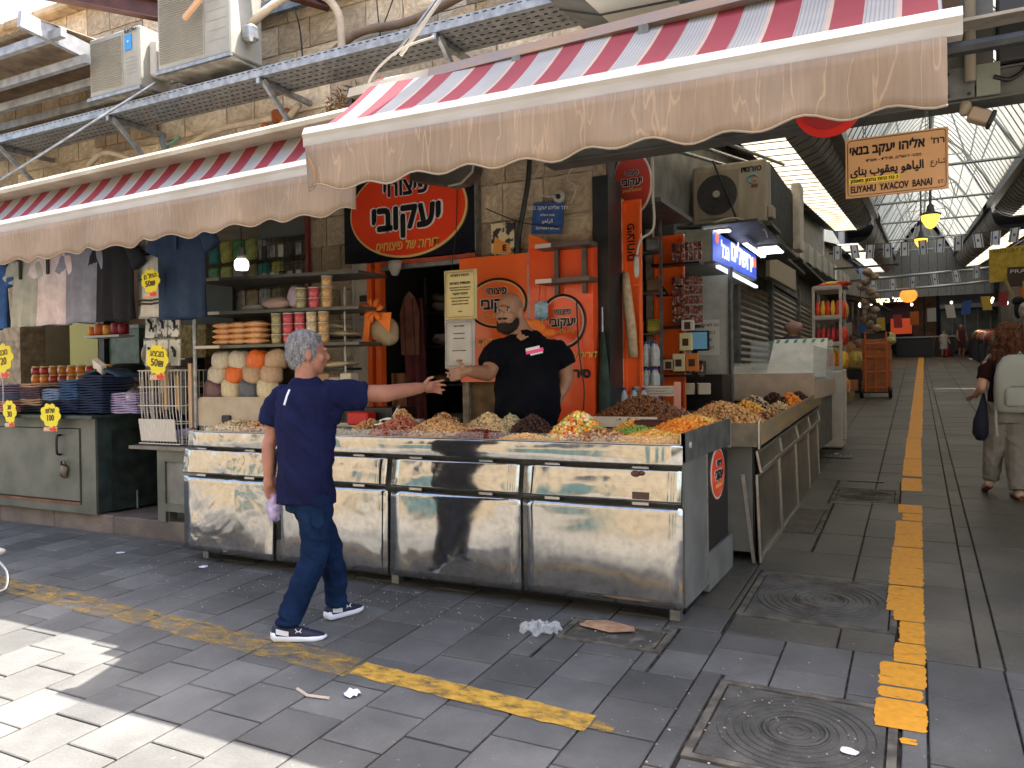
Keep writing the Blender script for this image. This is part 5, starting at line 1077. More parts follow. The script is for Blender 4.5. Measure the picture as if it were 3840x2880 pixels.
# rabbinate certificates
paperY = mat('yellow_paper', (.80, .68, .34), .7, var=.04); paperW = mat('white_paper', (.62, .61, .60), .6, var=.08, bump=.4, bscale=9); inkM = mat('ink', (.10, .08, .06), .7)
def cert(label, x0, x1, y, z0, z1, m, lines, tit):
    t = thing('certificate', label, 'certificate', ((x0 + x1) / 2, y, z0)); cx = (x0 + x1) / 2
    q = B(); P = [[(x0 + (x1 - x0) * u, y + .006 * math.sin(u * 5 + v * 3), z0 + (z1 - z0) * v) for u in np.linspace(0, 1, 7)] for v in np.linspace(0, 1, 7)]; q.grid(P); q.build('sheet', m, t, True, solid=.002)
    q = B(); q.tube([(cx + a, y - .009, (z0 + z1) / 2 + c_) for a, c_ in rrect((x1 - x0) / 2 - .02, (z1 - z0) / 2 - .02, .02)], .0014, 4, closed=True); q.build('border', inkM, t)
    for z, s_, w_ in lines: text(w_, s_, inkM, t, (cx, y - .01, z), rtl=True, bold=s_ * .01)
    return t
cert('yellow kosher certificate hanging between the doorway and the orange panel', -3.46, -3.15, 5.5, 1.975, 2.38, paperY, [(2.335, .03, 'רבנות ירושלים'), (2.27, .034, 'תעודת כשרות'), (2.235, .014, 'הננו מאשרים בזה כי העסק הנמצא'), (2.215, .014, 'ברחוב עץ חיים שוק מחנה יהודה'), (2.185, .028, 'פיצוחי יעקובי'), (2.15, .014, 'נמצא תחת השגחת הרבנות בכל'), (2.125, .014, 'המוצרים הנמכרים בו בכפוף'), (2.10, .014, 'לתנאים הרשומים בתעודה זו'), (2.04, .014, 'חתימה')], 1)
cert('creased white certificate hanging below the yellow one', -3.455, -3.17, 5.49, 1.575, 1.972, paperW, [(1.92, .018, 'תעודת הכשר'), (1.86, .013, 'בד"ץ העדה החרדית'), (1.82, .012, 'פיצוחים ופירות יבשים'), (1.72, .012, 'בתוקף עד ערב ראש השנה'), (1.64, .02, 'חותמת')], 2)
# orange panels
op = thing('logo_board', 'wide orange metal panel with an oval logo hidden behind the vendor', 'panel', (-3.2, 5.9, 1.46))
q = B(); q.bx(-3.54, -2.865, 5.88, 5.90, 1.46, 2.535); q.build('sheet', orangeM, op); q = B(); q.bx(-2.875, -2.86, 5.865, 5.90, 1.46, 2.54); q.build('hinge_edge', galvM, op)
def ovalring(par, cx, y, cz, rx, rz, mo, mi):
    for a, b_, m, nm in ((0, .0, blackM, 'ring_dark'), (.018, .018, mi, 'ring_pale')):
        q = B(); n = 56; q.tube([(cx + (rx - a) * math.cos(2 * PI * i / n), y, cz + (rz - b_) * math.sin(2 * PI * i / n)) for i in range(n)], .009 if a == 0 else .006, 5, closed=True); q.build(nm, m, par)
q = B(); q.prism(ellipse(.27, .20), (-3.17, 5.874, 2.13), (1, 0, 0), (0, 0, 1), (0, .006, 0)); q.build('oval_face', mat('orange_oval', (.88, .17, .04), .3), op)
ovalring(op, -3.17, 5.872, 2.13, .28, .205, blackM, yellowtM); logo(op, (-3.17, 5.871, 2.13), '-Y', .38, (0, -1, 0))
text('עירית ילקוט', .10, letteroM, op, (-3.38, 5.875, 1.80), rtl=True, bold=.003, shear=.2)
o2 = thing('orange_cabinet', 'tall orange cabinet door with a second oval logo right of the vendor', 'cabinet', (-2.56, 5.9, .9))
q = B(); q.bx(-2.86, -2.29, 5.86, 5.97, .5, 2.56); q.build('sheet', mat('orange_red', (.90, .10, .02), .28, var=.06, scale=2, coat=.3), o2)
q = B(); q.loft([[(-2.86, 5.87, 2.56), (-2.60, 5.87, 2.56), (-2.74, 5.87, 2.64), (-2.86, 5.87, 2.68)], [(-2.86, 5.93, 2.56), (-2.60, 5.93, 2.56), (-2.74, 5.93, 2.64), (-2.86, 5.93, 2.68)]]); q.build('bent_top', orangeM, o2)
ovalring(o2, -2.555, 5.853, 1.945, .20, .215, blackM, MATS['pale_rim']); logo(o2, (-2.555, 5.852, 1.945), '-Y', .29, (0, -1, 0))
text('דורות של טעם', .07, letteroM, o2, (-2.47, 5.852, 1.67), rtl=True, bold=.002, shear=.2); text('סיר לבן', .10, letterkM, o2, (-2.47, 5.852, 1.52), rtl=True, bold=.006)
q = B(); q.tube(spline([(-2.42, 5.83, 2.10), (-2.40, 5.82, 1.7), (-2.36, 5.82, 1.4), (-2.38, 5.83, 1.15)]), .006, 5); q.build('cable', blackM, o2)
for z in (2.52, 2.24):
    s_ = thing('shelf_bracket', ('upper' if z > 2.4 else 'lower') + ' steel shelf bar fixed to the orange cabinet', 'shelf', (-2.45, 5.7, z)); q = B(); q.bx(-2.70, -2.24, 5.66, 5.84, z, z + .035); q.build('bar', mat('bracket_dark', (.12, .10, .09), .45, .5, var=.2), s_)
    q = B(); q.bx(-2.70, -2.56, 5.653, 5.66, z + .001, z + .034); q.build('bright_end', mat('bright_plate', (.62, .58, .52), .35, .3), s_)
    for x in (-2.60, -2.36): q = B(); q.bx(x, x + .035, 5.80, 5.84, z - .3 + .04, z - .002) if z > 2.4 else q.bx(x, x + .035, 5.80, 5.84, z - .08, z - .002); q.build('strut', MATS['bracket_dark'], s_)
# blue sign, poster, camera, cables on the corner pillar
bs = thing('blue_street_sign', 'small tilted dark blue street sign on the corner pillar', 'street sign', (-2.71, 5.93, 2.62))
q = B(); q.box((-2.715, 5.94, 2.815), (.28, .012, .26), ry=.10); q.build('plate', mat('blue_enamel', (.035, .09, .27), .35, var=.2, scale=9), bs)
TL = Matrix.Rotation(.10, 4, 'Y')
for z, s_, w_ in ((2.90, .045, "רח' אליהו יעקב בנאי"), (2.84, .024, 'מבוני ירושלים'), (2.79, .045, 'اﻟﻴﺎﻫﻮ'), (2.73, .03, 'ELIYAHU BANAI')): text(w_, s_, letterwM, bs, (-2.715, 5.932, z), rtl=(s_ != .03), tilt=TL)
po = thing('poster_box', 'small worn poster of orange and black shapes on the corner pillar', 'poster', (-3.14, 5.93, 2.55))
q = B(); q.bx(-3.25, -3.03, 5.935, 5.955, 2.545, 2.82); q.build('board', mat('poster_print', (.70, .60, .38), .6, col2=(.03, .03, .04), scale=11, thr=(.47, .53)), po)
q = B(); q.prism([(-.10, -.13), (.09, -.13), (.06, -.05), (-.02, -.02), (-.07, .02)], (-3.14, 5.931, 2.69), (1, 0, 0), (0, 0, 1), (0, .003, 0)); q.build('orange_patch', mat('poster_orange', (.75, .30, .06), .6), po); text('E', .07, letterkM, po, (-3.12, 5.928, 2.60), bold=.004)
cc = thing('security_camera', 'white dome security camera on the corner pillar', 'camera', (-2.6, 5.88, 2.95))
q = B(); q.lathe([(.001, .0), (.05, .0), (.055, -.02), (.045, -.05), (.001, -.06)], (-2.60, 5.94, 2.98), 12, 'Y'); q.build('dome', whiteM, cc, True); q = B(); q.ell((-2.585, 5.865, 2.965), (.022, .02, .022), 10, 6); q.build('lens', blackM, cc, True)
hose([(-2.88, 5.95, 3.34), (-2.90, 5.94, 3.1), (-2.98, 5.93, 2.7), (-2.99, 5.93, 2.5)], .022, darkM, 'thick dark cable bundle running down the corner pillar', 'cable_bundle', 'cable')
for pts, lb in (([(-2.75, 5.9, 3.28), (-2.80, 5.85, 3.1), (-2.70, 5.85, 2.98), (-2.58, 5.88, 2.98)], 'loose white wire looping left of the dome camera'), ([(-2.42, 5.9, 3.25), (-2.50, 5.85, 3.1), (-2.42, 5.85, 3.02), (-2.48, 5.88, 2.9)], 'loose white wire looping right of the dome camera'), ([(-3.28, 5.9, 2.95), (-2.95, 5.9, 2.8), (-2.6, 5.9, 2.72)], 'thin dark wire crossing the corner pillar below the visor')): hose(pts, .005, whiteM if 'white' in lb else blackM, lb, 'wire', 'wire')
hose([(-3.56, 5.90, 3.3), (-3.58, 5.9, 2.8), (-3.62, 5.88, 2.45), (-3.63, 5.88, 2.2)], .004, blackM, 'thin wire hanging down across the black shop sign', 'wire', 'wire')
bb = thing('blue_pouch', 'small blue patterned pouch hanging behind the vendor shoulder', 'pouch', (-2.71, 5.8, 1.95))
q = B(); q.bev((-2.72, 5.80, 2.04), (.12, .05, .15), .02); q.build('pouch', mat('blue_pattern', (.10, .36, .60), .5, col2=(.5, .62, .66), scale=30), bb); q = B(); q.tube([(-2.74, 5.80, 2.11), (-2.73, 5.82, 2.3)], .006, 5); q.build('strap', redM, bb)
ob = thing('orange_bow', 'orange ribbon bow peeking out behind the vendor shoulder', 'bow', (-2.76, 5.6, 1.85))
q = B()
for i in range(7): a = i * .9; q.ell((-2.74 + .09 * math.cos(a), 5.62, 1.90 + .035 * math.sin(a)), (.055, .03, .035), 8, 6)
q.ell((-2.57, 5.62, 1.84), (.07, .03, .04), 8, 6); fuse(q, 'ribbon', orcl, ob, .014, 1)
# corner: black column, green umbrella bag
q = B(); q.bx(-2.335, -2.20, 5.985, 6.30, .15, 3.12); one('black_column', q, mat('column_black', (.018, .022, .025), .4, var=.3), 'black painted column at the corner of the shop', 'column')
um = thing('folded_parasol', 'dark green folded parasol leaning against the black column', 'parasol', (-2.22, 5.93, .2))
q = B(); q.tube([(-2.235, 5.93, .3), (-2.235, 5.93, .8), (-2.23, 5.93, 1.4), (-2.24, 5.93, 1.85)], [.03, .05, .055, .015], 9); q.build('cloth', mat('dark_green', (.02, .045, .035), .7, var=.4, scale=9), um, True); q = B(); q.tube([(-2.24, 5.93, 1.85), (-2.24, 5.93, 2.05)], .008, 6); q.build('pole', galvM, um)
# orange door leaves on the alley side
def leaf(label, x0, x1, y, z0, z1, slots):
    t = thing('orange_leaf', label, 'door leaf', ((x0 + x1) / 2, y, z0)); q = B(); q.bx(x0, x1, y, y + .012, z0, z1); q.build('sheet', orangeM, t)
    for a, b_, c_, d_ in ((x0, x0 + .02, z0, z1), (x1 - .02, x1, z0, z1), (x0 + .02, x1 - .02, z1 - .025, z1)): q = B(); q.bx(a, b_, y - .03, y, c_, d_); q.build('edge', orangeM, t)
    for z in slots: q = B(); q.bx(x0 + .02, x1 - .02, y - .03, y, z, z + .02); q.build('cross_bar', orangeM, t)
    return t
l1 = leaf('narrow orange door leaf with a vertical inscription right of the black column', -2.21, -2.05, 6.38, .5, 2.98, (1.30, 2.25))
text('פיצוחים', .10, letterkM, l1, (-2.13, 6.335, 2.62), bold=.002, rtl=True, rot=PI / 2)
q = B(); q.bx(-2.235, -2.21, 6.33, 6.40, .5, 3.0); one('pale_post', q, mat('chipped_cream', (.55, .46, .34), .7, var=.3, scale=14), 'chipped cream post at the edge of the narrow orange leaf', 'post')
q = B(); q.tube([(-2.17, 6.30, 2.36), (-2.15, 6.28, 2.2), (-2.12, 6.28, 1.9), (-2.10, 6.28, 1.65)], [.03, .04, .045, .04], 9); one('rolled_paper', q, mat('printed_paper', (.60, .48, .32), .7, col2=(.42, .30, .2), scale=22), 'long rolled patterned paper hanging on the narrow orange leaf', 'roll', smooth=True)
l2 = leaf('wide orange door leaf with dark triangles behind the chocolate racks', -2.36, -2.05, 7.75, .5, 2.90, (2.27, 1.55))
q = B()
for zb in (2.29, 1.57):
    q.add([(-2.34, 7.745, zb), (-2.20, 7.745, zb), (-2.34, 7.745, zb + .22)], [(0, 1, 2)]); q.add([(-2.20, 7.745, zb), (-2.07, 7.745, zb), (-2.07, 7.745, zb + .22)], [(0, 1, 2)])
q.build('dark_triangle', mat('triangle_dark', (.035, .015, .015), .7), l2, kind='stuff')  # dark triangles in the corners above the cross bars
q = B(); q.bx(-2.44, -2.37, 7.72, 7.80, .3, 2.98); one('grey_post', q, mat('post_worn', (.26, .22, .18), .7, var=.35, scale=12), 'worn grey post between the side doorway and the wide orange leaf', 'post')
os2 = thing('oval_sign', 'red oval sign on a grey panel above the side doorway', 'sign', (-2.18, 6.6, 2.9))
q = B(); q.bx(-2.40, -2.02, 6.56, 6.60, 2.98, 3.8); q.bx(-2.45, -1.95, 6.62, 7.7, 3.0, 3.04); q.build('grey_panel', mat('panel_smoke', (.10, .11, .115), .4, var=.2), os2)
q = B(); q.prism(ellipse(.175, .275), (-2.18, 6.535, 3.165), (1, 0, 0), (0, 0, 1), (0, .02, 0)); q.build('oval_rim', MATS['pale_rim'], os2)
q = B(); q.prism(ellipse(.163, .262), (-2.18, 6.53, 3.165), (1, 0, 0), (0, 0, 1), (0, .004, 0)); q.build('oval_face', mat('faded_red', (.50, .06, .04), .4), os2)
logo(os2, (-2.18, 6.528, 3.18), '-Y', .27, (0, -1, 0), k=.85)
o3 = thing('oval_sign', 'red oval sign half hidden behind the awning beside the street sign', 'sign', (-.40, 4.4, 2.72))
q = B(); q.prism(ellipse(.17, .17), (-.40, 4.40, 2.90), (1, 0, 0), (0, 0, 1), (0, .02, 0)); q.build('face', mat('shade_red', (.62, .03, .02), .4), o3); q = B(); q.prism(ellipse(.14, .14), (-.40, 4.395, 2.91), (1, 0, 0), (0, 0, 1), (0, .004, 0)); q.build('inner_face', mat('shade_red2', (.34, .03, .03), .4), o3)
# hanging white lamp arm
la = thing('swing_lamp', 'white lamp arm hanging in front of the side doorway', 'lamp', (-1.85, 5.95, 2.25))
q = B(); q.tube(spline([(-1.80, 5.9, 3.2), (-1.80, 5.9, 2.9), (-1.80, 5.9, 2.64), (-1.90, 5.9, 2.56), (-1.935, 5.9, 2.44)]), .010, 7); q.build('arm', whiteM, la, True); q = B(); q.lathe([(.015, .15), (.02, .12), (.024, .05), (.018, .0), (.008, -.02)], (-1.94, 5.9, 2.28), 10); q.build('head', whiteM, la, True)
# side room shelves, water, chocolate racks
ssf = thing('side_shelves', 'steel shelves stocked with packets inside the side doorway', 'shelves', (-2.7, 7.3, .4))
for z in (.9, 1.9, 2.3, 2.7): q = B(); q.bx(-2.9, -2.20, 7.45, 7.60, z, z + .015); q.build('shelf', galvM, ssf)
q = B(); q.bx(-2.215, -2.19, 7.43, 7.46, .3, 3.0); q.build('upright', galvM, ssf)
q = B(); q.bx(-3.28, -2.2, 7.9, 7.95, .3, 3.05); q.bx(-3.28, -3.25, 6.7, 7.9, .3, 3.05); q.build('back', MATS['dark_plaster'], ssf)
for k, (z, c, nm) in enumerate(((2.315, (.25, .16, .08), 'tan'), (2.315, (.2, .05, .05), 'maroon'), (1.915, (.45, .40, .05), 'yellow'), (1.915, (.08, .08, .12), 'navy'), (2.715, (.3, .3, .3), 'grey'), (2.715, (.35, .2, .1), 'brown'))):
    q = B(); q.bev((-2.38 + (k % 2) * -.18 + .08, 7.52, z + .07), (.15, .1, .13), .02, .2); one('packet', q, mat('pk_' + nm, c, .5, var=.3), nm + ' packet on the steel shelves in the side doorway', 'packet')
wp = mat('bottle_plastic', (.62, .68, .74), .12, alpha=.75, var=.15, scale=30); wc = mat('bottle_cap', (.05, .08, .4), .4)
def bottle(c, h, r, m, capm, label, grp):
    t = thing('water_bottle', label, 'bottle', c, grp); x, y, z = c
    q = B(); q.lathe([(.001, 0), (r, .0), (r, h * .2), (r * .9, h * .3), (r, h * .4), (r, h * .65), (r * .4, h * .86), (r * .35, h * .92), (.001, h * .92)], c, 10); q.build('body', m, t, True)
    q = B(); q.lathe([(.001, h * .91), (r * .42, h * .91), (r * .42, h), (.001, h)], c, 8); q.build('cap', capm, t, True)
    return t
b0 = bottle((-2.36, 6.95, 1.10), .23, .036, wp, wc, 'first front clear bottle in the lowest row of the wrapped water packs', 'bottles in the wrapped water packs')
for r_, z in enumerate((1.10, 1.34, 1.58)):
    for k in range(4):
        for d_ in range(2):
            if r_ == k == d_ == 0: continue
            copytree(b0, loc=(-2.36 + k * .076, 6.95 + d_ * .078, z), label='%s %s clear bottle in the %s row of the wrapped water packs' % (['first', 'second', 'third', 'fourth'][k], ['front', 'rear'][d_], ['lowest', 'middle', 'top'][r_]))
for k in range(4): bottle((-2.27 + k * .085, 6.28, 1.16), .24, .04, wp, wc, ['leftmost', 'second', 'third', 'rightmost'][k] + ' of the large water bottles with blue caps beside the almond mound', 'large water bottles by the almonds')
q = B(); q.bx(-2.42, -2.06, 6.86, 7.1, .3, 1.095); one('bottle_stand', q, darkM, 'dark stand carrying the wrapped water packs', 'stand'); q = B(); q.bx(-2.33, -1.96, 6.22, 6.36, 1.06, 1.155); one('water_shelf', q, darkM, 'low dark ledge under the large water bottles', 'ledge')
chM = islandmix('chocolate_mix', [(.10, .02, .02), (.20, .04, .03), (.28, .16, .10), (.06, .02, .02), (.45, .35, .22), (.14, .03, .04)], .35)
cr = thing('chocolate_rack', 'dark rack of small chocolate packs in front of the wide orange leaf', 'rack', (-2.2, 7.9, 1.5))
for z in (2.60, 1.98, 1.50): q = B(); q.bx(-2.34, -1.86, 7.58, 7.74, z - .02, z); q.build('shelf', blackM, cr)
for z0, nr in ((2.605, 2), (1.985, 5), (1.505, 1)):
    for r_ in range(nr):
        for k in range(7):
            q = B(); q.bev((-2.12 + k * .043, 7.62, z0 + .055 + r_ * .095), (.037, .03, .08), .004, random.uniform(-.1, .1)); q.build('chocolate_pack', mat('choc_%d' % ((k + r_) % 3), [(.16, .035, .03), (.11, .02, .02), (.24, .08, .06)][(k + r_) % 3], .35, col2=(.5, .42, .34), scale=40, thr=(.55, .62)), cr)
for k, (x, z, c) in enumerate(((-1.99, 1.82, (.72, .66, .38)), (-2.06, 1.62, (.70, .66, .42)), (-1.93, 1.62, (.62, .22, .05)), (-2.16, 1.60, (.6, .55, .45)), (-1.97, 1.98, (.66, .64, .60)))):
    q = B(); q.bev((x, 7.55, z), (.12, .05, .17 if k < 3 else .1), .004); o = one('gift_box', q, mat('gb_%d' % k, c, .45), ['pale yellow box upper', 'pale yellow box lower', 'orange box', 'small cream box', 'small white box'][k] + ' on the chocolate rack', 'box')
    q = B(); q.bx(x - .03, x + .03, 7.522, 7.5245, z - .04, z + .03); q.build('label', mat('dark_label', (.06, .03, .02), .5), o)
# till corner
pw = thing('notice_paper', 'white handwritten notice taped on the pale wall behind the till', 'notice', (-2.5, 8.75, 1.9)); q = B(); q.bx(-2.25, -1.98, 8.95, 8.955, 1.72, 2.12); q.build('paper', mat('notice_white', (.66, .68, .66), .7), pw)
for k, w_ in enumerate(('נא לא לגעת', 'בסחורה', 'תודה', 'הנהלה')): text(w_, .055, inkM, pw, (-2.115, 8.945, 2.06 - k * .085), rtl=True)
q = B(); q.bx(-2.72, -1.85, 8.96, 9.0, .6, 2.62); one('pale_partition', q, mat('partition', (.46, .48, .46), .7, var=.1), 'pale partition wall behind the till', 'partition')
mo = thing('till_monitor', 'black till monitor with a dim blue screen on the desk', 'monitor', (-2.2, 8.6, 1.5))
q = B(); q.bev((-2.17, 8.6, 1.87), (.32, .03, .22), .008); q.build('bezel', blackM, mo); q = B(); q.bx(-2.31, -2.03, 8.58, 8.584, 1.78, 1.965); q.build('screen', mat('screen_blue', (.03, .06, .09), .2, emit=(.10, .22, .30), estr=.1), mo); q = B(); q.bx(-2.20, -2.14, 8.58, 8.62, 1.5, 1.77); q.build('stand', blackM, mo)
q = B(); q.bx(-2.42, -1.82, 8.35, 8.8, .7, 1.5); one('till_desk', q, blackM, 'black till desk below the monitor', 'desk'); q = B(); q.bev((-2.16, 8.42, 1.58), (.28, .15, .14), .01); one('till_printer', q, darkM, 'dark till printer below the monitor', 'printer')
for k in range(3): parcel((-2.30 + k * .16, 8.2, 1.35), (.13, .1, .12), .2 * k, kraftM, ['left', 'middle', 'right'][k] + ' small white box stacked in front of the till')
q = B(); q.tube([(-1.85, 8.95, .6), (-1.85, 8.95, 2.7)], .03, 6); one('pale_pipe', q, greyM, 'grey pipe at the edge of the pale partition', 'pipe')
# air conditioner over the alley shop
a3 = thing('fan_air_conditioner', 'air conditioner with a round black fan hanging over the alley shop', 'air conditioner', (-1.87, 9.0, 3.17))
dM = mat('ac_dusty', (.30, .27, .215), .6, col2=(.22, .195, .155), scale=3, stretch=(3, 1, .6))
q = B(); q.bev((-1.87, 9.17, 3.53), (.82, .34, .70), .02); q.build('casing', dM, a3)
q = B(); q.bx(-2.22, -1.76, 8.985, 8.998, 3.27, 3.80); q.build('fan_frame', mat('ac_frame', (.20, .18, .145), .6), a3)
q = B(); q.lathe([(.001, 0), (.225, 0), (.225, -.012), (.001, -.012)], (-1.995, 8.985, 3.535), 32, 'Y'); q.build('fan_disc', mat('fan_dark', (.022, .024, .03), .5), a3)
q = B()
for r_ in np.linspace(.05, .22, 8): q.tube([(-1.995 + r_ * math.cos(a), 8.968, 3.535 + r_ * math.sin(a)) for a in np.linspace(0, 2 * PI, 28, endpoint=False)], .002, 4, closed=True)
q.build('fan_guard', mat('guard', (.05, .05, .055), .5), a3, kind='stuff')
q = B(); q.lathe([(.001, -.03), (.04, -.03), (.04, 0), (.001, 0)], (-1.995, 8.97, 3.535), 14, 'Y'); q.build('hub', mat('hub_grey', (.30, .29, .27), .5), a3)
text('טורנדו', .085, letterkM, a3, (-1.62, 8.992, 3.78), rtl=True, bold=.004)
q = B(); q.tube([(-1.60 + .05 * math.cos(a), 8.99, 3.67 + .045 * math.sin(a)) for a in np.linspace(.3, 4.6, 14)], [.004 + .012 * math.sin(i / 13 * PI) for i in range(14)], 5); q.build('swirl', mat('swirl_blue', (.10, .26, .33), .5), a3); q = B(); q.ell((-1.58, 8.988, 3.645), (.022, .006, .012), 8, 5); q.build('swirl_red', mat('swirl_red', (.42, .05, .04), .5), a3)
q = B(); q.bx(-1.62, -1.55, 8.987, 8.991, 3.58, 3.61); q.build('label', mat('brown_label', (.12, .05, .03), .5), a3)
q = B(); q.tube([(-2.02, 8.9, 3.90), (-1.72, 8.85, 3.12)], .012, 5); q.build('brace', blackM, a3)
q = B(); q.bev((-1.43, 9.15, 3.3), (.06, .2, .14), .01); q.build('valve_cover', dM, a3)
q = B(); q.bx(-2.35, -1.40, 8.98, 9.6, 3.13, 3.165); q.build('bracket', darkM, a3)
a4 = thing('air_conditioner', 'second air conditioner seen edge on behind the one with the fan', 'air conditioner', (-1.6, 11, 3.2))
q = B(); q.bev((-1.82, 10.9, 3.66), (.5, 1.9, .85), .02); q.build('casing', mat('dark_slats', (.085, .082, .075), .6, var=.3), a4)
q = B()
for k in range(22): q.bx(-1.568, -1.555, 10.0 + k * .085, 10.03 + k * .085, 3.28, 4.06)
q.build('fin', darkM, a4, kind='stuff'); q = B(); q.bev((-1.52, 12.05, 3.75), (.12, .4, .95), .01); q.build('end_panel', mat('ac_pale', (.50, .46, .40), .6, var=.2), a4)
# lit blue sign with strip lights
ls = thing('lit_sign', 'grey box sign with a blue lit face lettered in white over the alley shop', 'sign', (-2.1, 9.6, 2.7))
q = B(); q.add([(-2.34, 8.30, 2.66), (-1.915, 8.33, 2.70), (-1.915, 10.92, 2.76), (-2.34, 10.92, 2.70), (-2.34, 8.30, 3.06), (-1.915, 8.33, 3.03), (-1.915, 10.92, 3.10), (-2.34, 10.92, 3.10)], [(3, 2, 1, 0), (4, 5, 6, 7), (0, 1, 5, 4), (1, 2, 6, 5), (2, 3, 7, 6), (3, 0, 4, 7)]); q.build('box', mat('box_greygreen', (.20, .21, .18), .6, var=.2), ls)
q = B(); q.add([(-1.908, 8.36, 2.71), (-1.908, 10.90, 2.77), (-1.908, 10.90, 3.09), (-1.908, 8.36, 3.02)], [(0, 1, 2, 3)]); q.build('face', mat('blue_lit', (.03, .06, .35), .4, col2=(.05, .12, .55), scale=2, emit=(.04, .08, .45), estr=0.24), ls)
litw = mat('lit_white', (.8, .8, .85), .4, emit=(.75, .8, .9), estr=0.32); 
text('ירושלים', .32, litw, ls, (-1.90, 9.95, 2.93), '+X', rtl=True, bold=.008, squash=1.4); text('הכל', .24, litw, ls, (-1.90, 8.95, 2.87), '+X', rtl=True, bold=.004)
for y in (8.55, 10.78): q = B(); q.prism(ellipse(.07, .07, 16), (-1.905, y, 2.98), (0, 1, 0), (0, 0, 1), (.004, 0, 0)); q.build('orange_dot', mat('dot_orange', (.9, .25, .05), .4, emit=(.9, .2, .05), estr=0.21), ls)
q = B(); q.bx(-1.93, -1.89, 8.6, 10.9, 2.655, 2.685); q.build('strip_lamp', mat('cold_strip', (.9, .9, 1), .4, emit=(.8, .85, 1), estr=0.35), ls)
q = B(); q.bx(-2.3, -1.45, 8.4, 11.4, 3.085, 3.11); one('sign_canopy', q, darkM, 'dark canopy over the lit blue sign', 'canopy')
lampM = mat('tube_light', (1, 1, 1), .4, emit=(.92, .95, 1), estr=1.12)
for k, (x, y, z, w, d, lb) in enumerate(((-1.62, 10.3, 3.06, .22, .55, 'square lit panel lamp under the dark canopy'), (-1.75, 9.9, 3.01, .05, 1.2, 'long lit tube lamp over the blue sign'), (-1.95, 8.7, 3.07, .3, .12, 'short lit tube under the fan air conditioner'))):
    t = thing('lamp', lb, 'lamp', (x, y, z)); q = B(); q.bx(x - w / 2, x + w / 2, y - d / 2, y + d / 2, z - .01, z); q.build('light', lampM, t); q = B(); q.bx(x - w / 2 - .01, x + w / 2 + .01, y - d / 2 - .01, y + d / 2 + .01, z + .001, z + .02); q.build('fitting', whiteM, t)
q = B(); q.add([(-2.0, 12.4, 2.98), (-2.0, 15.3, 3.02), (-2.0, 15.3, 3.40), (-2.0, 12.4, 3.30)], [(0, 1, 2, 3)]); one('blank_sign', q, mat('blank_beige', (.36, .32, .24), .7), 'blank beige sign board over the grey shutters', 'sign', solid=.06)
q = B(); q.bx(-2.34, -1.95, 11.6, 16.5, 3.45, 3.5); q.bx(-2.34, -2.0, 16.6, 30, 3.7, 3.76); one('shop_ledge', q, darkM, 'dark ledge over the alley shutters', 'ledge')
for k in range(9): parcel((-2.15, 16.6 + k * 1.5, 3.98 + k * .07), (.28, .8, .42), 0, mat('pale_unit', (.36, .37, .35), .6, var=.15), ['nearest', 'second', 'third', 'fourth', 'fifth', 'sixth', 'seventh', 'eighth', 'farthest'][k] + ' pale unit in the row on the ledge over the alley shutters', 'air conditioner', 'air_conditioner')['group'] = 'pale units along the alley ledge'
hose([(-2.3, 8.4, 2.6), (-2.1, 8.6, 3.05), (-1.8, 8.8, 3.22), (-1.5, 8.9, 3.1), (-1.45, 9.0, 3.0)], .008, whiteM, 'white cable arching below the fan air conditioner', 'cable', 'cable')
hose([(-2.2, 6.9, 3.8), (-2.0, 7.6, 3.85), (-1.8, 8.3, 4.0), (-1.7, 8.9, 4.15)], .010, whiteM, 'white cable sagging under the awning towards the air conditioner', 'cable', 'cable')
for i in range(3): rod([(-2.3 + i * .22, 6.2, 3.55 + .02 * i), (-2.0 + i * .22, 11, 4.25 + .02 * i)], .02, ['leftmost', 'middle', 'rightmost'][i] + ' steel rail running up the alley above the fan air conditioner', galvM)
# ---------------------------------------------------------------- clothes stall on the left
gm = mat('green_grey_metal', (.095, .105, .088), .5, .2, col2=(.155, .16, .135), scale=3, bump=.15, bscale=20); gmd = mat('green_dark_paint', (.035, .055, .05), .5, var=.4, scale=6)
cab = thing('green_cabinet', 'large weathered green-grey metal cabinet under the folded clothes', 'cabinet', (-8.2, 5.2, .225))
q = B(); q.bx(-9.9, -6.94, 4.80, 6.2, .25, 1.17); q.build('body', gmd, cab)
q = B(); q.bx(-9.92, -6.92, 4.775, 4.80, 1.06, 1.17); q.bx(-7.13, -6.92, 4.775, 4.80, .24, 1.06); q.bx(-9.92, -7.13, 4.775, 4.80, .24, .33); q.build('face_frame', gm, cab)
q = B(); q.bx(-9.9, -8.62, 4.765, 4.785, .36, 1.05); q.build('door', gm, cab)
q = B(); q.bx(-8.60, -7.15, 4.765, 4.785, .36, 1.05); do = q.build('door', gm, cab)
q = B(); q.tube(spline([(-7.42, 4.76, .99), (-7.42, 4.72, .97), (-7.42, 4.72, .82), (-7.42, 4.76, .80)], 5), .012, 7); q.build('handle', blackM, do, True)
q = B(); q.bev((-7.36, 4.745, .64), (.10, .03, .12), .02, ry=.3); q.tube([(-7.39, 4.74, .70), (-7.37, 4.73, .745), (-7.33, 4.73, .745), (-7.32, 4.74, .70)], .009, 6); q.build('padlock', mat('brass_lock', (.14, .11, .08), .5, .5, var=.3), do, True)
q = B(); q.bx(-9.9, -7.14, 4.762, 4.776, .325, .345); q.build('rust_rail', mat('rusty_rail', (.22, .09, .055), .8, var=.3), cab)
q = B(); q.add([(-9.95, 4.70, 1.17), (-6.86, 4.70, 1.17), (-6.86, 6.25, 1.21), (-9.95, 6.25, 1.21)], [(0, 1, 2, 3)]); q.build('top', gmd, cab, solid=.03)
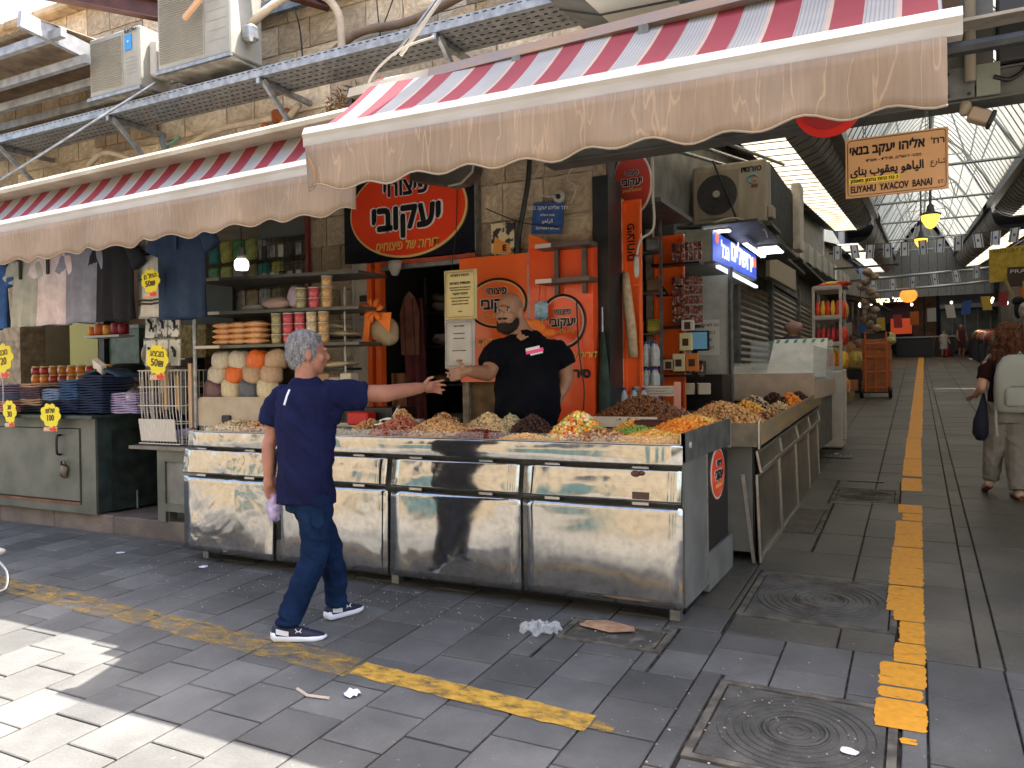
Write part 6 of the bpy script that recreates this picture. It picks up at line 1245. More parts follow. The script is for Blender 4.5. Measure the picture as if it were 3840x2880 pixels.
q = B(); q.bx(-6.935, -6.925, 4.95, 6.1, .34, 1.04); q.build('side_panel', mat('green_black', (.022, .032, .03), .5, var=.4), cab)
q = B(); q.tube([(-6.90, 5.2, .24), (-6.90, 5.2, .42)], .01, 6); q.build('leg_rod', greyM, cab)
sc2 = thing('small_cabinet', 'narrow grey cabinet with a wide board top left of the steel counter', 'cabinet', (-5.95, 5.0, .225))
wg = mat('grey_wood', (.20, .20, .185), .7, var=.2, scale=5, bump=.2)
q = B(); q.bx(-6.10, -5.5, 4.84, 5.5, .33, .88); q.build('body', wg, sc2); q = B(); q.bx(-6.12, -6.02, 4.82, 4.84, .23, .88); q.bx(-6.02, -5.5, 4.82, 4.84, .78, .88); q.bx(-6.02, -5.5, 4.82, 4.84, .33, .40); q.build('face_frame', gm, sc2)
q = B(); q.bx(-6.45, -5.4, 4.78, 5.5, .885, .915); q.build('top', mat('board_grey', (.19, .175, .15), .7, var=.2), sc2)
for x in (-6.08, -5.6): q = B(); q.bx(x, x + .08, 4.85, 4.93, .225, .33); q.build('foot', gm, sc2)
# wire rack
wm = mat('white_wire', (.66, .63, .58), .4)
wr = thing('wire_rack', 'white wire rack with card packets and baskets standing on the narrow cabinet', 'rack', (-6.1, 4.95, .92))
q = B()
for z0, z1, ng in ((.93, 1.62, 1),):
    for k in range(13): x = -6.35 + k * .042; q.tube([(x, 4.86 - .03, 1.60), (x, 4.84, 1.25), (x + .01, 4.87, .93)], .0035, 4)
    for k in range(6): y = 4.86 + k * .05; q.tube([(-5.84, y, 1.60), (-5.84, y, .93)], .0035, 4); q.tube([(-6.36, y, 1.60), (-6.36, y, .93)], .0035, 4)
q.build('wire', wm, wr, kind='stuff')
for z in (.935, 1.12, 1.28, 1.45, 1.60): q = B(); q.tube([(-6.37, 4.83, z), (-5.83, 4.83, z), (-5.83, 5.14, z), (-6.37, 5.14, z)], .005, 5, closed=True); q.build('hoop', wm, wr)
for x in (-6.39, -5.82): q = B(); q.tube([(x, 5.0, .92), (x, 5.0, 2.22)], .009, 6); q.build('upright', wm, wr)
q = B(); q.add([(-6.33, 4.825, .96), (-5.86, 4.825, .96), (-5.86, 4.80, 1.16), (-6.33, 4.80, 1.16)], [(0, 1, 2, 3)]); q.build('white_insert', mat('ribbed_white', (.58, .55, .50), .6, var=.15, scale=30, stretch=(6, 1, .5)), wr, solid=.01)
pkM = [mat('blister_%d' % i, c, .3, col2=(.06, .06, .07), scale=22, thr=(.55, .6)) for i, c in enumerate([(.68, .68, .66), (.60, .60, .60), (.74, .73, .70)])]
for r_ in range(2):
    for k in range(3):
        q = B(); q.bev((-6.27 + k * .155, 4.90, 2.02 - r_ * .26), (.14, .02, .24), .004, rx=-.06); o = q.build('card_packet', pkM[(k + r_) % 3], wr)
        q = B(); q.tube([(-6.29 + k * .155, 4.88, 2.07 - r_ * .26), (-6.25 + k * .155, 4.88, 2.03 - r_ * .26), (-6.25 + k * .155, 4.88, 1.98 - r_ * .26)], .012, 6); q.build('tool', darkM, o, True)
        q = B(); q.bx(-6.31 + k * .155, -6.25 + k * .155, 4.886, 4.888, 1.915 - r_ * .26, 1.95 - r_ * .26); q.build('dark_label', blackM, o)
for k in range(3): q = B(); q.bev((-6.22 + k * .09, 4.9, 2.24 + .02 * (k % 2)), (.08, .02, .16), .004, ry=.1 * k); q.build('card_packet', pkM[k], wr)
for k in range(4): q = B(); q.bev((-6.18 + k * .08, 4.98, 1.40 - .05 * (k % 2)), (.05, .03, .32), .006); q.build('hanging_tool', [mat('amber_tool', (.45, .26, .10), .5), blackM, MATS['amber_tool'], darkM][k], wr)
for k in range(4): q = B(); q.ell((-6.05 + k * .06, 4.98, 1.0 + .01 * k), (.07, .05, .05), 7, 5); q.build('lilac_packet', mat('lilac_pack', (.50, .42, .62), .5), wr)
# price signs: yellow bursts
pyM = mat('burst_yellow', (.88, .74, .02), .5); prM = mat('burst_red', (.72, .04, .03), .5)
def burst(c, w, h, label, l1, l2, rz=.0, pole=None):
    w *= 1.3; h *= 1.3
    t = thing('price_sign', label, 'price sign', c); x, y, z = c; n = 48; P = []; ph = random.uniform(0, 3)
    for k in range(n): a = 2 * PI * k / n; r_ = .90 + .20 * abs(math.sin(4.5 * a + ph)) + .06 * math.sin(2 * a + ph); P.append((w / 2 * r_ * math.cos(a) * (1 - .16 * (math.sin(a) < 0) * abs(math.sin(a))), h / 2 * r_ * math.sin(a) * (1.12 if math.sin(a) < 0 else 1)))
    q = B(); q.prism(P, (x, y, z), (1, 0, 0), (0, 0, 1), (0, .004, 0)); q.build('burst', pyM, t)
    q = B(); q.prism([(a * 1.0, -h * .62 + b_) for a, b_ in ((-w * .38, -h * .1), (w * .36, -h * .08), (w * .38, h * .12), (-w * .36, h * .08))], (x, y - .002, z), (1, 0, 0), (0, 0, 1), (0, .004, 0)); q.build('red_strip', mat('burst_strip', (.80, .35, .12), .5), t)
    q = B(); q.prism([(0, -h * .06), (w * .18, -h * .06), (w * .18, -h * .12), (w * .36, h * .01), (w * .18, h * .13), (w * .18, h * .06), (0, h * .06)], (x, y - .006, z - h * .62), (1, 0, 0), (0, 0, 1), (0, .003, 0)); q.build('red_arrow', prM, t)
    text(l1, h * .30, inkM, t, (x, y - .003, z + h * .18), rot=rz, bold=.001, rtl=True); text(l2, h * .36, inkM, t, (x, y - .003, z - h * .14), rot=rz, bold=.0015)
    text('SALE', h * .16, letterwM, t, (x - w * .18, y - .005, z - h * .62), bold=.0008)
    if pole: q = B(); q.tube([(x, y + .006, z - h * .7), (x, y + .006, z - pole)], .007, 6); q.build('stem', whiteM, t)
    return t
burst((-5.58, 4.36, 2.33), .155, .145, 'yellow starburst price sign above the card packets on the wire rack', 'החל מ', '50₪', .1)
burst((-6.02, 4.76, 1.70), .20, .20, 'orange and yellow starburst sign hanging in the middle of the wire rack', 'מבצע', '50₪', -.1)
burst((-8.26, 4.70, 1.76), .26, .22, 'yellow starburst price sign on a white stem over the folded clothes', 'מכנס', '120', .1, .5)
burst((-8.62, 4.68, 1.74), .20, .22, 'yellow starburst price sign cut off at the left edge of the photo', 'גופיה', '40', 0)
burst((-8.08, 4.66, 1.22), .16, .17, 'small yellow price sign hanging off the cabinet edge at far left', 'זוג', '30', .05)
burst((-7.42, 4.66, 1.19), .22, .17, 'wider yellow price sign hanging off the cabinet edge above the door', 'שלוש', '100', .05)
# folded clothes
def stack(x, y, w, d, n, cols, name, lab, h=.022, dx=.0, z0=1.20):
    for k in range(n):
        c = cols[k * len(cols) // n]; zz = z0 + h * (k + .5); q = B(); nx = 9; ang = random.uniform(-.05, .05); ww = w * random.uniform(.95, 1.04); rings = []
        for i in range(nx):
            u = i / (nx - 1) - .5; s_ = h * .5 * (1 - abs(2 * u) ** 6 * .35)
            rings.append([(x + dx * k + u * ww, y - d / 2 + oy, zz + oz * s_ + .004 * math.sin(u * 7 + k)) for oy, oz in ((0, -.7), (-.012, -.2), (-.014, .3), (0, .9), (d, .9), (d, -.8))])
        q.loft(rings); o = one('folded_' + name, q, mat('cloth_' + c[0], c[1], .9, var=.15, scale=20, bump=.2), '', 'clothes', 'folded ' + name + ' ' + lab, smooth=False)
        pos = 'lowest' if k == 0 else 'topmost' if k == n - 1 else 'from the bottom'
        ordn = ['', 'second', 'third', 'fourth', 'fifth', 'sixth', 'seventh', 'eighth', 'ninth', 'tenth', 'eleventh', 'twelfth', 'thirteenth', 'fourteenth', 'fifteenth', 'sixteenth']
        o['label'] = (('%s %s %s %s' % (pos, c[0], name, lab)) if k in (0, n - 1) else '%s %s %s %s' % (ordn[k], pos, name, lab + ', ' + c[0]))
N_ = ('navy', (.02, .035, .09)); BL = ('blue', (.045, .10, .22)); LB = ('light blue', (.22, .30, .48)); LV = ('lavender', (.42, .36, .55)); TN = ('tan', (.50, .34, .24)); BK = ('black', (.02, .02, .022)); PK = ('pink', (.60, .30, .24)); PL = ('plum', (.11, .06, .08))
stack(-7.02, 4.98, .36, .34, 15, [N_, N_], 'jeans', 'in the tall dark stack beside the lavender shirts', .0245)
stack(-7.36, 4.98, .30, .34, 13, [N_, BL, BL], 'jeans', 'in the mid blue stack', .025)
stack(-7.68, 5.0, .28, .32, 10, [BK, BK, LB, LB], 'trousers', 'in the pale blue topped stack', .024)
stack(-8.02, 5.0, .34, .32, 13, [BK, TN, PL, PL, TN], 'trousers', 'in the plum and tan stack', .023)
stack(-8.34, 4.92, .22, .30, 5, [PK, PK], 'shirts', 'in the short pink stack', .024)
stack(-6.62, 5.02, .36, .30, 9, [LV], 'shirts', 'in the lavender stack by the wire rack', .022)
stack(-8.60, 4.92, .30, .30, 12, [LV, LB, LV], 'shirts', 'in the lilac stack at the left edge', .024)
stack(-7.9, 5.3, .5, .3, 6, [TN, PL], 'trousers', 'in the slanting stack behind the plum trousers', .022, .015, 1.38)
q = B(); P = [[(-7.30 + .50 * u, 4.92 + .3 * v, 1.545 + .09 * math.sin(PI * u) * (1 - .3 * v) + .012 * math.sin(u * 15)) for u in np.linspace(0, 1, 14)] for v in np.linspace(0, 1, 6)]; q.grid(P); one('draped_jeans', q, mat('drape_blue', (.035, .075, .14), .9, var=.3, scale=9, bump=.3), 'loose dark jeans thrown over the tallest stacks', 'clothes', solid=.02, smooth=True)
q = B(); q.box((-7.06, 4.93, 1.655), (.15, .05, .10), ry=.5, rx=.4); one('white_tag', q, mat('tag_white', (.75, .70, .68), .6), 'white tag lying on the thrown jeans', 'tag')
# fruit stall counter behind: jam jars, hats, mannequin head
inner = thing('inner_counter', 'white inner counter with glass tank behind the folded clothes', 'counter', (-8.6, 6.4, .3))
q = B(); q.bx(-10, -7.1, 6.5, 7.0, .3, 1.62); q.build('body', mat('inner_white', (.42, .42, .38), .6, var=.2), inner)
q = B(); q.bx(-8.9, -8.35, 6.35, 6.49, 1.7, 2.15); q.build('glass_tank', mat('tank_green', (.10, .16, .14), .2, var=.3), inner); q = B(); q.bx(-8.92, -8.33, 6.33, 6.5, 2.15, 2.19); q.build('tank_rim', mat('tank_rim', (.40, .50, .48), .4), inner)
q = B(); q.bx(-8.2, -7.5, 6.3, 6.5, 1.7, 2.12); q.build('steel_tank', stC, inner)
q = B(); q.bx(-9.6, -9.05, 6.3, 6.32, 1.62, 2.45); q.build('yellow_board', mat('board_yellow', (.46, .45, .16), .6), inner)
for x0, x1 in ((-7.5, -7.35), (-9.03, -8.93)): q = B(); q.bx(x0, x1, 6.3, 6.45, 1.2, 2.5); q.build('post', darkM, inner)
jars = [('orange', (.72, .25, .03)), ('red', (.42, .05, .03)), ('amber', (.55, .22, .05))]
k = 0
for r_ in range(2):
    for i in range(9):
        c = jars[(i // 2 + r_) % 3]; x = -9.15 + i * .165; z = 1.50 + r_ * .10
        t = thing('jam_jar', '', 'jar', (x, 5.6, z), 'jam jars behind the folded clothes'); t['label'] = '%s jam jar, %s from the left in the %s row behind the clothes' % (c[0], ['first', 'second', 'third', 'fourth', 'fifth', 'sixth', 'seventh', 'eighth', 'ninth'][i], ['lower', 'upper'][r_])
        q = B(); q.lathe([(.001, 0), (.06, 0), (.065, .03), (.06, .075), (.001, .08)], (x, 5.6, z), 10); q.build('glass', mat('jam_' + c[0], c[1], .15), t, True); q = B(); q.lathe([(.001, .08), (.055, .08), (.055, .095), (.001, .096)], (x, 5.6, z), 10); q.build('lid', mat('lid_gold', (.60, .42, .20), .4), t)
q = B(); q.bx(-9.4, -6.4, 5.5, 6.0, 1.46, 1.495); q.bx(-9.4, -6.4, 5.52, 5.54, 1.2, 1.46); one('jar_shelf', q, woodM, 'wooden shelf holding the jam jars', 'shelf')
fs = thing('fruit_shelf', 'white shelf with oranges and peppers under the hanging shirts', 'shelf', (-8.3, 6.0, 2.02)); q = B(); q.bx(-8.72, -8.10, 5.9, 6.1, 2.02, 2.045); q.build('board', whiteM, fs)
for i, (dx, r_, c) in enumerate(((-.28, .055, (.75, .28, .02)), (-.14, .07, (.55, .13, .03)), (0, .06, (.80, .36, .04)), (.16, .07, (.30, .02, .03)), (.27, .06, (.30, .02, .03)))):
    q = B(); q.lathe([(.001, 0), (r_, .01), (r_, r_ * 1.7), (r_ * .8, r_ * 2), (.001, r_ * 2)], (-8.42 + dx, 6.0, 2.046), 12); one('fruit_cup', q, mat('cup_%d' % i, c, .4), ['leftmost orange cup', 'brown orange cup', 'bright orange cup', 'left dark red cup', 'right dark red cup'][i] + ' on the white shelf under the shirts', 'cup', smooth=True)
def hat(c, r_, m, label):
    q = B(); q.lathe([(.001, -.01), (r_ * 1.5, -.005), (r_ * 1.52, .004), (r_, .01), (r_ * .95, r_ * .6), (r_ * .6, r_ * .75), (.001, r_ * .7)], c, 16); return one('hat', q, m, label, 'hat', smooth=True)
hat((-7.75, 5.75, 1.56), .19, mat('hat_black', (.012, .014, .02), .8), 'broad black hat lying left of the mannequin heads'); hat((-7.20, 5.75, 1.52), .13, mat('hat_navy', (.03, .04, .11), .8), 'navy cap beside the mannequin heads'); hat((-7.0, 5.9, 1.66), .10, mat('hat_grey', (.13, .12, .13), .8), 'grey cap on the shelf left of the small mannequin head'); hat((-7.35, 5.6, 1.5), .12, mat('hat_purple', (.16, .13, .18), .8), 'purplish cap in front of the navy cap')
manM = mat('mannequin', (.52, .43, .30), .5)
def mhead(c, k, label):
    x, y, z = c; q = B(); q.ell((x, y, z + .26 * k), (.085 * k, .10 * k, .125 * k), 14, 10); q.tube([(x, y, z), (x, y, z + .2 * k)], [.085 * k, .05 * k], 12); q.ell((x, y - .09 * k, z + .25 * k), (.016 * k, .02 * k, .03 * k)); q.ell((x, y, z + .01), (.10 * k, .08 * k, .02), 12, 6)
    o = fuse(q, 'mannequin_head', manM, None, .012, 2); o['label'] = label; o['category'] = 'mannequin head'; return o
mhead((-7.55, 5.9, 1.50), 1.15, 'larger cream mannequin head behind the black hat'); mhead((-6.62, 5.35, 1.38), .95, 'smaller cream mannequin head beside the wire rack')
q = B(); q.ell((-6.62, 5.35, 1.80), (.09, .1, .05), 12, 7); one('kippa', q, blackM, 'black cap on the smaller mannequin head', 'cap', smooth=True)
q = B(); q.bx(-6.95, -6.35, 5.2, 5.6, 1.34, 1.37); one('head_shelf', q, woodM, 'narrow wooden shelf under the smaller mannequin head', 'shelf')
q = B(); q.lathe([(.001, 0), (.05, 0), (.07, .05), (.05, .11), (.02, .13), (.001, .14)], (-6.58, 4.93, 1.30), 14); one('steel_kettle', q, stF, 'small steel kettle beside the lavender shirts', 'kettle', smooth=True)
q = B(); q.bx(-7.2, -6.7, 5.9, 6.3, 1.75, 2.1); one('wicker_basket', q, mat('wicker', (.34, .27, .10), .8, col2=(.12, .09, .04), scale=22), 'wicker basket with yellow-green packets in the dark shop', 'basket')
q = B(); q.bx(-7.25, -6.62, 6.2, 6.25, 2.1, 2.6); one('dark_board', q, mat('slate_board', (.035, .045, .035), .6), 'dark slate board above the wicker basket', 'board')
# hanging shirts
def shirt(x, y, zt, w, L, m, label, trim=None, stripes=None, collar=True, sleeve=1, rz=0):
    """a shirt on a hanger: folds grow towards the hem"""
    t = thing('hanging_shirt', label, 'shirt', (x, y, zt), 'shirts hung in a row under the left awning', local=True, rz=rz); t['wo'] = [0, 0, 0]
    ph = random.uniform(0, 6); n = 40; rings = []
    for j in range(13):
        v = j / 12; z = -L * v; hw = w * (.20 + .28 * min(1, v * 8) + .02 * v) * (1 + .03 * math.sin(v * 5)); hd = .035 + .035 * v; ring = []
        for k_ in range(n):
            a = 2 * PI * k_ / n; f = 1 + .42 * v * math.sin(7 * a + ph) + .22 * v * math.sin(12 * a + ph * 2); ring.append((hw * math.cos(a), hd * f * math.sin(a), z + .01 * math.sin(3 * a) * v))
        rings.append(ring)
    q = B(); q.loft(rings); q.build('body', m, t, True)
    for s in (-1, 1):
        q = B(); q.tube([(s * w * .30, 0, -.05), (s * w * .42, 0, -.075), (s * (w * .46 + .05), 0, -.14), (s * (w * .46 + .10), 0, -.235)], [.055, .068, .078, .088], 16); q.v[-1][:, 1] *= .5; q.build('sleeve', m, t, True)
    if collar: q = B(); q.tube([(.07 * math.cos(a), -.035 + .02 * math.sin(a), -.01 - .05 * (math.sin(a) < 0)) for a in np.linspace(0, 2 * PI, 14, endpoint=False)], .012, 5, closed=True); q.build('collar', trim or m, t, True)
    if trim is not None: q = B(); q.bx(-.016, .016, -.068, -.052, -.24, -.03); q.build('placket', trim, t)
    if stripes:
        for zz in stripes:
            q = B(); v = -zz / L; hw = w * .5 * 1.02; hd = (.035 + .035 * v) * 1.2
            q.loft([[(hw * math.cos(a), hd * (1 + .42 * v * math.sin(7 * a + ph) + .22 * v * math.sin(12 * a + ph * 2)) * math.sin(a), zz + o_) for a in np.linspace(0, 2 * PI, 40, endpoint=False)] for o_ in (-.009, .009)], False); q.build('stripe', blackM, t, True)
    q = B(); q.tube([(-.16, 0, -.02), (0, 0, .03), (.16, 0, -.02)], .006, 5); q.tube([(0, 0, .03), (.0, 0, .09), (.02, 0, .11)], .004, 5); q.build('hanger', blackM, t)
    return t
SM = lambda n, c, st=0: mat('shirt_' + n, c, .85, var=.12, scale=12, bump=.15, bscale=50)
y = 4.52
shirt(-8.10, y, 2.70, .52, .66, SM('royal', (.05, .14, .40)), 'royal blue polo shirt hanging at the far left')
shirt(-7.52, y, 2.72, .40, .68, SM('sage', (.50, .51, .46)), 'sage grey shirt hanging between the blue and the pink ones', trim=SM('dark_trim', (.05, .05, .05)))
shirt(-7.10, y, 2.74, .46, .70, SM('pink', (.78, .66, .70)), 'pale pink shirt with a dark button placket', trim=SM('dark_trim', (.05, .05, .05)))
shirt(-6.66, y, 2.74, .50, .70, SM('greyblue', (.27, .28, .36)), 'slate grey t-shirt right of the pink one')
shirt(-6.24, y, 2.74, .48, .70, SM('black', (.012, .013, .018)), 'black t-shirt between the slate and the striped ones')
shirt(-5.84, y + .12, 2.78, .50, .72, SM('offwhite', (.60, .57, .52)), 'off-white shirt with double black stripes', stripes=(-.15, -.18, -.36, -.39, -.58, -.61))
shirt(-5.40, y, 2.82, .56, .80, SM('denim', (.022, .045, .10)), 'dark denim short sleeved shirt with buttons hanging near the wire rack', trim=SM('denim2', (.03, .06, .13)))
shirt(-7.85, y + .25, 2.74, .40, .5, SM('rose', (.40, .20, .22)), 'rose coloured shirt half hidden behind the royal blue one', collar=False)
rod([(-10, 4.55, 2.85), (-4.9, 4.55, 2.93)], .012, 'clothes rail carrying the row of hanging shirts', galvM)
# shelf unit with packets and jars
su = thing('shelf_unit', 'metal shelf unit of jars and packets behind the left end of the counter', 'shelves', (-5.1, 5.1, 1.1))
shM = mat('shelf_metal', (.12, .12, .11), .5, .4, var=.2)
q = B(); q.tube([(-5.76, 4.95, 1.08), (-5.76, 4.95, 2.44)], .018, 8); q.build('upright', galvM, su); q = B(); q.tube([(-4.42, 5.4, 1.1), (-4.42, 5.4, 2.3)], .012, 8); q.build('upright', galvM, su)
for z in (2.40, 2.10, 1.80): q = B(); q.add([(-5.78, 4.94, z - .012), (-4.15, 5.25, z - .012), (-4.15, 5.65, z - .012), (-5.78, 5.5, z - .012), (-5.78, 4.94, z + .014), (-4.15, 5.25, z + .014), (-4.15, 5.65, z + .014), (-5.78, 5.5, z + .014)], [(3, 2, 1, 0), (4, 5, 6, 7), (0, 1, 5, 4), (1, 2, 6, 5), (2, 3, 7, 6), (3, 0, 4, 7)]); s_ = q.build('shelf', shM, su); q = B(); q.box((-5.62, 4.965, z), (.26, .012, .026), rz=.187); q.build('bright_edge', mat('edge_bright', (.55, .52, .46), .4), s_)
q = B(); q.bx(-5.76, -4.3, 4.98, 5.5, 1.335, 1.355); q.build('shelf', pinkM, su); q = B(); q.bx(-5.78, -4.3, 4.96, 4.98, 1.10, 1.34); q.bx(-4.9, -4.87, 4.945, 4.96, 1.10, 1.34); q.build('front_board', mat('cream_board', (.50, .42, .31), .6, var=.1), su); q = B(); q.bx(-5.83, -5.79, 4.93, 4.98, 1.08, 1.66); q.build('wood_post', mat('peach_wood', (.62, .42, .28), .6), su)
q = B(); q.bev((-5.38, 4.95, 1.16), (.10, .03, .07), .006); q.build('small_label', darkM, su)
jm = {'pink': (.55, .10, .13), 'cream': (.60, .50, .34), 'green': (.34, .33, .18), 'tan': (.52, .33, .15)}
def tub(x, y, z, c, label, r_=.047, h=.085):
    t = thing('nut_tub', label, 'tub', (x, y, z), 'clear tubs stacked on the shelf unit'); q = B(); q.lathe([(.001, 0), (r_ * .9, 0), (r_, h * .9), (.001, h * .9)], (x, y, z), 12); q.build('body', mat('tub_' + c, jm[c], .25, col2=tuple(min(1, k_ * 1.6) for k_ in jm[c]), scale=45), t, True); q = B(); q.lathe([(.001, h * .9), (r_ * 1.05, h * .9), (r_ * 1.05, h), (.001, h)], (x, y, z), 12); q.build('lid', mat('lid_clear', (.62, .60, .56), .3), t)
for i, (c, n) in enumerate((('green', 3), ('pink', 3), ('pink', 3), ('cream', 3), ('tan', 3))):
    for k in range(n): tub(-4.98 + i * .115, 5.16 + i * .02, 1.815 + k * .09, c, '%s %s tub in the %s column of the middle shelf' % (['lowest', 'middle', 'top'][k], c, ['first', 'second', 'third', 'fourth', 'fifth'][i]))
for i, (c, n) in enumerate((('green', 2), ('pink', 2), ('tan', 3))):
    for k in range(n): tub(-4.72 + i * .125, 5.19 + i * .02, 2.115 + k * .09, c, '%s %s tub in the %s column of the upper shelf' % (['lowest', 'second', 'top'][k], c, ['left', 'middle', 'right'][i]))
def pillow(c, d, m, label, name='packet', grp=None, rz=0, rx=0, ry=0):
    q = B(); x, y, z = (k_ / 2 for k_ in d); n = 10; rings = []
    Rm = np.array(Matrix.Rotation(rz, 3, 'Z') @ Matrix.Rotation(ry, 3, 'Y') @ Matrix.Rotation(rx, 3, 'X'))
    for j in range(n):
        u = -1 + 2 * j / (n - 1); s_ = max(.06, (1 - abs(u) ** 3.2)); rings.append([tuple(Rm @ np.array((u * x, y * math.copysign(abs(math.cos(a)) ** .7, math.cos(a)) * (.75 + .25 * s_), z * math.sin(a) * s_)) + np.array(c)) for a in np.linspace(0, 2 * PI, 14, endpoint=False)])
    q.loft(rings); o = one(name, q, m, label, name.replace('_', ' '), grp, smooth=True); return o
pkO = mat('chip_orange', (.72, .30, .08), .25, col2=(.80, .50, .28), scale=18, bump=.3)
for r_ in range(4):
    for k in range(3): pillow((-5.55 + k * .19, 5.12, 1.845 + r_ * .05), (.22, .17, .06), pkO, '%s orange snack packet in %s layer on the middle shelf' % (['left', 'centre', 'right'][k], ['the bottom', 'the second', 'the third', 'the top'][r_]), 'snack_packet', 'orange snack packets on the shelf', rz=random.uniform(-.1, .1))
gc_ = {'white': (.60, .54, .44), 'orange': (.75, .15, .02), 'speckled': (.50, .34, .22), 'maroon': (.16, .08, .09), 'dark': (.10, .11, .14), 'cream': (.66, .56, .36)}
cols4 = [['maroon', 'white', 'white'], ['cream', 'orange', 'white'], ['dark', 'speckled', 'orange'], ['cream', 'speckled', 'speckled']]
for i, col in enumerate(cols4):
    for k, c in enumerate(col):
        gm_ = mat('grain_' + c, gc_[c], .35, col2=tuple(k_ * .8 for k_ in gc_[c]), scale=38); xx = -5.58 + i * .215 + (2 - k) * -.03
        q = B(); zz = 1.42 + k * .128
        p1, p2 = random.uniform(0, 6), random.uniform(0, 6)
        q.loft([[(xx + rr_ * (1 + .05 * math.sin(3 * a + p1 + dz_ * 30) + .03 * math.sin(7 * a + p2)) * math.cos(a) + .12 * dz_ * math.sin(p1), 5.06 + .02 * k + rr_ * .7 * math.sin(a), zz + dz_ + .008 * math.sin(2 * a + p2)) for a in np.linspace(0, 2 * PI, 22, endpoint=False)] for rr_, dz_ in ((.088, -.074), (.106, -.058), (.111, -.02), (.110, .02), (.104, .05), (.082, .074), (.045, .088))])
        one('grain_bag', q, gm_, '%s bag of grain, %s in the %s column of the lower shelf' % (c, ['lowest', 'middle', 'top'][k], ['first', 'second', 'third', 'fourth'][i]), 'bag', 'bags of grain and lentils on the lower shelf', smooth=True)
pillow((-4.98, 5.2, 2.17), (.30, .18, .12), mat('pink_bread', (.42, .30, .26), .6), 'dull pink package on the upper shelf'); pillow((-5.30, 5.25, 2.15), (.26, .16, .08), mat('tissue_pack', (.60, .62, .58), .5), 'white and green tissue pack on the upper shelf'); pillow((-4.80, 5.2, 2.22), (.12, .10, .2), mat('lilac_bag', (.42, .33, .42), .5), 'lilac bag leaning beside the tubs')
for k, (x, z) in enumerate(((-4.60, 1.98), (-4.50, 1.90), (-4.52, 1.63))): pillow((x, 5.45, z), (.34, .2, .06), mat('cream_sack', (.50, .42, .30), .6), ['top', 'middle', 'lowest'][k] + ' flat cream packet on the bracket by the stone pillar', ry=.15 - .1 * k)
for z in (2.12, 1.88, 1.60): q = B(); q.bx(-4.86, -4.40, 5.40, 5.6, z - .022, z); one('bracket_shelf', q, darkM, ['upper', 'middle', 'lower'][[2.12, 1.88, 1.60].index(z)] + ' dark bracket shelf on the stone pillar', 'shelf')
for k in range(4): parcel((-4.62 + k * .12, 5.25, 1.44 + .03 * (k % 2)), (.11, .12, .16), .1, [kraftM, cardM, mat('grey_jar', (.3, .3, .28), .5), kraftM][k], ['first', 'second', 'third', 'fourth'][k] + ' small box right of the bags of grain')
# lit bulb and hanging packets deep in the shop
bu = thing('bulb', 'lit white bulb hanging in the left shop', 'bulb', (-5.64, 5.4, 2.55))
q = B(); q.lathe([(.001, -.085), (.055, -.08), (.066, -.04), (.062, 0), (.045, .02)], (-5.64, 5.4, 2.62), 14); q.build('glass', mat('bulb_lit', (1, 1, 1), .4, emit=(1, .93, .8), estr=1.5), bu, True); q = B(); q.lathe([(.045, .02), (.04, .06), (.02, .09), (.018, .13)], (-5.64, 5.4, 2.62), 12); q.build('cap', mat('cap_grey', (.3, .3, .3), .5), bu, True); q = B(); q.tube([(-5.64, 5.4, 2.74), (-5.64, 5.4, 3.1)], .004, 5); q.build('cord', blackM, bu)
hc = [('teal', (.03, .25, .22)), ('yellow', (.50, .50, .12)), ('green', (.10, .34, .14)), ('lime', (.40, .48, .14)), ('silver', (.36, .36, .34)), ('tan', (.32, .25, .14))]
for r_ in range(3):
    for k in range(6):
        c = hc[(k + r_ * 2) % 6] if r_ < 2 else hc[4 + k % 2]; w_ = .17
        q = B(); q.bev((-7.0 + k * .19, 6.3, 2.93 - r_ * .28), (w_, .04, .24), .02, ry=random.uniform(-.1, .1)); one('hanging_packet', q, mat('hp_' + c[0], c[1], .3, col2=tuple(k_ * .5 for k_ in c[1]), scale=14), '%s packet, %s in the %s row hanging deep in the left shop' % (c[0], ['first', 'second', 'third', 'fourth', 'fifth', 'sixth'][k], ['top', 'middle', 'bottom'][r_]), 'packet', 'packets hanging in rows in the left shop')
gd = thing('wire_grid', 'black wire grid with small hanging goods left of the stone pillar', 'wire grid', (-5.6, 6.0, 2.3)); q = B()
for k in range(10): q.tube([(-5.95 + k * .06, 5.98, 2.35), (-5.95 + k * .06, 5.98, 2.95)], .003, 4)
for k in range(9): q.tube([(-5.97, 5.98, 2.38 + k * .07), (-5.39, 5.98, 2.38 + k * .07)], .003, 4)
q.build('wire', darkM, gd, kind='stuff')
for r_ in range(2):
    for k in range(5): q = B(); q.bev((-5.90 + k * .115, 5.95, 2.80 - r_ * .27), (.07, .02, .13), .01); q.build('goods', [darkM, galvM, mat('goods_pale', (.4, .38, .36), .5)][(k + r_) % 3], gd)
q = B(); q.bx(-6.05, -5.36, 6.04, 6.30, 2.96, 3.38); one('grey_lintel', q, mat('lintel_green', (.12, .125, .11), .7), 'grey lintel above the wire grid', 'lintel')
q = B(); q.bx(-5.38, -5.345, 5.98, 6.03, 1.3, 3.3); one('red_pole', q, mat('red_brown', (.20, .04, .03), .6), 'red-brown pole at the edge of the stone pillar', 'pole')
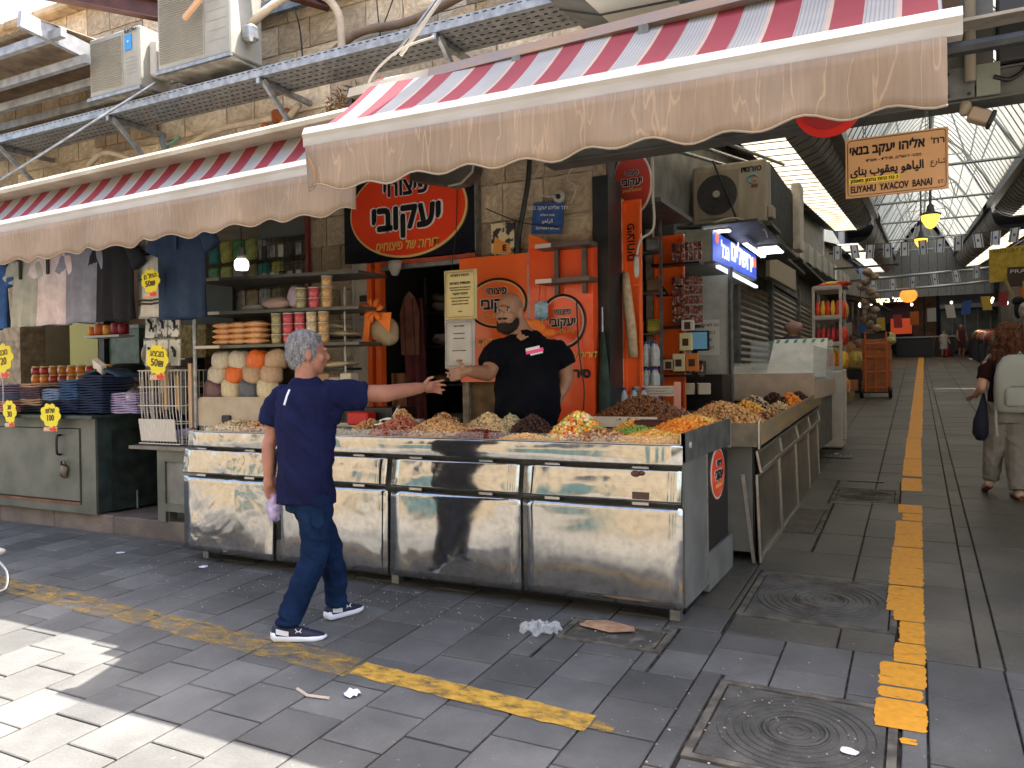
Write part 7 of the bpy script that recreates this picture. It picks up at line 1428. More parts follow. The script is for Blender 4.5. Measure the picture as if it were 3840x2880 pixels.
# litter and the chrome thing cut by the left edge
ch = thing('chrome_stand', 'chrome bar with a white knob cut off by the left edge of the photo', 'stand', (-5.9, 3.3, 0)); q = B(); q.tube(spline([(-6.0, 3.36, .20), (-5.86, 3.34, .14), (-5.79, 3.30, .05), (-5.83, 3.26, .015), (-6.05, 3.24, .012)]), .011, 8); q.build('bar', stF, ch, True); q = B(); q.ell((-6.14, 3.44, .235), (.05, .05, .03), 12, 8); q.build('knob', whiteM, ch, True)
def flat(pts, z, m, name, label, cat='litter', hgt=.01):
    n = len(pts); cx, cy = sum(p[0] for p in pts) / n, sum(p[1] for p in pts) / n; q = B(); q.add([(p[0], p[1], gz(p[1]) + z + random.uniform(0, hgt)) for p in pts] + [(cx, cy, gz(cy) + z + hgt * 1.5)], [(i, (i + 1) % n, n) for i in range(n)]); return one(name, q, m, label, cat)
plM = mat('clear_film', (.75, .78, .80), .15, alpha=.35, bump=.8, bscale=30)
def crumple(cx, cy, r_, hgt, n, m, name, label, cat='litter'):
    q = B(); P = []
    for j in range(n):
        row = []
        for i in range(n):
            u, v = i / (n - 1) * 2 - 1, j / (n - 1) * 2 - 1; k_ = 1 - .25 * random.random(); x, y_ = cx + u * r_ * k_ * (1 - .25 * v * v), cy + v * r_ * .8 * k_ * (1 - .25 * u * u)
            row.append((x, y_, gz(y_) + .004 + hgt * random.random() * (1 - .5 * max(abs(u), abs(v)))))
        P.append(row)
    q.grid(P); return one(name, q, m, label, cat)
crumple(-1.93, 4.06, .14, .07, 9, plM, 'plastic_bag', 'torn clear plastic bag on the ground below the counter corner', 'plastic bag')
flat([(-1.75, 4.20), (-1.55, 4.16), (-1.42, 4.22), (-1.45, 4.30), (-1.62, 4.33), (-1.74, 4.28)], .006, mat('flat_bread', (.52, .33, .20), .8, col2=(.36, .2, .12), scale=20), 'flat_cardboard', 'tan oval scrap on the drain cover under the counter', 'scrap')
crumple(-2.43, 2.98, .05, .03, 5, mat('tissue_white', (.72, .74, .80), .7), 'tissue', 'small white crumpled tissue on the shaded paving', 'tissue')
q = B(); q.tube([(-2.72, 2.92, gz(2.92) + .006), (-2.62, 2.88, gz(2.88) + .008), (-2.50, 2.90, gz(2.9) + .006)], .008, 5); one('paper_strip', q, mat('strip_tan', (.50, .42, .34), .8), 'thin pale paper strip left of the white tissue', 'litter')
for k, (x, y_, lb) in enumerate(((-6.0, 4.35, 'small white scrap near the kerb left of the counter'), (-4.95, 4.3, 'pair of pale scraps left of the walking man'), (-1.35, 5.55, 'white scrap by the leaning steel strip'), (-.95, 11.2, 'white scrap beside the slotted grate'), (-.25, 3.35, 'white scrap on the nearest manhole cover'))): crumple(x, y_, .04, .01, 4, mat('tissue_white', (.72, .74, .80), .7), 'paper_scrap', lb)
q = B()
for _ in range(380):
    a = random.gauss(0, 1); x = random.choice((random.gauss(-2.9, .5), random.gauss(-4.0, .7), random.uniform(-5.6, -1.2), random.gauss(-.6, .3))); y_ = random.gauss(4.15, .22) if x < -1.2 else random.gauss(3.45, .3)
    if y_ > 4.5 and x < -1.1: y_ = 4.3
    r_ = random.uniform(.002, .007); q.ell((x, y_, gz(y_) + .004), (r_, r_ * random.uniform(.5, 1), .003), 5, 3)
o = one('nut_shells', q, islandmix('shell_mix', [(.42, .38, .30), (.33, .26, .17), (.50, .46, .40), (.2, .13, .08)], .7), 'scattered nut shells and crumbs on the paving before the counter', 'crumbs'); o['kind'] = 'stuff'
# ---------------------------------------------------------------- people
RX = Vector((.888, .459, 0)); FX = Vector((-.459, .888, 0)); UP = Vector((0, 0, 1))
def frame(o): return lambda p: o + RX * p[0] + FX * p[1] + UP * p[2]
def rings(W, rows, wdir, n=22, fold=0, ph=0):
    """rows: (lx, ly, z, half width, half depth); wdir = direction of the width in the local frame"""
    w = (RX * wdir[0] + FX * wdir[1]).normalized(); d = UP.cross(w); out = []
    for i, (lx, ly, z, a, b_) in enumerate(rows):
        c = W((lx, ly, z)); out.append([tuple(c + w * a * math.cos(t) * (1 + fold * math.sin(5 * t + i * .9 + ph)) + d * b_ * math.sin(t) * (1 + fold * math.sin(4 * t + i * .7)) + UP * fold * .2 * math.sin(3 * t)) for t in np.linspace(0, 2 * PI, n, endpoint=False)])
    return out
def limb(q, W, pts, rr, n=12):
    P = [W(p) for p in pts]; S = spline(P, 5); m = len(S) - 1; q.tube(S, [float(np.interp(i / m * (len(rr) - 1), range(len(rr)), rr)) for i in range(m + 1)], n)
def hand(q, w, d, t, n, k=1.0, curl=.3, spread=1.0, thumb=1.0):
    """w wrist, d pointing direction, t towards the thumb side, n out of the palm (world vectors)"""
    d, t, n = d.normalized(), t.normalized(), n.normalized()
    q.ell(w + d * .045 * k, (1, 1, 1), 10, 7, np.array([[*(v_ * s_)] for v_, s_ in ((d, .052 * k), (t, .038 * k), (n, .016 * k))]).T)
    q.tube([w - d * .03, w + d * .02, w + d * .06 * k], [.026 * k, .024 * k, .022 * k], 8)
    for off, ln in ((.030, .072), (.010, .082), (-.011, .076), (-.030, .058)):
        b0 = w + d * .075 * k + t * off * k; dd = (d + t * off * 6 * spread).normalized(); p1 = b0 + (dd + n * curl * .4).normalized() * ln * .45 * k; p2 = p1 + (dd + n * curl * 1.2).normalized() * ln * .32 * k; p3 = p2 + (dd + n * curl * 2.2).normalized() * ln * .28 * k
        q.tube([b0 - d * .02, b0, p1, p2, p3], [.0095 * k, .0095 * k, .0088 * k, .008 * k, .0062 * k], 7)
    b0 = w + d * .022 * k + t * .026 * k; p1 = b0 + (t * thumb + d * .6 + n * .3).normalized() * .038 * k; p2 = p1 + (t * .6 * thumb + d + n * .3).normalized() * .032 * k
    q.tube([b0 - t * .015, b0, p1, p2], [.013 * k, .013 * k, .011 * k, .008 * k], 8)
def headf(c, f, tilt=0):
    f = f.normalized(); r_ = f.cross(UP).normalized(); u = r_.cross(f); return lambda x, y, z: c + r_ * x + f * y + u * z, np.array([[*r_], [*f], [*u]]).T
def head(q, c, f, k=1.0, jaw=1.0):
    H, M = headf(c, f)
    q.ell(H(0, -.012 * k, .030 * k), (.077 * k, .097 * k, .092 * k), 18, 14, M); q.ell(H(0, .028 * k, -.035 * k), (.060 * k * jaw, .070 * k, .080 * k), 16, 12, M); q.ell(H(0, .045 * k, -.085 * k), (.036 * k * jaw, .040 * k, .032 * k), 12, 8, M)
    q.ell(H(0, .098 * k, -.020 * k), (.015 * k, .022 * k, .026 * k), 10, 8, M); q.ell(H(0, .092 * k, .022 * k), (.042 * k, .014 * k, .012 * k), 10, 6, M); q.ell(H(0, .088 * k, -.062 * k), (.024 * k, .014 * k, .011 * k), 10, 6, M)
    for s in (-1, 1): q.ell(H(s * .078 * k, -.012 * k, -.012 * k), (.012 * k, .022 * k, .034 * k), 10, 8, M); q.ell(H(s * .045 * k, .062 * k, -.028 * k), (.024 * k, .022 * k, .024 * k), 10, 8, M)
    return H, M
def shoe(t, W, heel, toe, up=.0, lab='shoe'):
    """white curved sole, dark upper, tongue and mark"""
    a, b_ = W(heel), W(toe); d = (b_ - a); L_ = d.length; d.normalize(); s_ = d.cross(UP).normalized(); n = UP
    sole = B(); rr = []
    for u, wd, h0, h1 in ((-.02, .018, .02, .055), (.05, .034, .004, .055), (.3, .034, .0, .045), (.55, .040, .0, .035), (.8, .044, .0, .030), (.95, .034, .006, .028), (1.03, .014, .016, .026)):
        c = a + d * L_ * u; rr.append([tuple(c + s_ * (wd * x) + n * (h0 + (h1 - h0) * z_)) for x, z_ in ((-1, .15), (-.8, 0), (.8, 0), (1, .15), (1.02, .6), (.85, 1), (-.85, 1), (-1.02, .6))])
    sole.loft(rr); so_ = sole.build('shoe_sole', mat('sole_white', (.74, .76, .84), .5), t, True)
    up_ = B(); rr = []
    for u, wd, h in ((.0, .022, .085), (.1, .034, .105), (.3, .034, .105), (.5, .036, .085), (.7, .040, .062), (.88, .034, .048), (.99, .014, .036)):
        c = a + d * L_ * u; rr.append([tuple(c + s_ * wd * math.cos(q_) + n * (.03 + (h - .03) * max(0, math.sin(q_)) ** .8)) for q_ in np.linspace(-.3, PI + .3, 10)])
    up_.loft(rr); u_ = up_.build('shoe_upper', mat('shoe_navy', (.012, .016, .04), .6), t, True)
    for sg in (-1, 1):
        q = B(); c = a + d * L_ * .10 + s_ * sg * .034 + n * .05; q.loft([[tuple(c + n * z_ + s_ * sg * o_) for z_, o_ in ((.0, 0), (.03, .0), (.03, .004), (0, .004))], [tuple(c + d * .07 + n * z_ + s_ * sg * o_) for z_, o_ in ((-.015, .0), (.012, .0), (.012, .004), (-.015, .004))]]); q.build('heel_flash', MATS['sole_white'], u_)
        q = B(); c = a + d * L_ * .52 + s_ * sg * .040 + n * .062
        for e in (-1, 1): q.tube([c + d * .018 * e + n * .016, c + d * .008 * e + n * .004, c + d * .016 * e - n * .008], .0028, 5)
        q.tube([c - d * .012, c + d * .012], .0028, 5); q.build('emblem', MATS['sole_white'], u_)
    q = B()
    for k in range(4): c = a + d * L_ * (.42 + k * .08) + n * (.098 - k * .010); q.tube([c - s_ * .018, c + n * .004, c + s_ * .018], .003, 5)
    q.build('lace', mat('lace_dark', (.03, .035, .07), .7), u_)
def strands(o, parent, n, ln, w_, m, down=.8, out=.35, name='hair_strands', jit=.5, keep=None):
    """short blades rooted on a hair or beard surface"""
    rr_ = random.Random(5); vs_ = o.data.vertices; off = Vector(parent['wo']); q = B()
    for _ in range(n):
        v = vs_[rr_.randrange(len(vs_))]; p = v.co + off
        d = (v.normal * out + Vector((rr_.uniform(-jit, jit), rr_.uniform(-jit, jit), rr_.uniform(-jit, jit) - down))).normalized() * ln * rr_.uniform(.6, 1.2); s_ = d.cross(v.normal)
        s_ = (s_.normalized() if s_.length > 1e-6 else Vector((1, 0, 0))) * w_; q.add([p - s_, p + s_, p + d + s_ * .2, p + d - s_ * .2], [(0, 1, 2, 3)])
    return q.build(name, m, parent, kind='stuff')
skinA = mat('skin_tan', (.40, .18, .115), .55, col2=(.33, .14, .09), scale=12, bump=.08); skinB = mat('skin_olive', (.36, .19, .115), .5, col2=(.30, .15, .085), scale=12, bump=.08)
# --- man in navy shirt
O = Vector((-3.204, 3.543, gz(3.543))); W = frame(O)
man = thing('person', 'grey-haired man in navy t-shirt and jeans reaching his right arm over the counter', 'person', tuple(O))
hf = RX * .93 + FX * .38; hc = W((.015, .03, 1.648))
q = B(); H, M = head(q, hc, hf, 1.06)
q.tube([W((0, .0, 1.42)), W((.0, .01, 1.50)), W((.005, .01, 1.60))], [.085, .062, .060], 14)
q.loft(rings(W, [(0, 0, .9, .13, .09), (0, 0, 1.2, .15, .09), (0, 0, 1.4, .16, .08), (0, 0, 1.46, .08, .06)], (.85, -.5)))
limb(q, W, [(-.17, .08, 1.41), (-.225, .07, 1.14), (-.235, .05, 1.10), (-.23, .02, .93)], [.05, .046, .043, .040, .029])
limb(q, W, [(.16, -.07, 1.41), (.44, .05, 1.405), (.50, .08, 1.41), (.665, .22, 1.435)], [.046, .054, .053, .048, .033])
wr_ = W((.665, .22, 1.435)); hand(q, wr_, RX * .16 + FX * .12 + UP * .005, UP * .8 - FX * .4, -FX * .55 - UP * .5 + RX * .1, 1.08, .12, 1.2, .9)
wl = W((-.23, .02, .93)); hand(q, wl, RX * .06 - UP + FX * .05, RX * .5 + FX * .6, RX * .9 - FX * .3, 1.08, .35, .5, .5)
fuse(q, 'body', skinA, man, .0068, 3)
q = B()
for c_, r_ in (((0, -.022, .045), (.082, .100, .090)), ((0, -.045, .00), (.079, .078, .078)), ((0, -.05, -.045), (.066, .058, .042))): q.ell(H(*[v * 1.07 for v in c_]), tuple(v * 1.09 for v in r_), 18, 12, M)
q.ell(H(0, .03, .098), (.06, .05, .022), 14, 8, M)
for s in (-1, 1): q.ell(H(s * .076, .018, .0), (.008, .014, .035), 8, 8, M)
hr = fuse(q, 'hair', mat('grey_hair', (.26, .255, .255), .7, col2=(.10, .098, .10), scale=26, stretch=(1.4, 1.4, .35), thr=(.38, .62), bump=1, bscale=90), man, .0055, 1, wr=.004, wf=(60, 60, 16), ws=10)
strands(hr, man, 5200, .016, .0009, mat('grey_strand', (.30, .295, .295), .6, island=.75), .9, .3)
def wrinkled(name, c, c2, sx=3, amp=.35):
    m = bpy.data.materials.new(name); m.use_nodes = True; nt = m.node_tree; b = nt.nodes['Principled BSDF']; L = nt.links; N = nt.nodes.new; tc = N('ShaderNodeTexCoord')
    mp = N('ShaderNodeMapping'); mp.inputs['Rotation'].default_value = (0, .6, .4); mp.inputs['Scale'].default_value = (sx, sx, sx * .35); L.new(tc.outputs['Object'], mp.inputs[0]); n1 = N('ShaderNodeTexNoise'); n1.inputs['Scale'].default_value = 2.2; n1.inputs['Detail'].default_value = 3; n1.inputs['Distortion'].default_value = .8; L.new(mp.outputs[0], n1.inputs[0])
    bp = N('ShaderNodeBump'); bp.inputs['Strength'].default_value = amp; bp.inputs['Distance'].default_value = .05; L.new(n1.outputs[0], bp.inputs['Height']); L.new(bp.outputs[0], b.inputs['Normal'])
    n2 = N('ShaderNodeTexNoise'); n2.inputs['Scale'].default_value = 5; n2.inputs['Detail'].default_value = 6; L.new(tc.outputs['Object'], n2.inputs[0]); r = N('ShaderNodeValToRGB'); r.color_ramp.elements[0].position = .35; r.color_ramp.elements[1].position = .68; r.color_ramp.elements[0].color = (*c, 1); r.color_ramp.elements[1].color = (*c2, 1); L.new(n2.outputs[0], r.inputs[0]); L.new(r.outputs[0], b.inputs['Base Color']); b.inputs['Roughness'].default_value = .85
    b.inputs['Specular IOR Level'].default_value = .12; b.inputs['Roughness'].default_value = 1; return m
navy = wrinkled('navy_shirt', (.0075, .009, .036), (.011, .014, .052), 3, .6); jean = wrinkled('jeans', (.005, .012, .038), (.009, .026, .072), 3, .5)
q = B(); q.loft(rings(W, [(-.005, 0, .765, .192, .148), (-.005, 0, .90, .186, .142), (-.005, 0, .98, .182, .137), (0, 0, 1.10, .190, .142), (0, 0, 1.25, .208, .142), (0, 0, 1.36, .222, .13), (0, 0, 1.42, .208, .11), (0, .0, 1.455, .14, .085), (0, 0, 1.50, .078, .072)], (.85, -.5), 26, .018))
limb(q, W, [(-.15, .07, 1.40), (-.20, .075, 1.33), (-.232, .07, 1.225)], [.075, .077, .072]); limb(q, W, [(.13, -.06, 1.40), (.24, -.025, 1.40), (.355, .012, 1.388)], [.092, .093, .085]); q.ell(W((.14, -.05, 1.385)), (.09, .09, .075)); q.ell(W((-.15, .07, 1.39)), (.08, .08, .075))
q.ell(W((.16, -.05, 1.30)), (.07, .07, .09))
fuse(q, 'shirt', navy, man, .0095, 3, wr=.014, wf=(7, 7, 5), ws=5)
q = B(); q.tube([W((-.055, -.130, 1.437)), W((-.065, -.150, 1.40)), W((-.078, -.160, 1.35))], .006, 5); q.build('reflective_strip', mat('strip_white', (.7, .72, .78), .3), man)
q = B(); q.loft(rings(W, [(.0, 0, .72, .140, .11), (-.005, 0, .80, .155, .115), (-.005, 0, .90, .150, .108), (0, 0, .94, .14, .09)], (.85, -.5)))
limb(q, W, [(.055, -.04, .84), (.065, -.06, .66), (.055, -.05, .48), (-.01, -.08, .30), (-.085, -.115, .115)], [.115, .104, .086, .080, .076, .074]); limb(q, W, [(-.05, .05, .84), (.03, .09, .66), (.10, .12, .48), (.12, .16, .30), (.125, .20, .13)], [.112, .100, .083, .076, .072, .070])
q.ell(W((-.085, -.115, .10)), (.078, .078, .03)); q.ell(W((.125, .20, .115)), (.072, .072, .03))
fuse(q, 'jeans', jean, man, .009, 2, wr=.009, wf=(7, 7, 11), ws=4)
q = B(); q.add([W((.07, -.168, .755)), W((.14, -.172, .755)), W((.14, -.170, .67)), W((.105, -.168, .645)), W((.07, -.165, .67))], [(0, 1, 2, 3, 4)]); q.build('pocket', jean, man, solid=.006)
gz0 = gz(3.4) - O.z
shoe(man, W, (-.175, -.135, gz0 + .002), (.125, -.115, gz0 + .002)); shoe(man, W, (.065, .155, .018), (.245, .36, .022))
pb = thing('purple_bag', 'crumpled purple plastic bag held in the man left hand', 'plastic bag', tuple(W((-.19, .03, .68)))); q = B()
P = []
for j in range(9):
    v = j / 8; P.append([W((-.20 + (.010 + .036 * math.sin(min(1, v * 1.2) * 2.6)) * math.cos(a) * (1 + .2 * math.sin(5 * a + j)), .02 + (.01 + .035 * math.sin(v * 2.6)) * math.sin(a), .82 - .16 * v + .01 * math.sin(4 * a + j))) for a in np.linspace(0, 2 * PI, 15)])
q.grid(P); q.build('bag', mat('purple_film', (.62, .50, .85), .2, var=.3, scale=30, alpha=.55, bump=.9, bscale=60), pb, True)
# --- vendor
O = Vector((-2.49, 5.05, .31)); dz = .31; W0 = frame(Vector((-2.49, 5.05, 0))); W = W0
ven = thing('person', 'bald bearded vendor in black t-shirt standing behind the nut counter', 'person', (-2.49, 5.05, .31))
q = B(); q.bx(-3.1, -1.98, 4.96, 5.5, gz(5), .30); one('vendor_step', q, woodM, 'wooden step the vendor stands on behind the counter', 'step')
hc = W((-.115, -.02, 1.965)); hf = -FX * .88 - RX * .48 - UP * .03
q = B(); H, M = head(q, hc, hf, 1.13, 1.12)
q.tube([W((-.02, .0, 1.76)), W((-.05, .0, 1.82)), W((-.10, .0, 1.93))], [.12, .088, .078], 14)
q.loft(rings(W, [(0, 0, 1.2, .18, .14), (0, 0, 1.5, .18, .13), (0, 0, 1.72, .18, .1), (-.01, 0, 1.80, .11, .08)], (.97, -.2)))
limb(q, W, [(-.21, -.01, 1.72), (-.265, -.13, 1.545), (-.30, -.19, 1.53), (-.405, -.37, 1.545)], [.062, .060, .057, .052, .034])
limb(q, W, [(.215, .0, 1.72), (.285, .06, 1.52), (.285, .05, 1.47), (.235, -.03, 1.36)], [.062, .060, .056, .050, .036])
hand(q, W((-.405, -.37, 1.545)), -RX * .7 - FX * .45 - UP * .22, UP * .8 - RX * .1, -FX * .8 + UP * .5 - RX * .3, 1.12, .45, .6, 1.2)
hand(q, W((.235, -.03, 1.355)), -UP - RX * .15, -FX, -RX, 1.05, .5, .3, .3)
fuse(q, 'body', skinB, ven, .0075, 3)
dkh = mat('beard_dark', (.012, .009, .008), .8, bump=.6, bscale=90)
q = B(); k = 1.13
for c_, r_ in (((0, .050, -.105), (.044, .046, .040)), ((0, .082, -.085), (.030, .022, .026)), ((-.055, .018, -.075), (.022, .045, .045)), ((.055, .018, -.075), (.022, .045, .045)), ((-.070, -.010, -.035), (.010, .018, .045)), ((.070, -.010, -.035), (.010, .018, .045)), ((-.034, .055, -.10), (.028, .038, .032)), ((.034, .055, -.10), (.028, .038, .032))): q.ell(H(*[v * k for v in c_]), tuple(v * k for v in r_), 12, 9, M)
hr = fuse(q, 'beard', dkh, ven, .0065, 2)
strands(hr, ven, 2200, .008, .0007, dkh, .8, .6, 'beard_hair')
q = B()
for s in (-1, 1): q.ell(H(s * .018 * k, .100 * k, -.046 * k), (.018 * k, .008 * k, .007 * k), 10, 6, M)
q.build('moustache', dkh, ven, True)
for s in (-1, 1):
    q = B(); q.ell(H(s * .031 * k, .088 * k, .024 * k), (.021 * k, .008 * k, .005 * k), 10, 6, M); q.build('eyebrow', dkh, ven, True)
    q = B(); q.ell(H(s * .030 * k, .082 * k, .006 * k), (.015 * k, .010 * k, .007 * k), 10, 6, M); e_ = q.build('eye', mat('eye_white', (.62, .58, .54), .3), ven, True); q = B(); q.ell(H(s * .030 * k - .004, .091 * k, .006 * k), (.0065 * k, .004 * k, .0065 * k), 8, 6, M); q.build('iris', letterkM, e_, True)
q = B(); q.ell(H(0, .100 * k, -.066 * k), (.020 * k, .006 * k, .005 * k), 10, 6, M); q.build('lips', mat('lips', (.36, .12, .09), .5), ven, True)
blk = wrinkled('black_shirt', (.0028, .0034, .006), (.005, .006, .010), 3, .7)
q = B(); q.loft(rings(W, [(.0, 0, 1.19, .225, .185), (.0, -.01, 1.26, .238, .20), (0, -.02, 1.38, .238, .20), (0, -.01, 1.50, .228, .175), (0, 0, 1.62, .232, .155), (0, 0, 1.72, .225, .135), (0, 0, 1.775, .17, .11), (-.02, 0, 1.83, .088, .085)], (.97, -.2), 26, .012))
limb(q, W, [(-.18, 0, 1.70), (-.235, -.05, 1.64), (-.265, -.10, 1.575)], [.095, .097, .088]); limb(q, W, [(.18, .0, 1.70), (.245, .03, 1.64), (.275, .045, 1.575)], [.095, .096, .088]); q.ell(W((-.17, 0, 1.70)), (.095, .095, .08)); q.ell(W((.17, 0, 1.70)), (.095, .095, .08))
fuse(q, 'shirt', blk, ven, .010, 3, wr=.015, wf=(6, 6, 5), ws=-4)
tg = B(); c = W((.055, -.158, 1.685)); Rt = Matrix.Rotation(.478 - .2, 3, 'Z') @ Matrix.Rotation(-.2, 3, 'Y')
for dx_, dz_, w_, h_, m in ((-.01, .014, .10, .020, mat('print_white', (.75, .72, .74), .6)), (.0, -.006, .125, .024, mat('print_pink', (.85, .08, .30), .6)), (.01, -.026, .09, .012, MATS['print_white'])):
    q = B(); q.box((0, 0, 0), (w_, .004, h_)); q.v[0] = q.v[0] @ np.array(Rt).T + np.array(c + Vector(Rt @ Vector((dx_, -.004 - abs(dz_) * .02, dz_)))); q.build('chest_print', m, ven)
q = B(); q.loft(rings(W, [(0, 0, .95, .20, .15), (0, 0, 1.10, .215, .17), (0, 0, 1.22, .225, .175)], (.97, -.2), 22, .01)); limb(q, W, [(-.10, 0, 1.0), (-.11, 0, .7), (-.11, 0, .36)], [.12, .10, .08]); limb(q, W, [(.10, 0, 1.0), (.11, 0, .7), (.11, 0, .36)], [.12, .10, .08]); fuse(q, 'trousers', blk, ven, .014, 2)
for s in (-1, 1): q = B(); q.bev(W((s * .11, -.05, .34)), (.11, .27, .08), .03, rz=.478); q.build('shoe', blackM, ven)
# --- woman with backpack
O = Vector((.75, 8.75, gz(8.75))); W = frame(O)
wo_ = thing('person', 'woman with long curly brown hair and a light grey backpack walking up the alley', 'person', tuple(O))
hf = RX * .46 + FX * .89
q = B(); H, M = head(q, W((.02, .02, 1.53)), hf, .92); q.tube([W((.01, 0, 1.30)), W((.02, .01, 1.44))], [.06, .05], 12)
q.loft(rings(W, [(0, 0, .95, .12, .08), (0, 0, 1.2, .13, .08), (0, 0, 1.34, .10, .06)], (.9, -.4)))
limb(q, W, [(-.17, .0, 1.30), (-.235, -.02, 1.10), (-.24, -.01, 1.04), (-.20, .16, .98)], [.045, .042, .038, .028]); limb(q, W, [(.17, .0, 1.30), (.235, .02, 1.10), (.24, .03, 1.04), (.16, .2, 1.12)], [.045, .042, .038, .028])
hand(q, W((-.20, .16, .98)), FX - UP * .3, RX, -UP, .9, .6, .3, .5); hand(q, W((.16, .2, 1.12)), FX * .5 + UP, -RX, FX, .9, .6, .3, .5)
fuse(q, 'body', mat('skin_light', (.56, .33, .24), .5, var=.1), wo_, .009, 2)
q = B(); hs = random.Random(3)
for _ in range(90):
    v = hs.random(); a = hs.uniform(0, 2 * PI); r_ = .075 + .055 * min(1, v * 1.6); q.ell(W((.02 + r_ * math.cos(a) * 1.05, -.03 + r_ * math.sin(a) * .8, 1.62 - .36 * v)), [hs.uniform(.022, .04)] * 2 + [hs.uniform(.03, .05)], 7, 5)
q.ell(W((.02, 0, 1.575)), (.095, .105, .105), 14, 10); q.ell(W((.02, -.05, 1.40)), (.11, .07, .16), 12, 10)
hr = fuse(q, 'hair', mat('curly_brown', (.10, .038, .018), .7, col2=(.19, .075, .035), scale=14, bump=1, bscale=45), wo_, .009, 1, wr=.014, wf=(38, 38, 30), ws=8)
strands(hr, wo_, 5200, .04, .0022, mat('brown_strand', (.13, .05, .025), .6, island=.7), .7, .6, jit=.9)
mar = wrinkled('maroon_top', (.020, .008, .010), (.032, .012, .014))
q = B(); q.loft(rings(W, [(0, 0, .88, .155, .115), (0, 0, 1.05, .14, .10), (0, 0, 1.22, .158, .10), (0, 0, 1.31, .135, .085), (0, 0, 1.36, .08, .06)], (.9, -.4), 20, .02)); limb(q, W, [(-.14, 0, 1.29), (-.19, 0, 1.22), (-.225, -.015, 1.13)], [.065, .068, .066]); limb(q, W, [(.14, 0, 1.29), (.20, .01, 1.22), (.225, .02, 1.13)], [.065, .068, .066]); fuse(q, 'top', mar, wo_, .011, 2, wr=.014)
gp = wrinkled('grey_trousers', (.24, .235, .23), (.31, .305, .30), 2.5, .5)
q = B(); q.loft(rings(W, [(0, 0, .72, .16, .13), (0, 0, .82, .18, .135), (0, 0, .92, .165, .12)], (.9, -.4))); limb(q, W, [(-.075, .05, .80), (-.06, .09, .50), (-.03, .20, .16)], [.12, .095, .085, .075]); limb(q, W, [(.085, -.02, .80), (.08, -.02, .48), (.055, -.10, .09)], [.125, .105, .095, .085]); fuse(q, 'trousers', gp, wo_, .011, 2, wr=.012, wf=(7, 7, 9), ws=3)
for hl, te in (((.045, -.16, .01), (.11, .08, .01)), ((-.055, .16, .09), (.0, .35, .02))):
    a_, b_ = W(hl), W(te); q = B(); q.tube([a_ + UP * .04, (a_ + b_) / 2 + UP * .04, b_ + UP * .03], [.042, .042, .03], 9); q.build('shoe', mat('pale_shoe', (.55, .45, .42), .6), wo_, True); q = B(); q.tube([a_ + UP * .012, b_ + UP * .012], .03, 7); q.build('sole', mat('sole_red', (.16, .03, .02), .6), wo_)
bp_ = thing('backpack', 'light grey backpack worn by the curly-haired woman', 'backpack', tuple(W((.01, -.18, .84))))
gb = mat('backpack_grey', (.42, .46, .46), .75, var=.06, scale=4, bump=.1)
q = B(); rr = []
for z_, a_, b2 in ((.82, .160, .06), (.85, .200, .085), (1.0, .205, .10), (1.15, .20, .095), (1.26, .18, .08), (1.34, .13, .05), (1.36, .08, .03)): rr.append([tuple(W((.015, -.175, z_)) + (RX * .9 - FX * .4).normalized() * a_ * math.copysign(abs(math.cos(t_)) ** .6, math.cos(t_)) + (FX * .9 + RX * .4).normalized() * b2 * math.copysign(abs(math.sin(t_)) ** .6, math.sin(t_))) for t_ in np.linspace(0, 2 * PI, 24, endpoint=False)])
q.loft(rr); q.build('main_pouch', gb, bp_, True)
q = B(); rr = []
for z_, a_, b2 in ((.88, .12, .03), (.90, .145, .04), (1.03, .145, .04), (1.05, .13, .03)): rr.append([tuple(W((-.01, -.265, z_)) + (RX * .9 - FX * .4).normalized() * a_ * math.copysign(abs(math.cos(t_)) ** .6, math.cos(t_)) + (FX * .9 + RX * .4).normalized() * b2 * math.copysign(abs(math.sin(t_)) ** .6, math.sin(t_))) for t_ in np.linspace(0, 2 * PI, 20, endpoint=False)])
q.loft(rr); q.build('front_pocket', gb, bp_, True)
q = B(); q.tube([W((-.12, -.255, 1.065)), W((-.02, -.31, 1.068)), W((.10, -.30, 1.065))], .004, 5); q.build('zip', galvM, bp_); q = B(); q.tube([W((.0, -.17, 1.34)), W((.02, -.18, 1.385)), W((.06, -.17, 1.34))], .008, 6); q.build('handle', gb, bp_)
q = B(); q.tube([W((-.17, -.12, .92)), W((-.175, -.13, .75)), W((-.17, -.14, .60))], .012, 5); q.build('strap_end', gb, bp_)
for s in (-1, 1): q = B(); q.tube(spline([W((s * .08, -.12, 1.30)), W((s * .12, .02, 1.36)), W((s * .13, .12, 1.25)), W((s * .13, .08, 1.0))], 5), .02, 6); q.build('strap', gb, bp_)
hb = thing('dark_bag', 'dark navy cloth bag hanging at the woman left side', 'bag', tuple(W((-.24, .0, .55)))); q = B(); q.tube([W((-.20, .02, 1.0)), W((-.22, 0, .88)), W((-.245, -.01, .74)), (W((-.25, -.01, .62))), W((-.245, 0, .56))], [.012, .035, .065, .07, .035], 12); q.build('bag', mat('bag_navy', (.010, .014, .035), .8, bump=.4), hb, True)
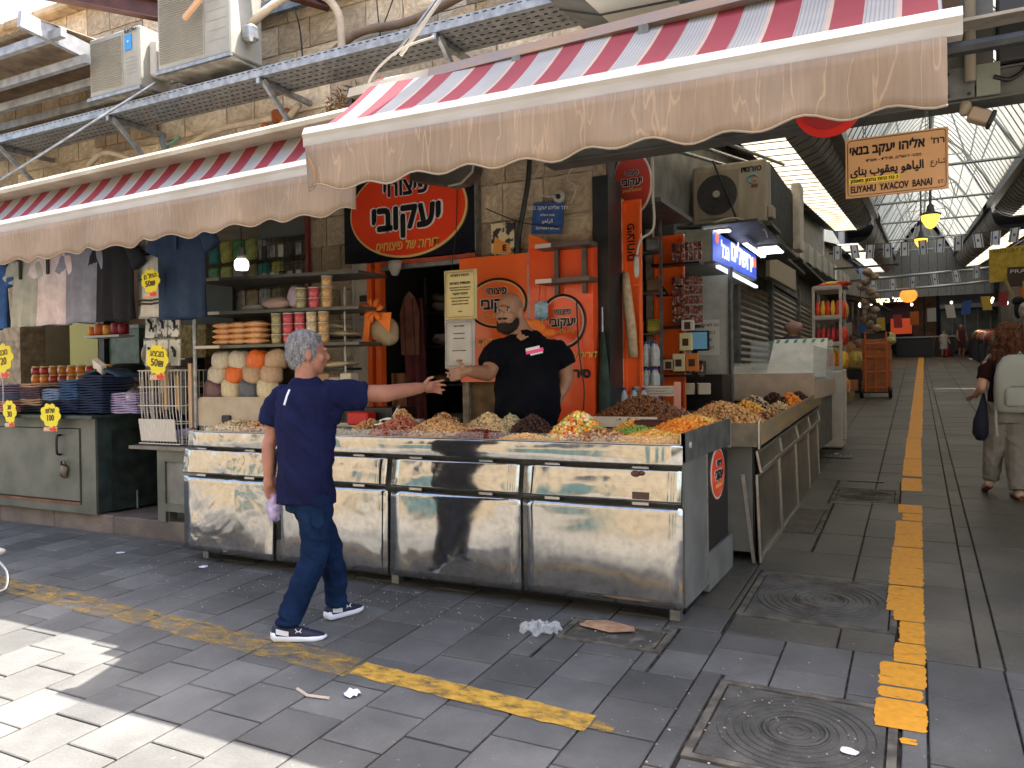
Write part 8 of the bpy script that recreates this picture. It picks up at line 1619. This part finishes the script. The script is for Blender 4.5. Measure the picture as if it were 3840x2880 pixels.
# --- crouching customer behind the glass case: only cap and shoulders show
O = Vector((-1.62, 11.9, gz(11.9) + .25)); W = frame(O)
cu_ = thing('person', 'person in dark clothes with a pink cap bending behind the glass case', 'person', tuple(O))
q = B(); head(q, W((.04, 0, 1.40)), RX * .7 + FX * .3 - UP * .5, .95); q.loft(rings(W, [(0, 0, .4, .15, .12), (0, 0, .9, .17, .13), (0, 0, 1.2, .18, .12), (.02, 0, 1.32, .08, .07)], (.9, -.4))); fuse(q, 'body', skinB, cu_, .015, 2)
q = B(); q.loft(rings(W, [(0, 0, .3, .18, .15), (0, 0, .9, .2, .16), (0, 0, 1.2, .21, .15), (.02, 0, 1.33, .11, .09)], (.9, -.4))); fuse(q, 'coat', mat('coat_dark', (.03, .035, .05), .8), cu_, .02, 2)
q = B(); q.ell(W((.05, 0, 1.46)), (.13, .12, .085), 14, 9); fuse(q, 'cap', mat('cap_pink', (.40, .24, .20), .8, bump=.4), cu_, .012, 2)
# --- two figures far up the alley
for k, (x, y_, c, lb, h_) in enumerate(((1.9, 43, (.08, .02, .025), 'distant figure in dark maroon clothes at the far end of the alley', 1.6), (1.2, 44, (.45, .45, .42), 'distant figure in pale clothes bending at the far counter', 1.3))):
    O = Vector((x, y_, gz(y_))); W = frame(O); t = thing('person', lb, 'person', tuple(O)); q = B(); q.ell(W((0, 0, h_ - .12)), (.09, .1, .12), 12, 9); q.tube([W((0, 0, h_ - .3)), W((0, 0, h_ - .18))], .05, 8); q.loft(rings(W, [(0, 0, h_ * .5, .15, .1), (0, 0, h_ * .7, .16, .1), (0, 0, h_ * .82, .18, .1), (0, 0, h_ * .86, .08, .06)], (1, 0)))
    for s in (-1, 1): limb(q, W, [(s * .17, 0, h_ * .82), (s * .23, -.05, h_ * .62), (s * .18, -.2, h_ * .5)], [.045, .04, .03]); limb(q, W, [(s * .08, 0, h_ * .52), (s * .09, -.03, h_ * .27), (s * .09, 0, .06)], [.09, .065, .05])
    fuse(q, 'body', skinB, t, .03, 1)
    q = B(); q.loft(rings(W, [(0, 0, h_ * .30, .20, .17), (0, 0, h_ * .5, .18, .14), (0, 0, h_ * .7, .185, .125), (0, 0, h_ * .83, .20, .12), (0, 0, h_ * .88, .10, .08)], (1, 0))); fuse(q, 'clothes', mat('far_cloth_%d' % k, c, .8), t, .03, 1)
# ---------------------------------------------------------------- further up the alley
fw_ = thing('far_building', 'dark building with brick pillars closing the far end of the alley', 'building', (1, 47, 2.3))
dk = mat('far_dark', (.028, .030, .036), .8, var=.3, scale=.8); brk = mat('far_brick', (.16, .10, .062), .9, col2=(.10, .065, .04), scale=3)
q = B(); q.bx(-8, 14, 50, 50.3, 2.3, 12); q.build('back_wall', dk, fw_); q = B(); q.bx(-8, 14, 46.1, 50.3, 9.4, 9.6); q.bx(-3.6, -3.4, 42, 50, 2, 9.4); q.bx(5.2, 5.4, 42, 50, 2, 9.4); q.build('enclosure', dk, fw_)
for x0, x1 in ((-.15, .35), (.42, .95)): q = B(); q.bx(x0, x1, 47.6, 48.0, 2.3, 6.2); q.build('brick_pillar', brk, fw_)
for x0, x1, z0, z1, c in ((-3.4, 5.2, 6.15, 6.32, (.17, .19, .22)), (-2.2, 5.2, 6.55, 6.70, (.10, .11, .13)), (1.0, 5.2, 5.7, 5.95, (.035, .05, .09)), (-3.4, 5.2, 7.0, 7.12, (.13, .14, .15)), (1.1, 5.2, 4.75, 4.95, (.14, .155, .17))): q = B(); q.bx(x0, x1, 46.3, 46.5, z0, z1); q.build('fascia', mat('fascia_%d' % int(z0 * 10), c, .5), fw_)
q = B(); q.bx(1.1, 5.1, 47.2, 47.3, 4.98, 5.68); q.build('corrugated_panel', mat('far_panel', (.095, .10, .11), .6), fw_)
for k in range(7):
    x = 1.15 + k * .58; q = B(); q.bx(x, x + .5, 47.4, 47.45, 2.6, 4.7); w = q.build('glass_front', mat('far_glass', (.07, .085, .085), .25, var=.4, scale=2), fw_); q = B(); q.bx(x + .5, x + .57, 47.3, 47.45, 2.5, 4.75); q.build('frame', greyM, w)
def crate(c, d, m, label, grp=None, nm='crate', cat='crate'):
    q = B(); x, y_, z = c; w, dd, h = d; t_ = .03
    q.bx(x - w / 2, x + w / 2, y_ - dd / 2, y_ + dd / 2, z, z + t_); q.bx(x - w / 2, x + w / 2, y_ - dd / 2, y_ - dd / 2 + t_, z + t_, z + h); q.bx(x - w / 2, x + w / 2, y_ + dd / 2 - t_, y_ + dd / 2, z + t_, z + h); q.bx(x - w / 2, x - w / 2 + t_, y_ - dd / 2 + t_, y_ + dd / 2 - t_, z + t_, z + h); q.bx(x + w / 2 - t_, x + w / 2, y_ - dd / 2 + t_, y_ + dd / 2 - t_, z + t_, z + h)
    return one(nm, q, m, label, cat, grp)
# far counters and goods
for x0, x1, lb, c in ((-.9, .75, 'dark counter with a steel top at the far end left of the brick pillar', (.020, .024, .034)), (.85, 1.7, 'second dark counter at the far end with a red bag before it', (.016, .020, .03)), (2.6, 5.0, 'grey counter with an orange banner at the far right', (.12, .11, .10))):
    t = thing('far_counter', lb, 'counter', ((x0 + x1) / 2, 45, gz(45))); q = B(); q.bx(x0, x1, 44.8, 45.6, gz(45) - .05, gz(45) + .98); q.build('body', mat('fc_%d' % int(x1 * 10), c, .4), t); q = B(); q.bx(x0 - .05, x1 + .05, 44.7, 45.7, gz(45) + .98, gz(45) + 1.04); q.build('top', galvM, t)
q = B(); q.ell((1.3, 44.4, gz(44) + .25), (.22, .2, .28), 12, 8); one('red_bag', q, mat('bag_red', (.50, .02, .03), .5), 'red bag on the floor before the far dark counter', 'bag', smooth=True)
q = B(); q.bx(2.7, 4.4, 44.65, 44.7, gz(45) + .75, gz(45) + 1.3); one('orange_banner', q, mat('banner_orange', (.50, .20, .05), .6, col2=(.60, .08, .03), scale=3, thr=(.55, .6)), 'orange banner on the far right counter', 'banner')
q = B(); q.bx(-1.2, -.2, 45.8, 46.2, 3.5, 4.3); one('red_stall', q, mat('stall_red', (.75, .10, .03), .5, emit=(.7, .08, .02), estr=.05), 'bright red lit stall front at the far left', 'stall')
q = B(); q.bx(-2.9, -.2, 46.9, 47.0, 4.15, 5.4); one('dim_shopfront', q, mat('dim_purple', (.05, .035, .045), .7), 'dim shopfront under the lit letters at the far end', 'shopfront')
q = B(); q.bx(-2.9, -1.7, 46.6, 46.7, 4.2, 5.0); one('blue_screen', q, mat('dim_blue', (.02, .06, .12), .4), 'dim blue display at the far left', 'display')
sg2 = thing('lit_letters', 'small lit Hebrew letters over the far left shopfront', 'sign', (-1.1, 46.2, 5.35)); q = B(); q.bx(-3.1, -.2, 46.25, 46.3, 5.15, 5.5); q.build('board', blackM, sg2); text('מנגל בשר', .32, mat('warm_letters', (1, .9, .6), .4, emit=(1, .85, .5), estr=.9), sg2, (-1.15, 46.2, 5.33), rtl=True, bold=.01, fit=1.7)
q = B(); q.ell((-.35, 46.0, 5.50), (.42, .3, .38), 14, 10); one('orange_lantern', q, mat('lantern', (.9, .35, .05), .5, emit=(1, .35, .05), estr=.2), 'round orange lantern glowing beside the lit letters', 'lantern', smooth=True)
rg = random.Random(11)
gcol = [('red', (.42, .04, .03)), ('orange', (.60, .22, .03)), ('green', (.10, .20, .05)), ('yellow', (.55, .42, .08)), ('white', (.50, .47, .42)), ('brown', (.18, .10, .06)), ('pink', (.5, .25, .22))]
rows = ['nearest', 'second', 'third', 'fourth', 'fifth', 'sixth', 'seventh', 'eighth', 'ninth', 'tenth']
# left hand stalls
for s in range(6):
    y0 = 21.5 + s * 3.6; t = thing('produce_stall', rows[s] + ' wooden produce table along the left side of the alley', 'stall', (-1.65, y0 + 1.4, gz(y0)))
    q = B(); q.add([(-2.25, y0, gz(y0) + .75), (-1.1, y0, gz(y0) + .62), (-1.1, y0 + 2.8, gz(y0 + 2.8) + .62), (-2.25, y0 + 2.8, gz(y0 + 2.8) + .75)], [(0, 1, 2, 3)]); q.build('top', woodM, t, solid=.05)
    q = B(); q.bx(-2.2, -1.15, y0 + .02, y0 + .08, gz(y0), gz(y0) + .6); q.bx(-1.2, -1.13, y0 + .1, y0 + 2.7, gz(y0), gz(y0) + .6); q.build('skirt', dk, t)
    for k in range(4):
        c = gcol[rg.randrange(7)]; yy_ = y0 + .35 + k * .68; q = B(); q.ell((-1.45 - .1 * (k % 2), yy_, gz(yy_) + .74), (.30, .30, .22 + .1 * rg.random()), 10, 7); q.ell((-1.95, yy_, gz(yy_) + .95), (.24, .28, .25), 10, 7); pl = one('produce_pile', q, mat('pile_' + c[0], c[1], .7, col2=tuple(v * .45 for v in c[1]), scale=9, bump=.8, bscale=20), '%s pile of %s goods on the %s table at the left of the alley' % (['front', 'second', 'third', 'rear'][k], c[0], rows[s]), 'produce', smooth=True); pl['kind'] = 'stuff'
    q = B(); q.add([(-2.35, y0, gz(y0) + 2.7), (-1.0, y0, gz(y0) + 2.35), (-1.0, y0 + 2.8, gz(y0 + 2.8) + 2.35), (-2.35, y0 + 2.8, gz(y0 + 2.8) + 2.7)], [(0, 1, 2, 3)]); one('stall_awning', q, mat('awn_%d' % (s % 3), [(.06, .065, .07), (.10, .09, .08), (.045, .05, .08)][s % 3], .8), rows[s] + ' dark awning over the produce tables at the left of the alley', 'awning', solid=.03)
for s in range(6):
    y0 = 24 + s * 3.6; q = B(); q.bx(2.3, 3.5, y0, y0 + 2.8, gz(y0) - .05, gz(y0) + .9); one('side_stall', q, dk, rows[s] + ' dark stall body along the right side of the alley', 'stall')
    for k in range(3):
        c = gcol[rg.randrange(7)]; q = B(); yy_ = y0 + .5 + k * .85; q.ell((2.75, yy_, gz(yy_) + 1.0), (.38, .38, .3), 10, 7); pl = one('produce_pile', q, mat('pile_' + c[0], c[1], .7), '%s pile of %s goods on the %s stall at the right of the alley' % (['front', 'middle', 'rear'][k], c[0], rows[s]), 'produce', smooth=True); pl['kind'] = 'stuff'
# right hand edge: yellow banner, posts, hanging goods
yb_ = thing('yellow_banner', 'tattered yellow banner with dark print at the right edge of the alley', 'banner', (1.8, 20, 3.4)); q = B(); q.grid([[(1.42 + 1.3 * u, 20 + .03 * math.sin(u * 9), 3.42 + .10 * u + .72 * v) for u in np.linspace(0, 1, 8)] for v in (0, .5, 1)]); q.build('cloth', mat('banner_yellow', (.50, .36, .05), .8, var=.2), yb_, solid=.01)
text('FACTORY AND KITCHEN', .11, letterkM, yb_, (2.1, 19.92, 4.08), fit=1.2); q = B(); q.bx(1.75, 2.7, 19.90, 19.93, 3.3, 3.72); q.build('dark_panel', mat('panel_brown', (.06, .035, .03), .6), yb_); text('PRALINE', .11, letterwM, yb_, (2.1, 19.88, 3.62), fit=.6)
for k, (x0, z0, x1, z1) in enumerate(((1.72, 3.45, 1.95, 2.8), (2.05, 3.4, 2.08, 1.7), (2.16, 3.4, 2.2, 1.7))): q = B(); q.tube([(x0, 19.9, z0), (x1, 19.9, z1)], .03, 6); one('wooden_pole', q, mat('pole_wood', (.42, .30, .16), .7), ['slanting', 'left upright', 'right upright'][k] + ' wooden pole below the yellow banner', 'pole')
q = B(); q.ell((1.93, 19.8, 2.98), (.12, .12, .10), 12, 8); q.ell((1.93, 19.8, 2.80), (.08, .10, .20), 10, 7); pp = one('hanging_coat', q, mat('coat_black', (.012, .014, .02), .8), 'black coat hanging from the poles at the right edge', 'coat', smooth=True)
for k, (x, z, c) in enumerate(((2.02, 2.75, 4), (2.12, 2.62, 1), (2.2, 2.85, 3), (2.25, 2.45, 2))): q = B(); q.ell((x, 19.5, z), (.12, .12, .18), 9, 7); one('hanging_goods', q, mat('pile_' + gcol[c][0], gcol[c][1], .7), gcol[c][0] + ' goods hanging under the yellow banner', 'goods', smooth=True)
# white snack rack
rk = thing('snack_rack', 'tall white metal rack filled with red and orange snack packets', 'rack', (-1.15, 13.2, gz(13.2))); X0, X1, Y0, Y1 = -1.42, -1.03, 13.0, 13.75; zb_ = gz(13.2)
for x in (X0, X1):
    for y_ in (Y0, Y1): q = B(); q.bx(x - .02, x + .02, y_ - .02, y_ + .02, zb_, 2.83); q.build('upright', whiteM, rk)
levels = [1.15, 1.55, 1.93, 2.34]
for z in levels + [2.80]: q = B(); q.bx(X0, X1, Y0 - .01, Y1, z - .02, z); q.build('shelf', whiteM, rk); q = B(); q.bx(X0, X1, Y0 - .03, Y0 - .015, z, z + .05); q.build('rail', whiteM, rk)
sn = [('crimson', (.42, .02, .02)), ('red', (.62, .04, .02)), ('orange', (.75, .22, .03)), ('yellow', (.85, .55, .05)), ('wine', (.22, .02, .03))]
for li, z in enumerate(levels):
    for k in range(5):
        c = [[2, 2, 2, 1, 2], [2, 2, 1, 2, 2], [4, 0, 4, 0, 4], [1, 3, 1, 3, 1]][li][k]
        pillow((X0 + .06 + k * .072, Y0 + .08, z + .15), (.075, .10, .27), mat('snack_' + sn[c][0], sn[c][1], .25, col2=tuple(min(1, v * 1.8) for v in sn[c][1]), scale=25), '%s %s packet on the %s shelf of the white rack' % (['first', 'second', 'third', 'fourth', 'fifth'][k], sn[c][0], ['lowest', 'second', 'third', 'top'][li]), 'snack_packet', 'snack packets in the white rack')
    for k in range(4):
        c = [2, 2, 0, 3][li] if k % 2 else [2, 3, 1, 1][li]
        pillow((X1 + .02, Y0 + .14 + k * .17, z + .15), (.10, .15, .27), mat('snack_' + sn[c][0], sn[c][1], .25), '%s %s packet facing the alley on the %s shelf of the white rack' % (['first', 'second', 'third', 'fourth'][k], sn[c][0], ['lowest', 'second', 'third', 'top'][li]), 'snack_packet', 'snack packets in the white rack')
for k in range(4): pillow((-1.25 + k * .08, 13.25, 2.87 + .02 * (k % 2)), (.26, .3, .08), mat('snack_' + sn[[1, 3, 1, 0][k]][0], sn[1][1], .25), ['first', 'second', 'third', 'fourth'][k] + ' loose packet lying on top of the white rack', 'snack_packet', 'snack packets in the white rack')
fg = thing('white_fridge', 'small white freezer cabinet between the glass case and the rack', 'freezer', (-1.0, 11.75, gz(11.7))); q = B(); q.bev((-1.15, 11.85, 1.0), (.50, .55, 1.06), .02); q.build('body', whiteM, fg); q = B(); q.bev((-.885, 11.62, 1.06), (.06, .06, .98), .02); q.build('post', whiteM, fg); q = B(); q.bx(-1.38, -.92, 11.6, 12.1, gz(11.7), .48); q.build('foot', blackM, fg)
# orange sack truck with crates
ct = thing('hand_cart', 'orange hand cart loaded with a tall stack of orange-brown crates', 'hand cart', (-.85, 20, gz(20))); zc = gz(20); orp = mat('cart_orange', (.62, .13, .03), .5)
for x in (-1.06, -.62): q = B(); q.tube([(x, 19.95, zc + .15), (x, 19.97, zc + 1.55)], .022, 7); q.build('upright', orp, ct)
q = B(); q.tube([(-.84, 19.95, zc + .15), (-.84, 19.97, zc + 1.25)], .018, 6); q.build('middle_bar', orp, ct)
for z in (.25, .62, .97, 1.27): q = B(); q.tube([(-1.06, 19.95, zc + z), (-.62, 19.95, zc + z)], .018, 6); q.build('cross_bar', orp, ct)
for x in (-1.14, -.54):
    q = B(); q.lathe([(.05, -.035), (.13, -.04), (.14, 0), (.13, .04), (.05, .035)], (x, 20.0, zc + .14), 16, 'X'); w = q.build('tyre', blackM, ct, True)
q = B(); q.tube([(-1.16, 20.0, zc + .14), (-.52, 20.0, zc + .14)], .02, 6); q.build('axle', darkM, ct)
crM = mat('crate_brown', (.40, .15, .06), .6, var=.15, bump=.2)
for k in range(5): crate((-.84 + .02 * (k % 2), 20.3, zc + .16 + k * .245), (.62, .42, .235), crM, ['lowest', 'second', 'third', 'fourth', 'topmost'][k] + ' orange-brown crate on the orange hand cart', 'crates on the hand cart')
q = B(); q.bx(-1.15, -.55, 20.1, 20.5, zc + 1.40, zc + 1.52); one('dark_tray', q, blackM, 'black tray on top of the crates on the hand cart', 'tray')
q = B()
for k in range(7): q.ell((-.55 + .06 * math.sin(k * 2), 20.2 + .05 * math.cos(k), zc + 1.45 - k * .03), (.08, .08, .09), 9, 6)
one('cauliflower_heads', q, mat('pale_green', (.50, .52, .25), .7, var=.3, scale=12, bump=.5), 'pale green leafy goods beside the crates on the hand cart', 'vegetables', smooth=True)
for k in range(4): crate((-1.62 + .05 * k, 18.2 + k * .6, gz(18.3) + .02 + .26 * (k % 2)), (.5, .45, .25), [crM, kraftM, cardM, crM][k], ['first', 'second', 'third', 'fourth'][k] + ' crate on the floor left of the hand cart')
for k in range(6): pillow((-1.35 - .05 * (k % 2), 14.4 + k * .35, gz(15) + .35 + .14 * (k % 3)), (.30, .28, .26), mat('pile_' + gcol[[4, 0, 5, 3, 4, 1][k]][0], gcol[[4, 0, 5, 3, 4, 1][k]][1], .4), ['first', 'second', 'third', 'fourth', 'fifth', 'sixth'][k] + ' bagged goods heaped behind the white rack', 'goods_bag')
# lamps
for k, (x, y_, z) in enumerate(((.21, 14.0, 3.90), (.11, 20.0, 4.44))):
    t = thing('pendant_lamp', ['nearer', 'farther'][k] + ' of the two glowing yellow pendant lamps under the alley roof', 'lamp', (x, y_, z - .2))
    q = B(); q.lathe([(.001, -.16), (.06, -.13), (.125, -.02), (.135, .05), (.12, .07), (.001, .075)], (x, y_, z), 18); q.build('shade', mat('amber_glass', (1, .60, .12), .4, emit=(1, .52, .06), estr=.55), t, True)
    q = B(); q.lathe([(.15, .055), (.15, .075), (.06, .12), (.05, .2), (.02, .24), (.015, 1.6)], (x, y_, z), 14); q.build('fitting', darkM, t, True)
# strings of flags
flw = mat('flag_white', (.66, .68, .66), .8); flb = mat('flag_blue', (.05, .12, .38), .8)
def flagline(y_, xa, za, xb, zb2, n, lb, w=.13, h=.26, cols=None, sag=.25):
    q = B(); L_ = []
    for i in range(25): u = i / 24; L_.append((xa + (xb - xa) * u, y_, za + (zb2 - za) * u - sag * 4 * u * (1 - u)))
    q.tube(L_, .006, 4); one('flag_string', q, darkM, 'thin string carrying the ' + lb, 'string')
    for i in range(n):
        u = (i + .5) / n; x, z = xa + (xb - xa) * u, za + (zb2 - za) * u - sag * 4 * u * (1 - u); a_ = rg.uniform(-.15, .2); o_ = rg.uniform(-.03, .03)
        def fq(b_, u0, u1, v0, v1, dy): b_.add([(x + (u_ - .5) * w + a_ * v_ * h, y_ + dy + o_ * v_, z - v_ * h) for u_, v_ in ((u0, v0), (u1, v0), (u1, v1), (u0, v1))], [(0, 1, 2, 3)])
        t = thing('flag', '%s %s' % (('%s flag from the left, ' % ['first', 'second', 'third', 'fourth', 'fifth', 'sixth', 'seventh', 'eighth', 'ninth', 'tenth', 'eleventh', 'twelfth', 'thirteenth', 'fourteenth'][i]), lb), 'flag', (x, y_, z), lb)
        b_ = B(); fq(b_, 0, 1, 0, 1, 0)
        if cols: b_.build('cloth', cols[i % len(cols)], t)
        else:
            b_.build('cloth', flw, t); b_ = B(); fq(b_, .10, .22, 0, 1, -.006); b_.build('blue_stripe', flb, t); b_ = B(); fq(b_, .78, .90, 0, 1, -.006); b_.build('blue_stripe', flb, t); b_ = B(); fq(b_, .38, .62, .40, .58, -.006); b_.build('star', flb, t)
flagline(16.5, -1.5, 3.98, 2.6, 4.18, 14, 'upper string of white-blue flags', .15, .26, sag=.12)
flagline(22, -1.2, 3.85, 2.9, 4.4, 9, 'lower string of white-blue flags', .15, .3, sag=.15)
flagline(25, -2.0, 2.95, 3.2, 3.9, 12, 'string of coloured pennants', .22, .38, [mat('pen_%d' % i, c, .8) for i, c in enumerate([(.5, .5, .48), (.05, .12, .4), (.55, .38, .06), (.35, .05, .06), (.5, .14, .03), (.42, .42, .4)])], sag=.1)
q = B()
for k in range(14): q.ell((-1.05 + .14 * math.sin(k * 1.7), 21 + .1 * k, 3.95 - .11 * k), (.12, .12, .10), 8, 6)
one('hanging_garlic', q, mat('garlic', (.42, .32, .24), .8, var=.4, scale=8, bump=.6), 'hanging cluster of pale braided goods at the left of the alley', 'braids', smooth=True)
for k, (x, y_, z) in enumerate(((-1.3, 23, 4.75), (-1.2, 23.2, 4.35))): q = B(); q.box((x, y_, z), (1.6, .06, .05)); one('metal_bar', q, darkM, ['upper', 'lower'][k] + ' dark metal bar crossing the left of the alley', 'bar')
for k, (x0, x1, z) in enumerate(((-2.4, 3.4, 5.15), (-1.8, 3.4, 4.65))): q = B(); q.tube([(x0, 34, z), (x1, 34, z + .2)], .05, 8); one('silver_duct', q, mat('duct_silver', (.50, .54, .60), .3, .8), ['upper', 'lower'][k] + ' silver pipe crossing the far part of the alley', 'pipe', smooth=True)

wl_ = mat('warm_bulb', (1, .9, .7), .4, emit=(1, .80, .5), estr=1.3)
for k, (x, y_, z) in enumerate(((-1.5, 26, 3.55), (-1.4, 30, 3.9), (-1.3, 36, 4.3), (2.6, 30, 3.7), (2.7, 37, 4.3), (-.2, 45.8, 5.0), (1.6, 45.8, 5.0), (3.4, 45.8, 5.1))):
    t = thing('bulb', ['first', 'second', 'third', 'fourth', 'fifth', 'sixth', 'seventh', 'eighth'][k] + ' small warm bulb over the ' + ('left' if k < 3 else 'right' if k < 5 else 'far') + ' stalls of the alley', 'bulb', (x, y_, z)); q = B(); q.ell((x, y_, z), (.06, .06, .08), 10, 7); q.build('glass', wl_, t, True); q = B(); q.tube([(x, y_, z + .08), (x, y_, z + 1.0)], .008, 5); q.build('cord', blackM, t)
